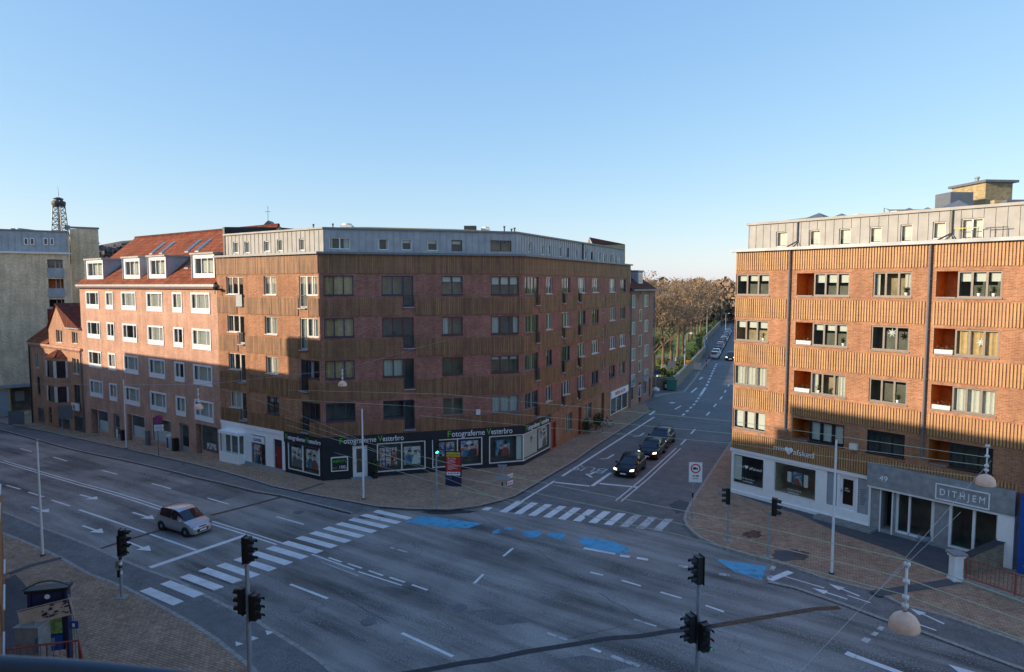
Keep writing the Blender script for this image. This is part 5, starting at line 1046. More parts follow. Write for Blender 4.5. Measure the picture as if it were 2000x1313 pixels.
textfit('min', .35, .85, 1.86, 'white_letter', 'lettering', right, B, .055, .17, .002); textfit('afsked', 1.22, 2.05, 1.84, 'white_letter', 'lettering', right, B, .055, .18, .002); m = MB(); heart(m, 1.03, 1.95, .13, .055, t=.003); m.build('heart_emblem', right, B.M)
for x in (.75, 3.75): text('Tlf. 98 16 50 14', .13, 'white_letter', 'lettering', right, textM(B, x, 1.16, .055), .002); text('minafsked.dk', .13, 'white_letter', 'lettering', right, textM(B, x + .05, 1.0, .055), .002)
# grey shop with glass doors
m = MB(); m.box(9.75, 9.87, .1, .2, .3, 2.62, 'white_frame'); m.box(10.35, 10.45, .1, .2, .3, 2.62, 'white_frame'); m.box(11.42, 11.6, .1, .2, .3, 2.62, 'white_frame'); m.box(9.87, 11.42, .1, .2, 2.5, 2.62, 'white_frame'); m.box(9.87, 11.42, .1, .2, .3, .42, 'white_frame'); room(m, 9.75, 11.6, .3, 2.62, .21, 1.5); gd = m.build('glass_door', right, B.M); g = MB(); g.poly([(9.8, .15, .4), (11.5, .15, .4), (11.5, .15, 2.55), (9.8, .15, 2.55)], 'shop_glass'); g.build('pane', gd, B.M); m = MB(); m.tube([(10.5, .06, .9), (10.5, .06, 1.8)], .02, 'steel', 6); m.build('handle', gd, B.M)
m = MB(); 
for x in (12.25, 13.25, 14.23): m.box(x, x + .12, -.01, .12, .3, 2.55, 'white_frame')
m.box(12.37, 14.23, -.01, .12, 2.43, 2.55, 'white_frame'); m.box(12.37, 14.23, -.01, .12, .3, .4, 'white_frame'); room(m, 12.25, 14.35, .3, 2.55, .13, 2.0); sw = m.build('shop_window', right, B.M); g = MB(); g.poly([(12.3, .05, .35), (14.3, .05, .35), (14.3, .05, 2.5), (12.3, .05, 2.5)], 'shop_glass'); g.build('pane', sw, B.M)
m = MB(); 
for x in (8.47, 9.0, 9.6): m.box(x, x + .06, -.06, -.002, .15, 2.5, 'white_frame')
m.box(9.05, 9.6, .85, .89, .3, 2.75, 'shopfront_black'); m.build('entrance_recess', right, B.M)
sx, sz_ = B.sz(1836, 945); ex_, ez = B.sz(1928, 1005)
sx, ex_ = 11.72, 14.02; z0, z1 = 2.72, 3.42
m = MB(); 
for q in ((sx, ex_, z1, z1 + .05), (sx, ex_, z0 - .05, z0), (sx, sx + .05, z0, z1), (ex_ - .05, ex_, z0, z1)): m.box(q[0], q[1], -.40, -.352, q[2], q[3], 'white_letter')
sg = m.build('sign_frame', right, B.M)
textfit('D I T H J E M', sx + .2, ex_ - .2, z0 + .19, 'white_letter', 'lettering', right, B, -.36, .33, .02)
text('49', .42, 'white_letter', 'house_number', right, textM(B, B.sz(1723, 940)[0], 2.98, -.36), .02)
# downpipes, lamp, gutter, attic
for x, zb in ((3.57, 4.75), (10.93, 4.6)):
    m = MB(); m.tube([(x, -.12, zb), (x, -.12, 15.2)], .055, 'brown_stain' if 0 else 'lead', 8); m.tube([(x, -.12, zb + .05), (x + .12, -.1, zb - .12)], .055, 'lead', 8)
    for z in (6, 8.5, 11, 13.5): m.box(x - .08, x + .08, -.1, -.002, z, z + .05, 'lead')
    m.build('downpipe', right, B.M)
m = MB(); lx, lz = B.sz(1669, 872); m.box(lx - .2, lx + .2, -.22, -.001, lz - .16, lz + .16, 'curtain'); m.build('wall_lamp', right, B.M)
m = MB(); m.box(-.25, LBk, -.3, .02, 15.25, 15.42, 'zinc'); m.build('gutter', right, B.M)
m = MB(); m.poly([(-.2, 0, 15.37), (LBk, 0, 15.37), (LBk, 12, 15.37), (q1.x, q1.y, 15.37)], 'roof_felt'); m.build('flat_roof', right, B.M)
at4 = [B.P(.55, .45), B.P(22, .45)]
aB = attic(right, at4, 0, 15.40, 16.88, [(1516, 453, 1536.5, 481.5, 1, 'pale_frame'), (1581, 450, 1601, 479, 1, 'pale_frame'), (1639, 447, 1660.5, 478, 1, 'pale_frame'), (1698.5, 443.7, 1721, 474, 1, 'pale_frame'), (1759, 439, 1781, 472, 1, 'pale_frame'), (1822, 434, 1846, 466, 1, 'pale_frame'), (1878, 428, 1919, 466, 2, 'pale_frame')], 'pale_zinc', .47)
m = MB(); m.box(-.12, 22, -.12, .3, 16.88, 17.02, 'pale_zinc')
q2 = aB.M.inverted() @ (Q + sd * -1.5 + Vector((.5, -.3, 0)))
m.poly([(0, 0, 15.4), (q2.x, q2.y, 15.4), (q2.x, q2.y, 16.9), (0, 0, 16.9)], 'pale_zinc'); m.poly([(-.12, .3, 17.0), (22, .3, 17.0), (22, 6, 17.25), (3, 6, 17.25)], 'roof_felt'); m.poly([(22, 6, 17.25), (3, 6, 17.25), (q2.x, q2.y, 17.0), (22, 12, 17.0)], 'roof_felt'); m.build('roof_edge', right, aB.M)
for x in (2.96, 10.63 + .0):
    xx = aB.sz(1559 if x < 5 else 1860, 440)[0]; m = MB(); m.tube([(xx, -.08, 15.75), (xx, -.08, 16.9)], .04, 'dark_metal', 6); m.tube([(xx - .5, -.3, 15.45), (xx, -.08, 15.75), (xx + .12, -.2, 15.48)], .04, 'dark_metal', 6); m.build('downpipe', right, aB.M)
m = MB(); xx = aB.sz(1868, 455)[0]; m.tube([(xx, -.3, 15.95), (xx + 1.2, -.3, 15.95)], .02, 'yellow_plastic', 6); m.tube([(xx + 1.3, -.3, 15.9), (xx + 2.2, -.3, 15.9)], .02, 'dark_metal', 6)
for k in range(5): m.tube([(xx + k * .5, -.3, 15.4), (xx + k * .5, -.3, 15.95)], .018, 'dark_metal', 6)
m.build('roof_railing', right, aB.M)
# roof furniture
def pyramid(u, v, dep, w, h, mat='blue_glass', lab=''):
    p = at(u, v, 4.5 * FPX / (558 - v)); m = MB(); b_ = [(-w, -w), (w, -w), (w, w), (-w, w)]
    for a, c in zip(b_, b_[1:] + b_[:1]): m.poly([(a[0], a[1], -h), (c[0], c[1], -h), (0, 0, 0)], 'lead')
    m.box(-w - .05, w + .05, -w - .05, w + .05, -h - .35, -h, 'pale_zinc'); m.build('pyramid_skylight', right, Matrix.Translation(p) @ Matrix.Rotation(math.atan2(-.777, .63), 4, 'Z'))
pyramid(1600, 416, 42, .75, .42); pyramid(1644, 417, 41, .55, .32); pyramid(1873, 391, 33, .85, .5); pyramid(1812, 405, 36, .6, .35); pyramid(1776, 406, 37, .35, .2)
for u, v, dep, w, h, d, mt in ((1683, 418, 41.5, .5, .15, .5, 'curtain'), (1697, 418, 41, .35, .2, .4, 'lead'), (1765, 411, 39.5, .8, .25, .5, 'curtain'), (1948, 391, 35.5, .3, .3, .3, 'yellow_brick'), (1990, 390, 35, 1.2, .15, .6, 'lead')):
    p = at(u, v, dep); m = MB(); m.box(-w / 2, w / 2, 0, d, -h - .4, 0, mt); m.build('roof_vent', right, Matrix.Translation(p))
p = at(1727, 406, 39.5); q = at(1815, 410, 38.5); m = MB(); m.tube([p + Vector((0, 0, -1.0)), p, p.lerp(q, .12) + Vector((0, 0, -.12)), q], .035, 'lead', 6); m.tube([p.lerp(q, .12) + Vector((0, 0, -.12)), p.lerp(q, .12) + Vector((0, 0, -.8))], .03, 'lead', 6); m.build('vent_pipe', right, W0)
wb = 1.0
c1_, c2_, c3_ = at(1860, 360, 40.5), at(1926, 352.5, 38.0), at(1951, 360, 39.5)
ch2 = thing('roof_chimney', 'square yellow brick chimney block with flat lead cap standing on the right block', 'chimney', (c2_.x, c2_.y, 17.0))
cdir = (c2_ - c1_); cdir.z = 0; Lc = cdir.length; F = Wall(c1_, c2_); m = MB(); m.box(0, Lc, 0, 1.6, 16.8, c2_.z - .1, 'yellow_brick'); m.build('stack', ch2, F.M); m = MB(); m.box(-.15, Lc + .15, -.15, 1.85, c2_.z - .1, c2_.z + .03, 'lead'); m.build('cap', ch2, F.M); m = MB(); m.lathe([(.12, 0), (.1, .35), (.14, .36), (.12, .45), (0, .45)], (.9, .8, c2_.z), 'terracotta', 10); m.build('chimney_pot', ch2, F.M)
m = MB(); k1, k2 = at(1827, 379, 38.6), at(1857, 375, 37.4); F = Wall(k1, k2); m.box(0, F.L, 0, 1.3, 16.8, k2.z, 'lead'); m.build('zinc_housing', ch2, F.M)
F = B
# far dark roof strip behind attic
m = MB(); m.poly([at(1478, 437, 47), at(1585, 424, 44), at(1585, 432, 44), at(1478, 441, 47)], 'dark_metal'); m.build('rear_parapet', right, W0)
# blue hoarding with printed picture at the far right, stone pier, old wall and railings
hb = thing('blue_hoarding', 'blue hoarding with a pale printed figure beyond the grey shop at the right edge', 'hoarding', tuple(B.P(15.9, .2)))
m = MB(); m.box(15.25, 18.5, -.6, .0, -.1, 3.75, 'blue_plastic'); m.build('panel', hb, B.M); 
m = MB(); x0, z0 = B.sz(1990, 1065, -.6); m.poly([(15.5, -.62, .5), (16.4, -.62, .8), (16.4, -.62, 2.4), (15.75, -.62, 2.1), (15.85, -.62, 1.5)], 'skin_poster'); m.build('printed_figure', hb, B.M)
pr = G(1866, 1133, PV); pier = thing('stone_pier', 'white painted stone pier with moulded cap at the end of the railing', 'pier', tuple(pr))
m = MB(); m.box(-.2, .2, -.2, .2, 0, 1.08, 'white_render'); m.box(-.24, .24, -.24, .24, 0, .15, 'white_render'); m.box(-.26, .26, -.26, .26, 1.08, 1.18, 'white_render'); m.box(-.31, .31, -.31, .31, 1.18, 1.28, 'concrete'); m.build('shaft', pier)
ra, rb_ = G(1884, 1138, PV), G(2000, 1178, PV); rc = rb_ + (rb_ - ra) * .8
rl = thing('iron_railing', 'rusty iron railing on a low kerb between the stone pier and the right picture edge', 'railing', tuple(ra))
F = Wall(ra, rc, z=PV); m = MB(); m.box(0, F.L, -.1, .12, 0, .16, 'kerb_stone'); m.build('kerb', rl, F.M)
m = MB()
for z in (.28, 1.08): m.tube([(0, 0, z), (F.L, 0, z)], .022, 'rusty_red', 6)
for k in range(int(F.L / .16)): m.tube([(k * .16 + .05, 0, .28), (k * .16 + .05, 0, 1.08)], .011, 'rusty_red', 5)
for k in range(int(F.L / 1.9) + 1): m.tube([(k * 1.9 + .02, 0, .1), (k * 1.9 + .02, 0, 1.12)], .028, 'rusty_red', 6)
m.build('bars', rl, F.M)
wa, wb_ = G(1896, 1092 + 32, PV), G(1987, 1100, PV)
wl4 = thing('old_brick_wall', 'mossy old brick wall sloping down behind the rusty railing', 'wall', tuple(wa))
F = Wall(wa, wb_ + (wb_ - wa) * .2); m = MB(); m.poly([(0, 0, 0), (F.L, 0, 0), (F.L, 0, 1.55), (0, 0, 1.0)], 'park_brick'); m.poly([(0, 0, 0), (0, .35, 0), (0, .35, 1.0), (0, 0, 1.0)], 'park_brick'); m.poly([(-.05, -.05, 1.0), (F.L, -.05, 1.56), (F.L, .4, 1.56), (-.05, .4, 1.0)], 'dark_stain'); m.build('masonry', wl4, F.M)
pt = thing('plant_tub', 'round grey tub of red plants beside the glass door of number 49', 'planter', tuple(G(1805, 1061, PV)))
m = MB(); m.lathe([(0, 0), (.24, 0), (.3, .42), (.26, .42), (.25, .36), (0, .36)], (0, 0, 0), 'terracotta'); m.build('tub', pt, smooth=True); m = MB(); r_ = random.Random(3)
for k in range(220): a, q, z = r_.uniform(0, 6.3), r_.uniform(0, .26), r_.uniform(.36, .62); x, y = q * cos(a), q * sin(a); m.poly([(x, y, z), (x + r_.uniform(-.06, .06), y + r_.uniform(-.06, .06), z + .05), (x + r_.uniform(-.05, .05), y + .05, z - .02)], 'rusty_red' if k % 3 else 'hedge_leaf')
m.build('foliage', pt)
# long stone bed at the foot of the shop steps
st = thing('stone_step', 'low stone step with pebbles and moss below the white shop door', 'step', tuple(B.P(6.0, -.5, PV)))
m = MB(); m.box(5.75, 8.9, -.75, -.07, 0, .16, 'concrete'); m.box(5.85, 8.8, -.65, -.15, .161, .18, 'gravel_path'); m.build('slab', st, B.T(0, 0, PV))
# stars hung in windows
for k, (x, z, y) in enumerate(((9.2, 10.75, .16), (13.2, 10.5, .16))):
    s_ = thing('paper_star', ['white paper star hanging in the window between the downpipes', 'white paper star in the window beside the right loggia'][k], 'paper star', tuple(B.P(x, y, z)), B.t.angle(Vector((1, 0, 0))) * -1, 'paper stars in the windows')
    m = MB(); pts = []
    for q in range(14): a = 2 * pi * q / 14; r2 = .26 if q % 2 == 0 else .1; pts.append((r2 * sin(a), 0, r2 * cos(a)))
    for a, b in zip(pts, pts[1:] + pts[:1]): m.poly([a, b, (0, -.05, 0)], 'white_letter'); m.poly([b, a, (0, .05, 0)], 'white_letter')
    m.build('points', s_)
# potted plants on window sills
for k, (x, i) in enumerate(((13.6, 0), (6.7, 1), (9.8, 0), (13.0, 0), (5.4, 2), (9.6, 2), (1.9, 1))):
    pos = B.P(x, .12, SB[i] + .08); s_ = thing('potted_plant', 'potted plant in window row %s, %s' % (['one', 'two', 'three'][i], ['far right behind glass', 'in the second column', 'in the third column', 'left of another pot near the right', 'in the second column low down', 'in the third column low down', 'in the left corner window'][k]), 'plant', tuple(pos), 0, 'potted plants on the window sills')
    m = MB(); m.lathe([(0, 0), (.06, 0), (.08, .14), (0, .14)], (0, 0, 0), 'white_frame', 10); m.build('pot', s_); m = MB(); r_ = random.Random(k)
    for q in range(50): a, rr_ = r_.uniform(0, 6.3), r_.uniform(0, .16); z = .14 + r_.uniform(0, .3); m.poly([(0, 0, z * .6), (rr_ * cos(a), rr_ * sin(a), z), (rr_ * cos(a + .4), rr_ * sin(a + .4), z + .05)], 'hedge_leaf')
    m.build('leaves', s_)
# ---------------------------------------------------------------- near side of the street (where the camera leans out)
nA = Vector((-.52, -.40, 0)); nE = Vector((-23.1, 30.2, 0)); nd_ = (nE - nA).normalized()
near = thing('near_apartment_building', 'brick building with tiled bands whose end just shows at the left edge', 'building', (nE.x, nE.y, 0))
N = Wall(nA - nd_ * 14, nE); LN = N.L          # seen from the street this runs right to left, so y+ points to the street

e0 = LN
N.holes = []
for i, (h, s_) in enumerate(zip([3.05, 5.34 + .2, 8.4, 11.2, 14.0], [.9, 4.35, 7.1, 9.9, 12.7])):
    for x0, x1 in ((e0 - 2.1, e0 - .35), (e0 - 6.2, e0 - 3.6), (e0 - 10.5, e0 - 8.4)):
        window(near, N, x0, x1, s_, h, 2, 'white_frame' if i < 2 else 'grey_frame', .1, 's')
m = MB(); holewall(m, 0, LN, -.2, 15.3, N.holes, 'red_brick'); m.poly([(LN, 0, -.2), (LN, 11, -.2), (LN, 11, 15.3), (LN, 0, 15.3)], 'red_brick'); m.poly([(0, 11, -.2), (LN, 11, -.2), (LN, 11, 15.3), (0, 11, 15.3)], 'red_brick'); m.poly([(0, 0, -.2), (0, 11, -.2), (0, 11, 15.3), (0, 0, 15.3)], 'red_brick')
m.poly([(0, 0, 15.3), (LN, 0, 15.3), (LN, 11, 15.3), (0, 11, 15.3)], 'roof_felt'); m.box(0, LN - .6, .6, 10, 15.31, 16.95, 'zinc'); m.build('wall', near, N.M)
for z0, z1 in [(3.3, 4.2), (5.72, 6.85), (8.5, 9.6), (11.3, 12.4), (14.1, 15.2)]: band(near, N, LN - 12, LN, z0, z1, 'oak_tile', .14, .078, .06)
# unseen houses on the left, sized to throw the far facades' shadow line
def shadehouse(lab, a, b, dep, h, mt):
    F = Wall(a, b); o = thing('shadow_casting_house', lab, 'building', (F.a.x, F.a.y, 0)); L = F.L
    F.holes = []
    zz = 3.6
    while zz + 1.5 < h - .4:
        for k in range(int(L / 3.2)): window(o, F, k * 3.2 + 1, k * 3.2 + 2.4, zz, zz + 1.4, 2, 'white_frame', .1, 's') if len(F.holes) < 24 else None
        zz += 2.8
    m = MB(); holewall(m, 0, L, -3, h, F.holes, mt); m.poly([(L, 0, -3), (L, dep, -3), (L, dep, h), (L, 0, h)], mt); m.poly([(0, 0, -3), (0, dep, -3), (0, dep, h), (0, 0, h)], mt); m.poly([(0, dep, -3), (L, dep, -3), (L, dep, h), (0, dep, h)], mt); m.poly([(0, 0, h), (L, 0, h), (L, dep, h), (0, dep, h)], 'roof_felt'); m.build('wall', o, F.M)
V3 = lambda x, y: Vector((x, y, 0))
R1 = V3(-38.7, 40.9); dl = V3(-.8, .6)
# on this side of the road the wall runs left to right when seen from the road if a is nearer the camera
shadehouse('unseen tall corner house shaped for its shadow by the road, left of the picture', R1 - dl * 10, R1, 14, 16.0, 'red_brick')
shadehouse('unseen highest house added behind the tall one for its shadow, left of the picture', V3(-37.9, 21.9), V3(-45.9, 27.9), 10, 19.6, 'orange_brick')
shadehouse('unseen lower brick terrace shaped for its shadow by the road, left of the picture', R1 + dl * .03, R1 + dl * 23.5, 10, 13.4, 'orange_brick')
shadehouse('unseen lowest brick terrace shaped for its shadow by the road, far left of the picture', R1 + dl * 23.53, R1 + dl * 60, 10, 11.8, 'red_brick')
# balcony rail in front of the lens
br = thing('balcony_rail', 'rounded blue-grey balcony rail close to the viewer at the bottom left corner', 'railing', (-.9, 1.0, 12.4))
m = MB(); pts = [Vector((0, 0, H)) + ray(u, v).normalized() * d for u, v, d in ((-420, 1285, 1.45), (-150, 1296, 1.35), (0, 1303, 1.30), (100, 1308, 1.27), (200, 1316, 1.24), (330, 1330, 1.2), (470, 1350, 1.17), (700, 1400, 1.15))]
m.tube(pts, .016, 'bronze_rail', 10); m.build('handrail', br, W0, smooth=True)
m = MB(); 
for p in pts[::3]: m.tube([p, p - Vector((0, 0, .9))], .008, 'bronze_rail', 6)
m.build('balusters', br, W0)
# ================================================================ VEHICLES
def make_car(name, label, paint, L=3.6, Wd=1.6, Ht=1.48, group=None, lights=False, plate=True, kind='hatch', cat='car'):
    """car facing +x, origin on the ground below its middle"""
    t = thing(name, label, cat, (0, 0, 0), 0, group)
    hw = Wd / 2
    # side profile stations: x, belt/bonnet height, roof height, half width low, half width roof
    if kind == 'hatch':
        st = [(-.50, .62, .62, .80, .70), (-.485, .86, .95, .90, .72), (-.45, .92, 1.22, .95, .72), (-.38, .94, 1.38, .98, .76), (-.22, .93, Ht - .03, 1.0, .79), (-.08, .91, Ht, 1.0, .80), (.02, .89, Ht - .03, 1.0, .79), (.10, .88, Ht - .12, 1.0, .77), (.29, .86, .91, 1.0, .80), (.40, .78, .80, .97, .78), (.46, .70, .72, .90, .72), (.495, .55, .56, .74, .6)]
    else:
        st = [(-.50, .60, .60, .80, .70), (-.485, .84, .88, .90, .72), (-.46, .90, 1.12, .95, .72), (-.40, .91, 1.36, .98, .74), (-.24, .91, Ht - .02, 1.0, .77), (-.08, .90, Ht, 1.0, .78), (.04, .88, Ht - .05, 1.0, .77), (.12, .87, Ht - .17, 1.0, .75), (.25, .86, .90, 1.0, .78), (.38, .78, .80, .97, .76), (.455, .68, .70, .90, .70), (.495, .52, .53, .74, .58)]
    rings = []
    for x, hb, hr, wl, wr in st:
        X = x * L; a, b = hw * wl, hw * wr
        g = hr - hb
        rings.append([(X, a * .90, .20), (X, a * .985, .34), (X, a, .55 if hb > .6 else hb * .8), (X, a * .985, hb - .05), (X, a * .94, hb), (X, (a * .94 * .35 + b * .65) if g > .12 else a * .8, hb + g * .55 + .01), (X, b * .94, hr - .03 if g > .12 else hr), (X, b * .55, hr + .005), (X, 0, hr + .015)])
    full = [r + [(p[0], -p[1], p[2]) for p in r[-2::-1]] for r in rings]; n = len(full[0]); N = len(full)
    body, glass = MB(), {}
    iw = (7, 8) ; side = range(3, 7)
    for i in range(N - 1):
        for k in range(n - 1):
            q = [full[i][k], full[i][k + 1], full[i + 1][k + 1], full[i + 1][k]]
            part = None
            if i == 7 and 4 <= k <= n - 6 and k not in (4, n - 6): part = 'windscreen'
            if i == 2 and k in range(6, n - 7): part = 'rear_window'
            if i == 1 and k in range(6, n - 7): part = 'rear_window'
            if i in (3, 4, 5, 6) and k in (4, n - 6) and k != 8: part = 'side_window'
            if i in (3, 4, 5, 6) and k in (5, n - 7): part = 'side_window'
            if part: glass.setdefault(part + ('l' if k < 8 and part[0] == 's' else ''), []).append(q)
            body.poly(q[::-1], paint)
    body.poly(full[0], paint); body.poly(full[-1][::-1], paint)
    for i in range(N - 1): body.poly([full[i][0], full[i + 1][0], full[i + 1][-1], full[i][-1]], 'tyre')
    bo = body.build('body', t, smooth=True)
    bmesh_merge(bo.data)
    for k, qs in glass.items():
        m = MB()
        for q in qs:
            v = [Vector(p) for p in q]; nr = (v[1] - v[0]).cross(v[3] - v[0]).normalized(); c = sum(v, Vector()) / 4; out = c - Vector((c.x * .9, 0, .7))
            if nr.dot(out) < 0: nr = -nr
            m.poly([p + nr * .012 + (c - p) * .005 for p in v], 'car_glass')
        m.build(k.replace('windowl', 'window'), t)
    # pillars between the side windows
    m = MB()
    for s_ in (-1, 1):
        x = -.05 * L; m.poly([(x - .04, s_ * (hw * .955), .92), (x + .04, s_ * (hw * .955), .92), (x + .03, s_ * (hw * .79), Ht - .05), (x - .03, s_ * (hw * .79), Ht - .05)], paint)
    m.build('door_pillar', t)
    wr_ = .29
    for x in (-.32 * L, .33 * L):
        for s_ in (-1, 1):
            w = MB(); Mw = WM[t.name] @ Matrix.Translation((x, s_ * (hw - .09), wr_)) @ Matrix.Rotation(pi / 2, 4, 'X')
            w.lathe([(.17, -.1), (wr_ - .02, -.1), (wr_, -.06), (wr_, .06), (wr_ - .02, .1), (.17, .1)], (0, 0, 0), 'tyre', 22); wo = w.build('wheel', t, Mw)
            w = MB(); o = -.104 * s_; w.lathe([(.0, o), (.06, o), (.19, o * .8), (.2, o * .95)], (0, 0, 0), 'alloy', 14)
            w.build('rim', wo, Mw)
            a = MB(); a.lathe([(wr_ + .05, -.10), (wr_ + .05, .10)], (0, 0, 0), 'tyre', 22); a.poly([((wr_ + .05) * cos(q * pi / 11), (wr_ + .05) * sin(q * pi / 11), -.094 * s_) for q in range(22)], 'tyre'); a.build('wheel_arch', t, Mw @ Matrix.Translation((0, 0, 0)))
    for s_ in (-1, 1):
        m = MB(); X = .455 * L; m.poly([(.43 * L, s_ * hw * .93, .74), (.47 * L, s_ * hw * .62, .70), (.488 * L, s_ * hw * .60, .58), (.455 * L, s_ * hw * .93, .60)], 'head_light' if lights else 'alloy')
        for v in range(len(m.v)): x, y, z = m.v[v]; m.v[v] = (x + .035, y * 1.02, z + .02)
        m.build('headlight', t)
        m = MB(); m.box(-.497 * L - .01, -.485 * L, s_ * hw * .62 - .1, s_ * hw * .62 + .14 * s_ + .1, .66, .86, 'tail_light'); m.build('tail_light', t)
        m = MB(); m.box(.20 * L, .20 * L + .1, s_ * (hw + .03) - .09, s_ * (hw + .03) + .09, .9, 1.03, paint); m.build('mirror', t)
        m = MB(); m.box(-.03 * L, .0 * L, s_ * hw * .995 - .012, s_ * hw * .995 + .012, .74, .78, 'steel'); m.build('door_handle', t)
    m = MB(); m.box(.488 * L, .502 * L, -hw * .45, hw * .45, .28, .46, 'tyre'); m.box(.488 * L, .497 * L, -hw * .3, hw * .3, .56, .61, 'tyre'); gr = m.build('grille', t)
    m = MB(); m.box(.503 * L, .507 * L, -.23, .23, .33, .43, 'white_frame'); m.build('number_plate', t); m = MB(); m.box(-.507 * L, -.502 * L, -.23, .23, .48, .58, 'white_frame'); m.build('number_plate', t)
    return t
def bmesh_merge(me):
    import bmesh
    b = bmesh.new(); b.from_mesh(me); bmesh.ops.remove_doubles(b, verts=b.verts, dist=.0005); bmesh.ops.recalc_face_normals(b, faces=b.faces); b.to_mesh(me); b.free()
    try: me.set_sharp_from_angle(angle=R(38))
    except Exception: pass
def place(o, xy, rz, z=0, sc=.87):
    M = Matrix.Translation((xy[0], xy[1], z)) @ Matrix.Rotation(rz, 4, 'Z') @ Matrix.Scale(sc, 4); o.matrix_basis = M; WM[o.name] = M
silver = make_car('hatchback_car', 'small silver hatchback driving up to the crossing', 'silver_paint', 3.6, 1.6, 1.48, lights=False)
p = G(361, 1035); place(silver, (p.x, p.y), math.atan2(-.50, .866), 0, .87)
q0 = 'black cars waiting in the side street'
sdir = math.atan2(-.9, -.43)
black = make_car('estate_car', 'black car waiting first in the queue with headlights on', 'black_car_paint', 4.2, 1.72, 1.5, q0, True, kind='estate')
c = G(1231, 922, 0); place(black, (c.x, c.y), sdir, 0, .87)
index_kids()
c = G(1274, 889, 0); dup(black, (c.x, c.y, 0), sdir, 'black car waiting second in the queue', q0, .87)
c = G(1300, 868, 0); dup(black, (c.x - .35, c.y, 0), sdir, 'tall black car waiting last in the queue of three', q0, .95)
gq = 'cars parked in a row along the cemetery wall'
parked = [make_car('parked_car', 'pale silver car parked first in the row by the long wall', 'silver_paint', 4.1, 1.7, 1.45, gq, kind='estate')]
parked.append(make_car('parked_car', 'white parked car', 'white_car_paint', 4.0, 1.7, 1.45, gq)); parked.append(make_car('parked_car', 'dark blue parked car', 'blue_car_paint', 4.1, 1.7, 1.45, gq, kind='estate')); parked.append(make_car('parked_car', 'grey parked car', 'grey_car_paint', 4.1, 1.7, 1.45, gq)); parked.append(make_car('parked_car', 'red parked car', 'red_car_paint', 4.0, 1.7, 1.45, gq))
index_kids()
fl = [Vector((p[0], p[1])) for p in far_l]; fd = Vector((far_d.x, far_d.y)); nrm = Vector((fd.y, -fd.x)); aw = math.atan2(fd.y, fd.x)
order = [0, 1, 2, 3, 0, 4, 2, 1, 3, 2, 0, 3, 1, 2]; colr = ['silver', 'white', 'blue', 'grey', 'red']
ords = ['first', 'second', 'third', 'fourth', 'fifth', 'sixth', 'seventh', 'eighth', 'ninth', 'tenth', 'eleventh', 'twelfth', 'thirteenth', 'fourteenth']
start = Vector(G(1396, 700, 0)[:2]); end_ = Vector(G(1432, 637, 0)[:2]); used = set(); dd_ = (end_ - start)
for k, c in enumerate(order):
    pos = start + dd_.normalized() * (5.6 * k); lab = '%s %s car parked in the row by the long wall' % (ords[k], colr[c])
    if c not in used: used.add(c); place(parked[c], pos, math.atan2(dd_.y, dd_.x), 0, .95); parked[c]['label'] = lab
    else: dup(parked[c], (pos.x, pos.y, 0), math.atan2(dd_.y, dd_.x), lab, gq, .95)
dup(black, tuple(G(1427, 703, 0)), math.atan2(-dd_.y, -dd_.x), 'black car driving towards us far up the side street', 'cars driving in the side street', .95)
# ---------------------------------------------------------------- signals
def signal_head(par, M, green=False, two=False):
    n = 2 if two else 3; h = .28 * n
    m = MB(); m.box(-.13, .13, -.10, .10, 0, h, 'black_paint'); m.box(-.17, .17, .10, .115, -.03, h + .03, 'black_paint'); o = m.build('signal_head', par, M)
    for k in range(n):
        z = h - .14 - .28 * k; v = MB()
        for a in range(7): t0, t1 = -.3 + (pi + .6) * a / 7, -.3 + (pi + .6) * (a + 1) / 7; v.poly([(.115 * cos(t0), -.10, z + .115 * sin(t0)), (.115 * cos(t1), -.10, z + .115 * sin(t1)), (.11 * cos(t1), -.30, z + .105 * sin(t1) - .02), (.11 * cos(t0), -.30, z + .105 * sin(t0) - .02)], 'black_paint')
        v.build('visor', o, M)
        l = MB(); l.poly([(.1 * cos(2 * pi * q / 14), -.104, z + .1 * sin(2 * pi * q / 14)) for q in range(14)], 'green_light' if (green and k == n - 1) else ('dark_stain')); l.build('lens', o, M)
    return o
def pole_light(name, label, base, v_top, heads, r_=.055, group='traffic lights at the crossing', mat='grey_pole', lean=0):
    hz = up(base, v_top); t = thing(name, label, 'traffic light', tuple(base), 0, group)
    hh = hz - base.z; top = min(hh, max(z for z, *_ in heads) + .1)
    m = MB(); m.tube([(0, 0, 0), (0, 0, top * .45)], r_ * 1.15, mat, 10); m.tube([(0, 0, top * .45), (0, 0, top)], r_, mat, 10); m.box(-.22, .22, -.22, .22, .0, .015, 'kerb_stone'); m.build('pole', t)
    for z, yaw, dx, green in heads:
        M = WM[t.name] @ Matrix.Rotation(R(yaw), 4, 'Z') @ Matrix.Translation((0, -dx, z))
        signal_head(t, M, green)
        if dx: m = MB(); m.box(-.02, .02, 0 , dx - .1, .1, .14, 'steel'); m.box(-.02, .02, 0, dx - .1, .7, .74, 'steel'); m.build('bracket', t, WM[t.name] @ Matrix.Rotation(R(yaw), 4, 'Z') @ Matrix.Translation((0, -dx + .1, z)))
    return t, hh
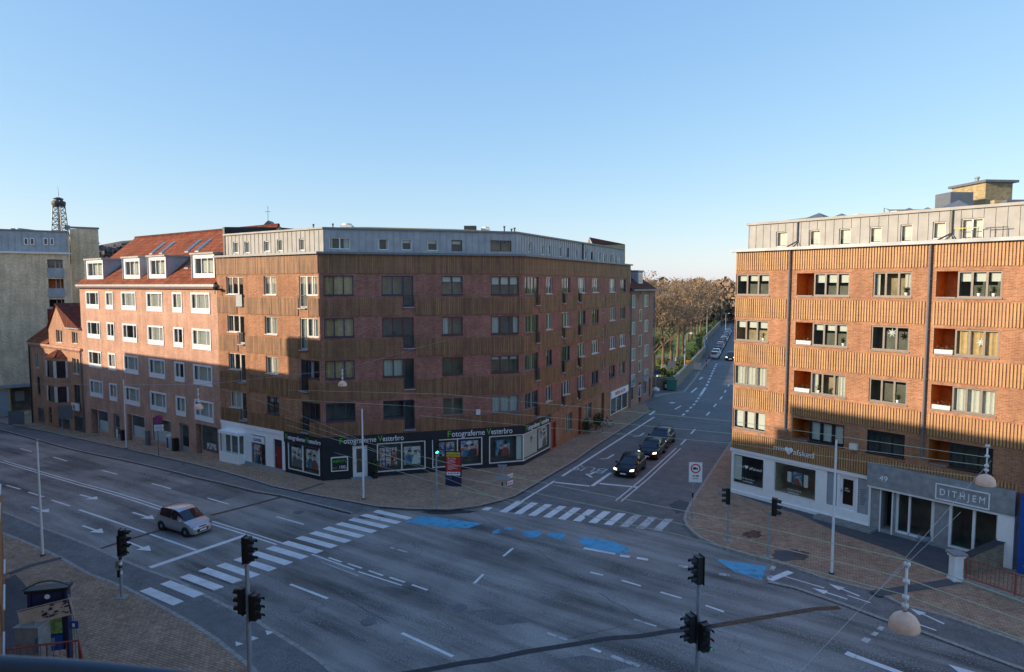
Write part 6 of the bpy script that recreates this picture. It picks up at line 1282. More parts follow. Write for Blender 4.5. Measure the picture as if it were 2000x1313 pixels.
# yaw 0: lamps look towards -y (at us)
b1 = G(238, 1166, PV); h1 = up(b1, 1031) - PV
t1, _ = pole_light('traffic_light', 'two headed traffic light with a sticker covered pole on the left brick pavement', b1, 1031, [(h1 - .92, 100, .12, False), (h1 - 1.15, 60, .20, False)])
m = MB(); m.box(-.22, -.02, -.02, .0, h1 - 1.75, h1 - 1.42, 'steel'); m.build('sign_plate', t1); m = MB(); 
for k, (z, c_) in enumerate(((1.0, 'white_frame'), (1.25, 'dark_metal'), (1.4, 'white_frame'), (1.62, 'dark_metal'))): m = MB(); m.tube([(0, 0, z), (0, 0, z + .12)], .068, c_, 10); m.build('sticker', t1)
m = MB(); m.box(-.08, .02, -.14, -.06, .9, 1.2, 'black_paint'); m.build('push_button', t1)
b2 = G(489, 1338, CYC); h2 = up(b2, 1048) - CYC
pole_light('traffic_light', 'tall traffic light with one head on top and two below, beside the near crossing', b2, 1048, [(h2 - .86, 80, .04, False), (h2 - 2.75, 75, .26, False), (h2 - 2.6, 250, .22, False)], .07)
b3 = G(1360, 1395, 0); h3 = up(b3, 1085)
pole_light('traffic_light', 'tall traffic light with a green walking signal at the bottom edge', b3, 1085, [(h3 - .86, 285, .03, False), (h3 - 2.65, 290, .28, False), (h3 - 2.85, 25, .30, True)], .065)
b4 = G(853, 992, PV); h4 = up(b4, 858) - PV
pole_light('traffic_light', 'slim traffic light showing green in front of the photo shop', b4, 858, [(h4 - .86, 20, .03, True)], .05)
b5 = G(1421, 1055, PV); h5 = up(b5, 953) - PV
pole_light('traffic_light', 'short traffic light on the right pavement nearest the corner shop', b5, 953, [(h5 - .84, 250, .03, False)], .045)
b6 = G(1500, 1087, PV); h6 = up(b6, 972) - PV
pole_light('traffic_light', 'short traffic light with side mounted head right of the other short one', b6, 972, [(h6 - .84, 60, .24, False)], .045)
# ---------------------------------------------------------------- white poles
for lab, bx_, vt in (('tall white flagpole on the left brick pavement', (84, 1090), 862), ('white flagpole in front of the photo shop door', (710, 979), 799), ('white flagpole on the right pavement before the shop steps', (1624, 1126), 858), ('white flagpole in front of the orange brick house', (247, 879), 741)):
    b = G(*bx_); b.z += PV; t = thing('flagpole', lab, 'flagpole', tuple(b), 0, 'white flagpoles along the street'); hh = up(b, vt) - b.z
    m = MB(); m.tube([(0, 0, 0), (0, 0, hh * .5), (0, 0, hh)], [.062, .055, .04], 'white_pole', 10); m.build('pole', t); m = MB(); m.lathe([(.05, 0), (.07, .04), (0, .1)], (0, 0, hh), 'concrete' if bx_[0] != 1624 else 'orange_wood', 10); m.lathe([(.12, 0), (.12, .05), (.07, .06)], (0, 0, 0), 'dark_metal', 12); m.build('fittings', t)
# ---------------------------------------------------------------- signs
def disc(m, r_, y, mat, n=20, z=0): m.poly([(r_ * cos(2 * pi * q / n), y, z + r_ * sin(2 * pi * q / n)) for q in range(n)], mat)
b = G(310, 893); b.z += PV; t = thing('no_stopping_sign', 'round blue and red no stopping sign with two white plates by the orange house', 'road sign', tuple(b)); hh = up(b, 812) - b.z
m = MB(); m.tube([(0, 0, 0), (0, 0, hh)], .035, 'lead', 8); m.build('pole', t)
Mz = WM[t.name] @ Matrix.Translation((.1, -.05, hh - .3)) @ Matrix.Rotation(R(20), 4, 'Z'); m = MB(); disc(m, .33, 0, 'red_plastic'); disc(m, .25, -.004, 'blue_plastic')
for s_ in (-1, 1): m.poly([(-.2 * s_ - .03, -.008 - .002 * s_, -.17), (-.2 * s_ + .04, -.008 - .002 * s_, -.2), (.2 * s_ + .03, -.008 - .002 * s_, .17), (.2 * s_ - .04, -.008 - .002 * s_, .2)], 'red_plastic')
disc(m, .33, .02, 'lead'); m.build('disc', t, Mz); m = MB(); m.box(-.32, .36, 0, .015, -.64, -.42, 'white_frame'); m.box(-.32, .36, 0, .015, -.92, -.68, 'white_frame'); pl = m.build('plate', t, Mz)
text('7-17', .2, 'black_paint', 'lettering', pl, Mz @ Matrix.Translation((.02, -.004, -.6)) @ Matrix.Rotation(pi / 2, 4, 'X'), .001, 'CENTER'); text('(7-14)', .18, 'black_paint', 'lettering', pl, Mz @ Matrix.Translation((.02, -.004, -.87)) @ Matrix.Rotation(pi / 2, 4, 'X'), .001, 'CENTER')
b = G(981, 969, PV); t = thing('yield_sign', 'back of a triangular give way sign with direction boards on the corner', 'road sign', tuple(b)); hh = up(b, 908) - PV
m = MB(); m.tube([(0, 0, 0), (0, 0, hh)], .04, 'grey_pole', 8); m.tube([(0, 0, hh - 1.35), (0, 0, hh - 1.1)], .046, 'black_paint', 8); m.build('pole', t); m = MB(); m.poly([(-.31, .05, hh), (.31, .05, hh), (0, .05, hh - .55)], 'steel'); m.poly([(-.31, .07, hh), (.31, .07, hh), (0, .07, hh - .55)][::-1], 'red_plastic'); m.build('triangle', t)
m = MB(); m.box(-.42, .5, -.07, -.05, hh - .95, hh - .72, 'grey_panel'); m.build('street_name_board', t)
Mz = WM[t.name] @ Matrix.Translation((.28, -.05, 0)) @ Matrix.Rotation(R(48), 4, 'Z'); m = MB(); 
for z in (.62, 1.05): m.box(0, .62, 0, .02, z, z + .34, 'red_plastic'); m.box(.03, .59, -.004, -.001, z + .03, z + .31, 'white_frame')
m.box(-.3, 0, 0, .02, .95, 1.0, 'steel'); d_ = m.build('direction_board', t, Mz); text('Centrum', .15, 'red_plastic', 'lettering', d_, Mz @ Matrix.Translation((.05, -.008, 1.17)) @ Matrix.Rotation(pi / 2, 4, 'X'), .001); text('Sygehus', .15, 'black_paint', 'lettering', d_, Mz @ Matrix.Translation((.05, -.008, .74)) @ Matrix.Rotation(pi / 2, 4, 'X'), .001)
b = G(1352, 1014, PV); t = thing('lorry_ban_sign', 'white board with a red ringed lorry at the right kerb of the side street', 'road sign', tuple(b)); hh = up(b, 903) - PV
m = MB(); m.tube([(0, 0, 0), (0, 0, hh)], .04, 'grey_pole', 8); m.tube([(0, 0, 1.25), (0, 0, 1.5)], .047, 'black_paint', 8); m.box(-.2, .2, -.2, .2, 0, .02, 'kerb_stone'); m.build('pole', t)
Mz = WM[t.name] @ Matrix.Translation((.12, -.06, hh)) @ Matrix.Rotation(R(-8), 4, 'Z'); m = MB(); m.box(-.36, .36, 0, .03, -1.12, 0, 'white_frame'); disc(m, .27, -.003, 'red_plastic', z=-.34); disc(m, .20, -.006, 'white_frame', z=-.34); m.box(-.14, .02, -.012, -.008, -.40, -.27, 'black_paint'); m.box(.03, .12, -.012, -.008, -.40, -.31, 'black_paint'); m.box(-.17, -.02, -.012, -.004, -.80, -.72, 'green_letter'); m.box(.02, .18, -.012, -.004, -.80, -.72, 'red_plastic'); m.box(-.15, .15, -.012, -.004, -.93, -.90, 'lead'); m.build('board', t, Mz)
# advertising pillar
b = G(886, 949, PV); t = thing('advert_pillar', 'advertising stand with yellow, red and white poster on a navy base', 'advertising stand', tuple(b), R(-6)); hh = up(b, 882) - PV
m = MB(); m.box(-.52, .52, -.12, .12, 0, hh, 'navy_plastic'); m.build('stand', t, bevel=.02)
m = MB(); m.box(-.44, .46, -.135, -.121, hh - .30, hh - .03, 'yellow_plastic'); m.box(-.46, .48, -.135, -.121, hh - 1.32, hh - .301, 'red_plastic'); m.box(-.44, .46, -.135, -.121, hh - 1.55, hh - 1.321, 'white_frame'); po = m.build('poster', t)
Mt = lambda x, z: WM[t.name] @ Matrix.Translation((x, -.14, z)) @ Matrix.Rotation(pi / 2, 4, 'X')
text('PLAKATEN', .17, 'black_paint', 'lettering', po, Mt(0, hh - .24), .002, 'CENTER')
for k, s_ in enumerate(('Bliv frivillig', 'i kampen', 'mod kræft')): text(s_, .125, 'white_letter', 'lettering', po, Mt(-.36, hh - .46 - k * .12), .002)
m = MB()
for k, w in enumerate((.6, .68, .5, .64, .3)): m.box(-.36, -.36 + w, -.139, -.136, hh - .88 - k * .07, hh - .865 - k * .07, 'white_letter')
for k in range(4): m.box(-.36 + k * .2, -.24 + k * .2, -.139, -.136, hh - 1.45, hh - 1.38, ('red_plastic', 'lead', 'red_plastic', 'blue_plastic')[k])
m.box(-.38, -.1, -.123, -.1205, hh - 1.72, hh - 1.68, 'lead'); m.build('small_lettering', po)
# shrub in a pot at the photo shop door
def shrub(name, label, pos, h, r_, mat='hedge_leaf', pot=True, seed=1, cat='shrub', group=None, n=500):
    t = thing(name, label, cat, tuple(pos), 0, group); rr_ = random.Random(seed)
    if pot: m = MB(); m.lathe([(0, 0), (.17, 0), (.22, .35), (0, .34)], (0, 0, 0), 'shopfront_black', 12); m.build('pot', t)
    m = MB(); z0 = .3 if pot else .05
    m.tube([(0, 0, 0), (.02, 0, z0 + h * .3)], .03, 'bark', 5); m.build('stem', t); m = MB()
    for k in range(n):
        a, e = rr_.uniform(0, 2 * pi), math.acos(rr_.uniform(-1, 1)); q = rr_.random() ** .45; s_ = rr_.uniform(.03, .06) * (1 + r_ * .9)
        wob = 1 + .25 * sin(3 * a + seed) * sin(2 * e); p = Vector((r_ * wob * q * sin(e) * cos(a), r_ * wob * q * sin(e) * sin(a), z0 + h * .55 + h * .5 * q * cos(e)))
        d1 = Vector((rr_.uniform(-1, 1), rr_.uniform(-1, 1), rr_.uniform(-1, 1))).normalized() * s_; d2 = Vector((rr_.uniform(-1, 1), rr_.uniform(-1, 1), rr_.uniform(-1, 1))).normalized() * s_
        m.poly([p - d1, p + d2, p + d1, p - d2], mat)
    m.build('foliage', t); return t
shrub('potted_shrub', 'dark potted shrub standing right of the photo shop door', G(733, 934, PV), 1.0, .27)
# bicycles and shrubs along the side street wall
def bicycle(label, pos, rz, col, group='bicycles leaning along the side street wall', lean=.12):
    t = thing('bicycle', label, 'bicycle', tuple(pos), rz, group, .9)
    M = WM[t.name] @ Matrix.Rotation(lean, 4, 'X')
    for x in (-.52, .52):
        w = MB(); w.tube([(x + .33 * cos(2 * pi * k / 16), 0, .34 + .33 * sin(2 * pi * k / 16)) for k in range(17)], .018, 'tyre', 5, False)
        for k in range(8): a = pi * k / 8; w.tube([(x - .32 * cos(a), 0, .34 - .32 * sin(a)), (x + .32 * cos(a), 0, .34 + .32 * sin(a))], .004, 'steel', 3, False)
        w.build('wheel', t, M)
    f = MB(); 
    for p, q in (((-.52, .34), (-.12, .3)), ((-.12, .3), (.4, .72)), ((-.12, .3), (-.24, .85)), ((-.24, .8), (.38, .82)), ((-.52, .34), (-.24, .78)), ((.38, .95), (.52, .34))): f.tube([(p[0], 0, p[1]), (q[0], 0, q[1])], .018, col, 6)
    f.build('frame', t, M); h = MB(); h.tube([(.28, -.27, 1.0), (.38, -.1, 1.02), (.38, .1, 1.02), (.28, .27, 1.0)], .014, 'steel', 6); h.build('handlebar', t, M); s_ = MB(); s_.box(-.36, -.12, -.06, .06, .86, .92, 'black_paint'); s_.build('saddle', t, M); s_ = MB(); s_.box(-.75, -.35, -.08, .08, .70, .73, 'dark_metal'); s_.build('rack', t, M)
    return t
ws = math.atan2(mR.t.y, mR.t.x)
for k, (s0_, off, c_, lab) in enumerate(((12.4, -.55, 'dark_metal', 'dark bicycle against the wall, nearest to us'), (13.0, -.8, 'black_paint', 'black bicycle beside the nearest dark one'), (14.0, -.6, 'dark_metal', 'dark bicycle in the middle of the row'), (15.6, -.9, 'white_pole', 'pale bicycle standing apart from the wall'), (16.4, -.7, 'dark_metal', 'farthest dark bicycle by the brown door'))):
    p = mR.P(s0_, off, PV); bicycle(lab, p, ws + (pi / 2 if k in (1, 3) else .2), c_)
p = G(1274, 783, 0); bicycle('small bicycle by the corner of the pink end house', p, ws, 'dark_metal', 'bicycle parked at the end house')
shrub('wall_shrub', 'dark climbing shrub on the side street wall beside the bicycles', mR.P(12.1, -.35, PV), 1.3, .35, pot=False, seed=5); shrub('wall_shrub', 'dark bushy shrub under the side street window', mR.P(15.2, -.4, PV), 1.3, .45, pot=False, seed=8)
# bins and little street things on the left
def bin_(label, u, v, cols, h=.95, w=.42):
    b = G(u, v); b.z += PV; t = thing('litter_bin', label, 'litter bin', tuple(b), math.atan2(tA.y, tA.x), 'bins and boxes by the orange house'); m = MB(); m.box(-w / 2, w / 2, -w / 2, w / 2, 0, h, cols[0]); m.build('body', t, bevel=.02); m = MB(); m.box(-w / 2 - .02, w / 2 + .02, -w / 2 - .02, w / 2 + .02, h, h + .06, cols[0]); m.build('lid', t)
    if len(cols) > 1: m = MB(); m.box(-w / 2 + .04, w / 2 - .06, -w / 2 - .012, -w / 2 - .002, .1, h - .1, cols[1]); m.build('poster', t)
bin_('pale box with blue poster left of the white flagpole', 234, 858, ('concrete', 'curtain')); bin_('black bin left of the white flagpole', 241, 863, ('black_paint',), .9, .34); bin_('dark narrow box between two shop windows', 291, 872, ('lead',), 1.2, .4); bin_('pale box with blue poster right of the no stopping sign', 333, 880, ('curtain', 'blue_plastic'), 1.1); bin_('black bin beside the grey shop door', 343, 884, ('black_paint',), 1.0, .36)
bin_('black bin at the foot of the gabled house', 166, 845, ('black_paint',), 1.0, .3)
def signback(label, u0, v0, u1, v1, ub, vb, name='sign_board'):
    b = G(ub, vb, 0 if ub > 1000 else None); b.z += PV; t = thing(name, label, 'sign board', tuple(b), 0, 'grey backs of direction boards'); a, c_ = at(u0, v1, b.y), at(u1, v0, b.y)
    m = MB(); m.box(a.x, c_.x, b.y - .03, b.y, a.z, c_.z, 'lead'); m.build('board', t, W0); m = MB(); xm = (a.x + c_.x) / 2
    for x in (a.x + (c_.x - a.x) * .2, a.x + (c_.x - a.x) * .8): m.tube([(x, b.y + .05, b.z - .1), (x, b.y + .05, c_.z)], .04, 'grey_pole', 6)
    m.build('posts', t, W0)
signback('grey back of a road sign standing before the beige block', 17, 803, 47, 829, 30, 838); signback('grey back of a large road sign before the gabled house', 115, 792, 141, 818, 128, 848)
signback('blue-grey sign back standing above the park wall', 1304, 705, 1320, 720, 1312, 752); signback('blue-grey sign back beside the long wall, nearer the road', 1355, 709, 1370, 725, 1362, 740)
signback('small sign back on the far left before the beige shop', 4, 757, 12, 775, 8, 806, 'road_sign')
# map kiosk, box, notice and railings at the bottom left
kb = G(110, 1305, PV); kd = kb.y
t = thing('map_kiosk', 'navy information kiosk with arched top, green map and tilted wooden board', 'kiosk', tuple(kb)); F = Wall(G(60, 1306, PV), G(137, 1296, PV), z=PV); hk = up(F.a, 1160) - PV; wk = F.L
m = MB(); m.box(0, .10, 0, .35, 0, hk, 'navy_plastic'); m.box(wk - .10, wk, 0, .35, 0, hk, 'navy_plastic'); m.box(.10, wk - .10, .06, .3, .5, hk, 'navy_plastic'); m.box(-.06, wk + .06, -.05, .42, hk, hk + .10, 'black_paint'); m.build('frame', t, F.M)
m = MB(); arc = [(-.14 + (wk + .28) * k / 12, hk + .10 + .26 * sin(pi * k / 12)) for k in range(13)]; m.tube([(x, .05, z) for x, z in arc], .028, 'bronze_rail', 6); m.build('arch', t, F.M)
m = MB(); m.box(.2, wk - .2, .03, .055, hk * .42, hk * .72, 'poster_green'); m.build('map', t, F.M); m = MB(); m.box(.2, wk - .2, .03, .055, hk * .2, hk * .40, 'blue_plastic'); m.box(.4, .75, .02, .029, hk * .26, hk * .37, 'grey_panel'); m.build('info_panel', t, F.M)
m = MB(); m.box(.14, wk - .14, .02, .055, hk * .8, hk * .985, 'navy_plastic'); disc(m, .085, .015, 'white_frame', z=hk * .93); 
for v in range(len(m.v) - 20, len(m.v)): x, y, z = m.v[v]; m.v[v] = (x + wk * .5, y, z)
m.build('header', t, F.M)
bo = thing('wooden_notice_board', 'weathered pale board with blue lettering hung askew across the kiosk', 'notice board', tuple(F.P(wk * .5, -.3, hk * .75)), math.atan2(F.t.y, F.t.x)); bo.matrix_basis = WM[bo.name] @ Matrix.Rotation(R(-9), 4, 'Y'); WM[bo.name] = bo.matrix_basis.copy()
m = MB(); m.box(-.75, .85, 0, .04, -.24, .34, 'poster_wood'); m.build('panel', bo); m = MB(); rr_ = random.Random(4)
for k in range(26): x, z = rr_.uniform(-.1, .7), rr_.uniform(-.18, .26); m.box(x, x + rr_.uniform(.04, .16), -.006, -.001, z, z + rr_.uniform(.02, .06), 'navy_plastic')
m.box(-.7, .8, -.008, -.001, .30, .32, 'navy_plastic'); m.box(.76, .80, -.009, -.0015, -.2, .29, 'navy_plastic'); m.build('lettering', bo); m = MB(); m.tube([(.8, .07, -1.6), (.8, .07, .45)], .022, 'steel', 6); m.build('post', bo)
b = G(150, 1312, PV); hh = up(b, 1212) - PV; t = thing('bus_stop_sign', 'small blue sign on a thin post right of the kiosk', 'road sign', tuple(b)); m = MB(); m.tube([(0, 0, 0), (0, 0, hh + .1)], .022, 'steel', 6); m.build('post', t); m = MB(); m.box(-.15, .15, -.05, -.03, hh - .26, hh, 'blue_plastic'); m.box(-.04, .04, -.055, -.051, hh - .2, hh - .08, 'white_frame'); m.build('panel', t)
F = Wall(G(33, 1322, PV), G(79, 1322, PV), z=PV); hb_ = up(F.a, 1228) - PV; t = thing('utility_cabinet', 'pale grey utility cabinet left in front of the kiosk', 'cabinet', tuple(F.a)); m = MB(); m.box(0, F.L, 0, .6, 0, hb_, 'concrete'); m.build('housing', t, F.M, bevel=.015); m = MB(); m.box(-.03, F.L + .03, -.03, .65, hb_ + .002, hb_ + .05, 'zinc'); m.lathe([(.04, 0), (.04, .08), (0, .1)], (F.L * .7, .2, hb_ + .05), 'steel', 8); m.build('lid', t, F.M); m = MB(); m.box(F.L - .1, F.L - .04, -.012, -.002, hb_ * .5, hb_ * .8, 'poster_blue'); m.build('sticker', t, F.M)
r0, r1, r2 = at(14, 1268, 21.6), at(154, 1251, 22.3), at(165, 1300, 19.6)
t = thing('red_railing', 'faded red iron railing round the basement stair, bottom left corner', 'railing', tuple(r0)); m = MB()
for a, b in ((r0, r1), (r1, r2)):
    m.tube([a, b], .035, 'rusty_red', 8); m.tube([a - Vector((0, 0, .9)), b - Vector((0, 0, .9))], .022, 'rusty_red', 6); n = int((b - a).length / .17)
    for k in range(n + 1): p = a.lerp(b, k / n); m.tube([p, p - Vector((0, 0, 1.0 if k % 6 else 1.2))], .012 if k % 6 else .03, 'rusty_red', 5)
m.build('bars', t, W0)
# ---------------------------------------------------------------- lamps and wires over the street
LMP = []
def hanging_lamp(label, u, v, dep, w_px, stem_px):
    dia = w_px * dep / FPX; p = at(u, v, dep); s_ = dia / .5
    t = thing('hanging_street_lamp', label, 'street lamp', tuple(p), 0, 'domed street lamps hung on wires', s_); m = MB()
    m.lathe([(.25, 0), (.252, .05), (.235, .14), (.19, .22), (.12, .275), (.05, .30), (.035, .32)], (0, 0, 0), 'warm_lit_dome', 28); m.lathe([(.25, 0), (.2, -.01), (0, .02)], (0, 0, 0), 'curtain', 28); m.build('dome', t, smooth=True)
    h = stem_px * dep / FPX / s_; m = MB(); m.tube([(0, 0, .3), (0, 0, h)], .022, 'white_pole', 8)
    for z in (.42, h * .48, h * .72, h - .02): m.lathe([(.022, -.04), (.055, -.03), (.06, 0), (.055, .03), (.022, .04)], (0, 0, z), 'curtain', 12)
    m.build('stem', t, smooth=True); top = p + Vector((0, 0, h * s_)); LMP.append(top); return t
hanging_lamp('large domed lamp tinted with painted warm light in the foreground, bottom right', 1766, 1228, 11.7, 57, 136)
hanging_lamp('pale domed lamp hanging in front of the right block', 1925, 947, 18.5, 35, 80)
hanging_lamp('grey domed lamp hanging before the orange brick house', 388, 799, 39, 17, 40)
hanging_lamp('grey domed lamp hanging before the corner block', 669, 754, 39, 17, 32)
def wire(label, pts, r_=.007, mat='steel', sag=0, name='overhead_wire', group='wires over the street'):
    P_ = [Vector((0, 0, H)) + ray(u, v) * (d / ray(u, v).y) for u, v, d in pts]; t = thing(name, label, 'wire', tuple(P_[0]), 0, group); m = MB(); out_ = []
    for a, b in zip(P_, P_[1:]):
        for k in range(9): q = a.lerp(b, k / 8); q.z -= sag * 4 * (k / 8) * (1 - k / 8); out_.append(q)
    m.tube(out_, r_, mat, 5); m.build('cable', t, W0)
MT['wire_green'] = MT['steel']; P('wire_green', (.50, .55, .38), .6) if 0 else None
MT.pop('wire_green'); P('wire_green', (.50, .55, .38), .6)
W_ = [('upper pale wire crossing above the right pavement', [(640, 845, 46), (900, 911, 33), (1450, 1021, 20), (1770, 1094, 14), (2010, 1180, 11)]), ('middle pale wire crossing above the right pavement', [(560, 790 + 40, 46), (900, 933, 33), (1310, 1019, 22), (1770, 1130, 14), (2010, 1217, 11)]), ('lower pale wire crossing above the right pavement', [(640, 880, 46), (900, 957, 33), (1310, 1041, 22), (1770, 1163, 14), (2010, 1255, 11)])]
for l, p in W_: wire(l, p, .011, 'wire_green')
wire('thin wire from the corner block to the lamp by the right block, topmost', [(560, 762, 46), (870, 775 - 5, 38), (1430, 823, 26), (1925, 893, 18.5)], .008, 'wire_green'); wire('thin wire to the lamp by the right block, second from top', [(560, 780, 46), (870, 797, 38), (1430, 847, 26), (1925, 910, 18.5)], .008, 'wire_green'); wire('thin wire to the lamp by the right block, third from top', [(820, 812, 40), (1100, 838, 33), (1430, 866, 26), (1925, 935, 18.5)], .007, 'wire_green')
wire('thin wire from the front facade down to the left lamp', [(905, 655, 48), (780, 690, 44), (669, 722, 39), (388, 752, 39), (60, 750, 60)], .010, 'steel')
wire('thin wire over the left shops running down to the right', [(434, 760, 51), (560, 800, 46), (720, 866, 38)], .009, 'steel'); wire('thin wire crossing low over the photo shop windows', [(556, 815, 46), (660, 850, 42), (860, 930, 34), (1000, 985, 28)], .008, 'wire_green')
wire('stay wire from the foreground lamp up to the second lamp', [(1768, 1090, 11.7), (1936, 900, 14)], .004); wire('stay wire crossing the grey shop front to the lower left', [(1876, 1001, 14), (1706, 1163, 10.5), (1555, 1320, 8)], .003)
wire('stay wire from the foreground lamp down to the left edge of the view', [(1766, 1098, 11.7), (1700, 1170, 11.2)], .005)
# ================================================================ PARK AND TREES
pk = thing('cemetery_wall', 'long mossy brick wall running beside the parked cars', 'wall', (pw[1][0], pw[1][1], 0))
m = MB(); WP = [Vector((p[0], p[1])) for p in pw]
for a, b in zip(WP, WP[1:]):
    F = Wall(a, b); m2 = m
    d = (b - a).normalized(); nn = Vector((-d.y, d.x)) * .35
    z1 = 1.7
    for p, q in ((a, b), (b + nn, a + nn)): m.poly([(p.x, p.y, 0), (q.x, q.y, 0), (q.x, q.y, z1), (p.x, p.y, z1)], 'park_brick')
    m.poly([(a.x, a.y, z1), (b.x, b.y, z1), (b.x + nn.x, b.y + nn.y, z1), (a.x + nn.x, a.y + nn.y, z1)], 'kerb_stone')
m.build('masonry', pk, W0)
def offw(k, back, z=0.): # point k metres along the wall from the corner, back metres into the park
    P0 = WP[1]; s_ = k
    for a, b in zip(WP[1:], WP[2:]):
        l = (b - a).length
        if s_ <= l: break
        s_ -= l
    d = (b - a).normalized(); n = Vector((-d.y, d.x)); q = a + d * s_ + n * back; return Vector((q.x, q.y, z))
hd = thing('hedge', 'dark clipped hedge just behind the long wall', 'hedge', tuple(offw(5, 1.2))); m = MB(); rr_ = random.Random(2)
for k in range(5200): p = offw(rr_.uniform(0, 150), rr_.uniform(.7, 1.7), rr_.uniform(.3, 2.25)); s_ = rr_.uniform(.12, .26); d1 = Vector((rr_.uniform(-1, 1), rr_.uniform(-1, 1), rr_.uniform(-1, 1))) * s_; d2 = Vector((rr_.uniform(-1, 1), rr_.uniform(-1, 1), rr_.uniform(-1, 1))) * s_; m.poly([p - d1, p + d2, p + d1, p - d2], 'hedge_leaf')
m.build('leaves', hd, W0)
# sunlit lawn strips and gravel path
m = MB(); a, b, c, d = offw(38, 2.2), offw(43, 2.2), offw(50, 60), offw(43, 60); m.poly([(p.x, p.y, .012) for p in (a, b, c, d)], 'gravel_path'); tag(m.build('path'), kind='structure')
def branch(m, p, d, r_, L, lvl, rr_, mat, tips):
    n = 3; pts = [p]; rad = [r_]
    for k in range(n): d = (d + Vector((rr_.uniform(-.2, .2), rr_.uniform(-.2, .2), rr_.uniform(-.05, .16)))).normalized(); p = p + d * L / n; pts.append(p); rad.append(r_ * (1 - .45 * (k + 1) / n))
    m.tube(pts, rad, mat, 5 if lvl < 2 else 3, False)
    if lvl >= 3: tips.append((p, d)); return
    for k in range(3 if lvl else 4):
        a = rr_.uniform(0, 2 * pi); side = Vector((cos(a), sin(a), rr_.uniform(-.1, .5))); branch(m, pts[rr_.choice([2, 3, 3])] if lvl else pts[3], (d * .75 + side * .62).normalized(), rad[-1] * .85, L * rr_.uniform(.62, .82), lvl + 1, rr_, mat, tips)
        if lvl == 0 and k == 3: pass
def make_tree(label, h, seed, spread=1.0, dens=1.0, group='bare brown trees behind the long wall', leaf='russet_leaf'):
    t = thing('tree', label, 'tree', (0, 0, 0), 0, group); rr_ = random.Random(seed); tr = MB(); tips = []
    tr.tube([(0, 0, -.2), (.1, 0, h * .18), (.05, .1, h * .36)], [h * .026, h * .019, h * .016], 'bark', 8, False)
    cr = MB()
    for k in range(6):
        a = k * 2 * pi / 6 + rr_.uniform(-.4, .4); e = rr_.uniform(.45, 1.3); d = Vector((cos(a) * cos(e) * spread, sin(a) * cos(e) * spread, sin(e))).normalized(); br_ = MB()
        branch(cr if k % 2 else tr, Vector((.05, .1, h * (.30 + .05 * (k % 2)))), d, h * .010, h * .27, 0, rr_, 'bark', tips)
    tr.build('trunk', t)
    for p, d in tips:
        for q in range(int(9 * dens)):     # fans of fine twigs and the leaves still hanging on them
            e = (d + Vector((rr_.uniform(-.9, .9), rr_.uniform(-.9, .9), rr_.uniform(-.6, .8)))).normalized() * rr_.uniform(.35, 1.0) * h / 13; s_ = Vector((rr_.uniform(-1, 1), rr_.uniform(-1, 1), 0)).normalized() * .022
            cr.poly([p - s_, p + s_, p + e], 'twig')
            for w in range(2):
                c = p + e * rr_.uniform(.2, 1.1) + Vector((rr_.uniform(-.3, .3), rr_.uniform(-.3, .3), rr_.uniform(-.3, .3))); l = rr_.uniform(.06, .13) * h / 13; a1 = Vector((rr_.uniform(-1, 1), rr_.uniform(-1, 1), rr_.uniform(-1, 1))) * l; a2 = Vector((rr_.uniform(-1, 1), rr_.uniform(-1, 1), rr_.uniform(-1, 1))) * l
                cr.poly([c - a1, c + a2, c + a1, c - a2], leaf)
    cr.build('crown', t); return t
gt = 'bare brown trees behind the long wall'
protos = [make_tree('a', 13.5, 3), make_tree('b', 12.5, 11, 1.15), make_tree('c', 14.2, 23, .9)]
index_kids()
spots = []
for k in range(12): spots.append((10 + k * 9.5, 4.2, 'tree number %s along the wall'))
spots += [(7, 12, ''), (20, 15, ''), (34, 13, ''), (50, 16, ''), (66, 14, ''), (84, 18, ''), (28, 26, ''), (52, 30, ''), (78, 32, ''), (105, 24, ''), (130, 30, ''), (125, 12, ''), (60, 44, ''), (95, 48, ''), (30, 40, ''), (140, 50, '')]
words = ['first', 'second', 'third', 'fourth', 'fifth', 'sixth', 'seventh', 'eighth', 'ninth', 'tenth', 'eleventh', 'twelfth']
rr_ = random.Random(31); first = [True, True, True]
for k, (al, bk, _) in enumerate(spots):
    p = offw(al, bk); i = k % 3; sc = rr_.uniform(.88, 1.05) * (1.06 if k >= 12 else 1)
    lab = ('%s bare brown tree in the row behind the long wall' % words[k]) if k < 12 else 'brown tree in the park, %s the %s tree of the wall row' % (('right behind', 'some way behind', 'far behind')[0 if bk < 20 else 1 if bk < 38 else 2], words[min(11, int(al / 11.8))])
    rz = rr_.uniform(0, 6.28)
    if first[i]: first[i] = False; M = Matrix.Translation(p) @ Matrix.Rotation(rz, 4, 'Z') @ Matrix.Scale(sc, 4); protos[i].matrix_basis = M; protos[i]['label'] = lab
    else: dup(protos[i], tuple(p), rz, lab, gt, sc)
# bushes, graves, conifers between the trees
rr_ = random.Random(77)
for k, (u, v, h, r_, mt, lab) in enumerate(((1288, 686, 3.2, 2.4, 'hedge_leaf', 'large dark evergreen bush on the lawn'), (1302, 690, 2.6, 1.6, 'hedge_leaf', 'smaller dark evergreen right of the large bush'), (1297, 717, 1.4, 1.3, 'olive_leaf', 'round olive bush behind the park wall'), (1278, 699, 2.4, .7, 'hedge_leaf', 'upright dark bush at the house corner'), (1280, 736, 1.5, .9, 'olive_leaf', 'low olive shrub near the park wall'), (1316, 738, 1.6, .9, 'hedge_leaf', 'dark shrub left of the wall corner'), (1333, 726, 1.5, .7, 'olive_leaf', 'small olive shrub below the tree row'), (1298, 736, 1.2, .9, 'olive_leaf', 'low clipped shrub by the wall'))):
    shrub('bush', lab, G(u, v, 0), h, r_, mt, False, 40 + k, 'bush', 'bushes in the park', 1100)
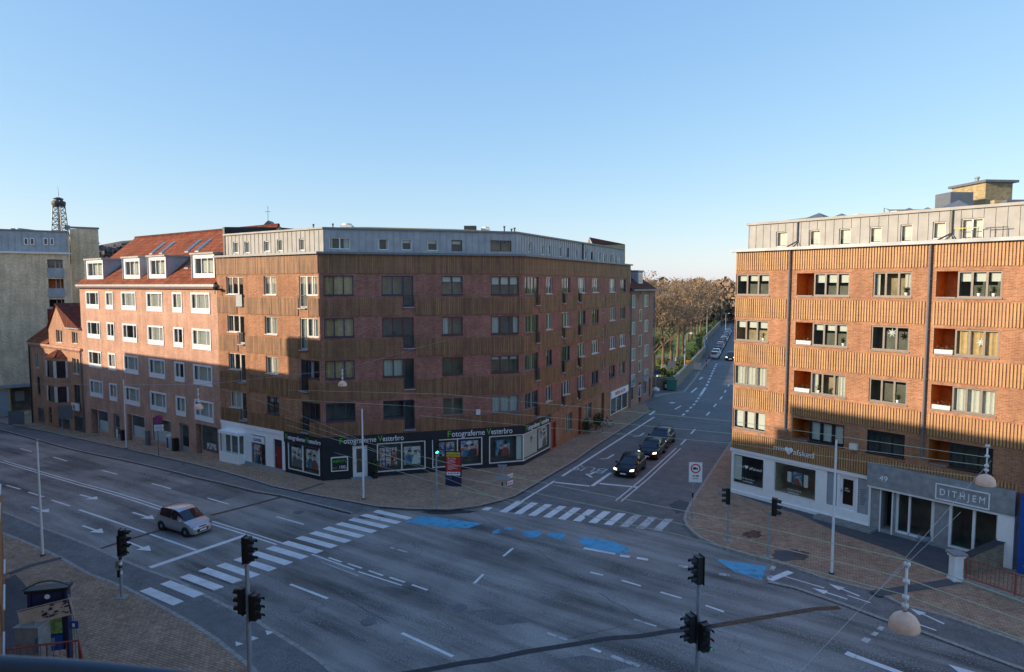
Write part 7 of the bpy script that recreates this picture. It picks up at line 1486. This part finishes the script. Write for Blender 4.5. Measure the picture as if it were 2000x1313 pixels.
for k, (u, v, h, w_, mt, lab) in enumerate(((1296, 726, 1.1, .35, 'concrete', 'tall pale gravestone left of the round olive bush'), (1307, 729, .7, .3, 'lead', 'low dark gravestone right of the round olive bush'), (1318, 724, .9, .25, 'lead', 'narrow dark gravestone near the tree trunks'), (1287, 744, .8, .3, 'white_render', 'white gravestone close to the park front wall'), (1324, 709, 1.0, .45, 'concrete', 'broad pale gravestone behind the first tree'))):
    p = G(u, v, 0); t = thing('gravestone', lab, 'gravestone', tuple(p), .1 * k, 'gravestones on the lawn'); m = MB(); m.box(-w_, w_, -.1, .1, 0, h, mt); m.box(-w_ - .06, w_ + .06, -.22, .22, 0, .12, 'lead'); m.build('stone', t, bevel=.03)
# park end wall facing us with gate things
m_ = WP[0]; t = thing('park_front_wall', 'low brown brick wall behind the green bin', 'wall', (m_.x, m_.y, 0)); F = Wall((m_.x - 5, m_.y + 2), WP[1]); m = MB(); m.box(0, F.L, 0, .35, 0, 1.5, 'park_brick'); m.build('masonry', t, F.M)
p = G(1311, 763, .12); t = thing('green_container', 'green rubbish container at the corner of the park wall', 'container', tuple(p)); m = MB(); m.box(-.55, .55, -.45, .45, .12, 1.25, 'green_plastic'); m.build('body', t, bevel=.05); m = MB(); m.box(-.6, .6, -.5, .5, 1.26, 1.4, 'green_plastic'); m.build('lid', t, bevel=.04)
p = G(1281, 765, .12); t = thing('rubbish_bag', 'white rubbish bag lying at the pavement by the park', 'bag', tuple(p)); m = MB(); m.lathe([(0, 0), (.4, .02), (.5, .2), (.4, .42), (.15, .5), (0, .62)], (0, 0, 0), 'curtain', 9); m.build('sack', t, smooth=True)
p = G(1300, 762, .12); t = thing('litter_bin', 'small dark bin with white front beside the green container', 'litter bin', tuple(p)); m = MB(); m.box(-.25, .25, -.25, .25, 0, .95, 'black_paint'); m.build('body', t, bevel=.02); m = MB(); m.box(-.16, .16, -.262, -.252, .3, .8, 'white_frame'); m.build('label_plate', t)
p = G(1344, 733, .12); t = thing('orange_road_sign', 'small orange sign on a thin post by the long wall', 'road sign', tuple(p)); m = MB(); m.tube([(0, 0, 0), (0, 0, 2.0)], .04, 'steel', 6); m.build('post', t); m = MB(); m.box(-.32, .32, -.05, -.02, 1.75, 2.2, 'orange_plastic'); m.build('panel', t)
p = G(1281, 762, .12); t = thing('blue_road_sign', 'round blue sign on a post in front of the park wall', 'road sign', tuple(p)); m = MB(); m.tube([(0, 0, 0), (0, 0, 2.6)], .04, 'steel', 6); m.build('post', t); m = MB(); disc(m, .3, -.06, 'blue_plastic', z=2.3); disc(m, .3, -.03, 'steel', z=2.3); m.build('disc', t)
p = G(1380, 715, .12); t = thing('red_marker_post', 'red and white marker post at the end of the parked cars', 'marker post', tuple(p)); m = MB(); m.tube([(0, 0, 0), (0, 0, .95)], .11, 'red_plastic', 10); m.build('post', t); m = MB(); m.tube([(0, 0, .45), (0, 0, .6)], .115, 'white_frame', 10); m.build('band', t)
for k, (u, v, vt, lab) in enumerate(((1337, 735, 652, 'grey street lamp in front of the tree row'), (1380, 676, 600, 'second street lamp far along the long wall'), (1417, 650, 613, 'most distant street lamp by the wall'))):
    p = G(u, v, .1); hh = up(p, vt); t = thing('street_lamp', lab, 'street lamp', tuple(p), 0, 'street lamps in the side street'); m = MB(); m.tube([(0, 0, 0), (0, 0, hh * .2), (0, 0, hh - .3), (.5, -.2, hh), (.7, -.25, hh)], [.16, .10, .07, .05, .05], 'grey_pole', 8); m.build('pole', t); m = MB(); m.lathe([(0, .0), (.28, .02), (.22, .18), (0, .25)], (.8, -.28, hh - .1), 'curtain', 12); m.build('lamp_head', t)
# distant wood behind everything and the hill wood at the left
def wood(name, label_, pts, h, n, mat, seed, w=14, sz_=1.0):
    rr2 = random.Random(seed); m = MB(); P_ = [Vector(p) for p in pts]
    for k in range(n):
        i = rr2.randrange(len(P_) - 1); p = P_[i].lerp(P_[i + 1], rr2.random()) + Vector((rr2.uniform(-w, w), rr2.uniform(-w, w), 0)); wob = .75 + .25 * sin(p.x * .21) * sin(p.y * .17 + p.x * .05); z = p.z + h * wob * rr2.random() ** .7
        s_ = rr2.uniform(.35, .9) * sz_; a = Vector((rr2.uniform(-1, 1), rr2.uniform(-1, 1), rr2.uniform(-1, 1))) * s_; b = Vector((rr2.uniform(-1, 1), rr2.uniform(-1, 1), rr2.uniform(-1, 1))) * s_; c = Vector((p.x, p.y, z)); m.poly([c - a, c + b, c + a, c - b], mat)
    for k in range(n // 60):
        i = rr2.randrange(len(P_) - 1); p = P_[i].lerp(P_[i + 1], rr2.random()) + Vector((rr2.uniform(-w, w), rr2.uniform(-w, w), 0)); m.tube([(p.x, p.y, p.z - 1), (p.x, p.y, p.z + h * .7)], [.3, .12], 'bark', 4, False)
    return tag(m.build(name), kind='stuff')
wood('far_wood', '', [(62, 290, 0), (110, 300, 0), (160, 340, 0)], 17, 16000, 'russet_leaf', 9, 26, 1.2)
wood('park_wood', '', [(20, 230, 0), (60, 250, 0), (96, 270, 0)], 16, 15000, 'russet_leaf', 19, 22, 1.1)
hp = at(215, 500, 330); m = MB(); ring = []
for k in range(13): x = -330 + k * 30; ring.append((x, 380 + 14 * sin(k), 18 + 22 * sin(pi * k / 12)))
for a, b in zip(ring, ring[1:]): m.poly([(a[0], a[1] - 90, -6), (b[0], b[1] - 90, -6), b, a], 'wood_haze'); m.poly([a, b, (b[0], b[1] + 150, -6), (a[0], a[1] + 150, -6)], 'wood_haze')
tag(m.build('hill'), kind='structure')
wood('hill_wood', '', [(-262, 372, 24), (-225, 368, 25), (-180, 365, 22)], 12, 12000, 'wood_haze', 29, 20, 1.6)
# lattice tower on the hill
dT = 420; tb, tt = at(118, 470, dT), at(117, 393, dT); t = thing('lattice_tower', 'steel lattice lookout tower with a round top on the skyline at the left', 'tower', (tb.x, tb.y, tb.z - 12)); hT = tt.z - (tb.z - 12); m = MB(); w0, w1 = 5.6, 3.0
lv = 10
def tc(k, z): w = w0 + (w1 - w0) * z / hT; return [(w * cos(pi / 4 + q * pi / 2), w * sin(pi / 4 + q * pi / 2), z) for q in range(4)]
for q in range(4): m.tube([tc(0, 0)[q], tc(0, hT)[q]], .34, 'lead', 5)
for k in range(lv):
    z0, z1 = hT * k / lv, hT * (k + 1) / lv; A_, B_ = tc(0, z0), tc(0, z1)
    for q in range(4): m.tube([A_[q], B_[(q + 1) % 4]], .16, 'lead', 4, False); m.tube([A_[(q + 1) % 4], B_[q]], .16, 'lead', 4, False); m.tube([B_[q], B_[(q + 1) % 4]], .16, 'lead', 4, False)
m.tube([(0, 0, 0), (0, 0, hT)], .8, 'lead', 6); m.build('lattice', t)
m = MB(); m.lathe([(0, -3.0), (3.5, -3.0), (3.8, -1.6), (3.8, -.4), (2.4, -.2), (2.4, 1.2), (3.0, 1.3), (1.0, 2.2), (0, 2.4)], (0, 0, hT), 'dark_metal', 16); m.build('cabin', t); m = MB(); m.tube([(0, 0, hT + 3), (0, 0, hT + 9)], [.3, .12], 'lead', 5); m.build('mast', t)
t = thing('small_mast', 'short thin mast beside the lattice tower', 'mast', tuple(at(132, 455, dT))); m = MB(); m.tube([(0, 0, -10), (0, 0, 5)], .35, 'lead', 5); m.box(-1, 1, -1, 1, 2, 4.5, 'lead'); m.build('pole', t)
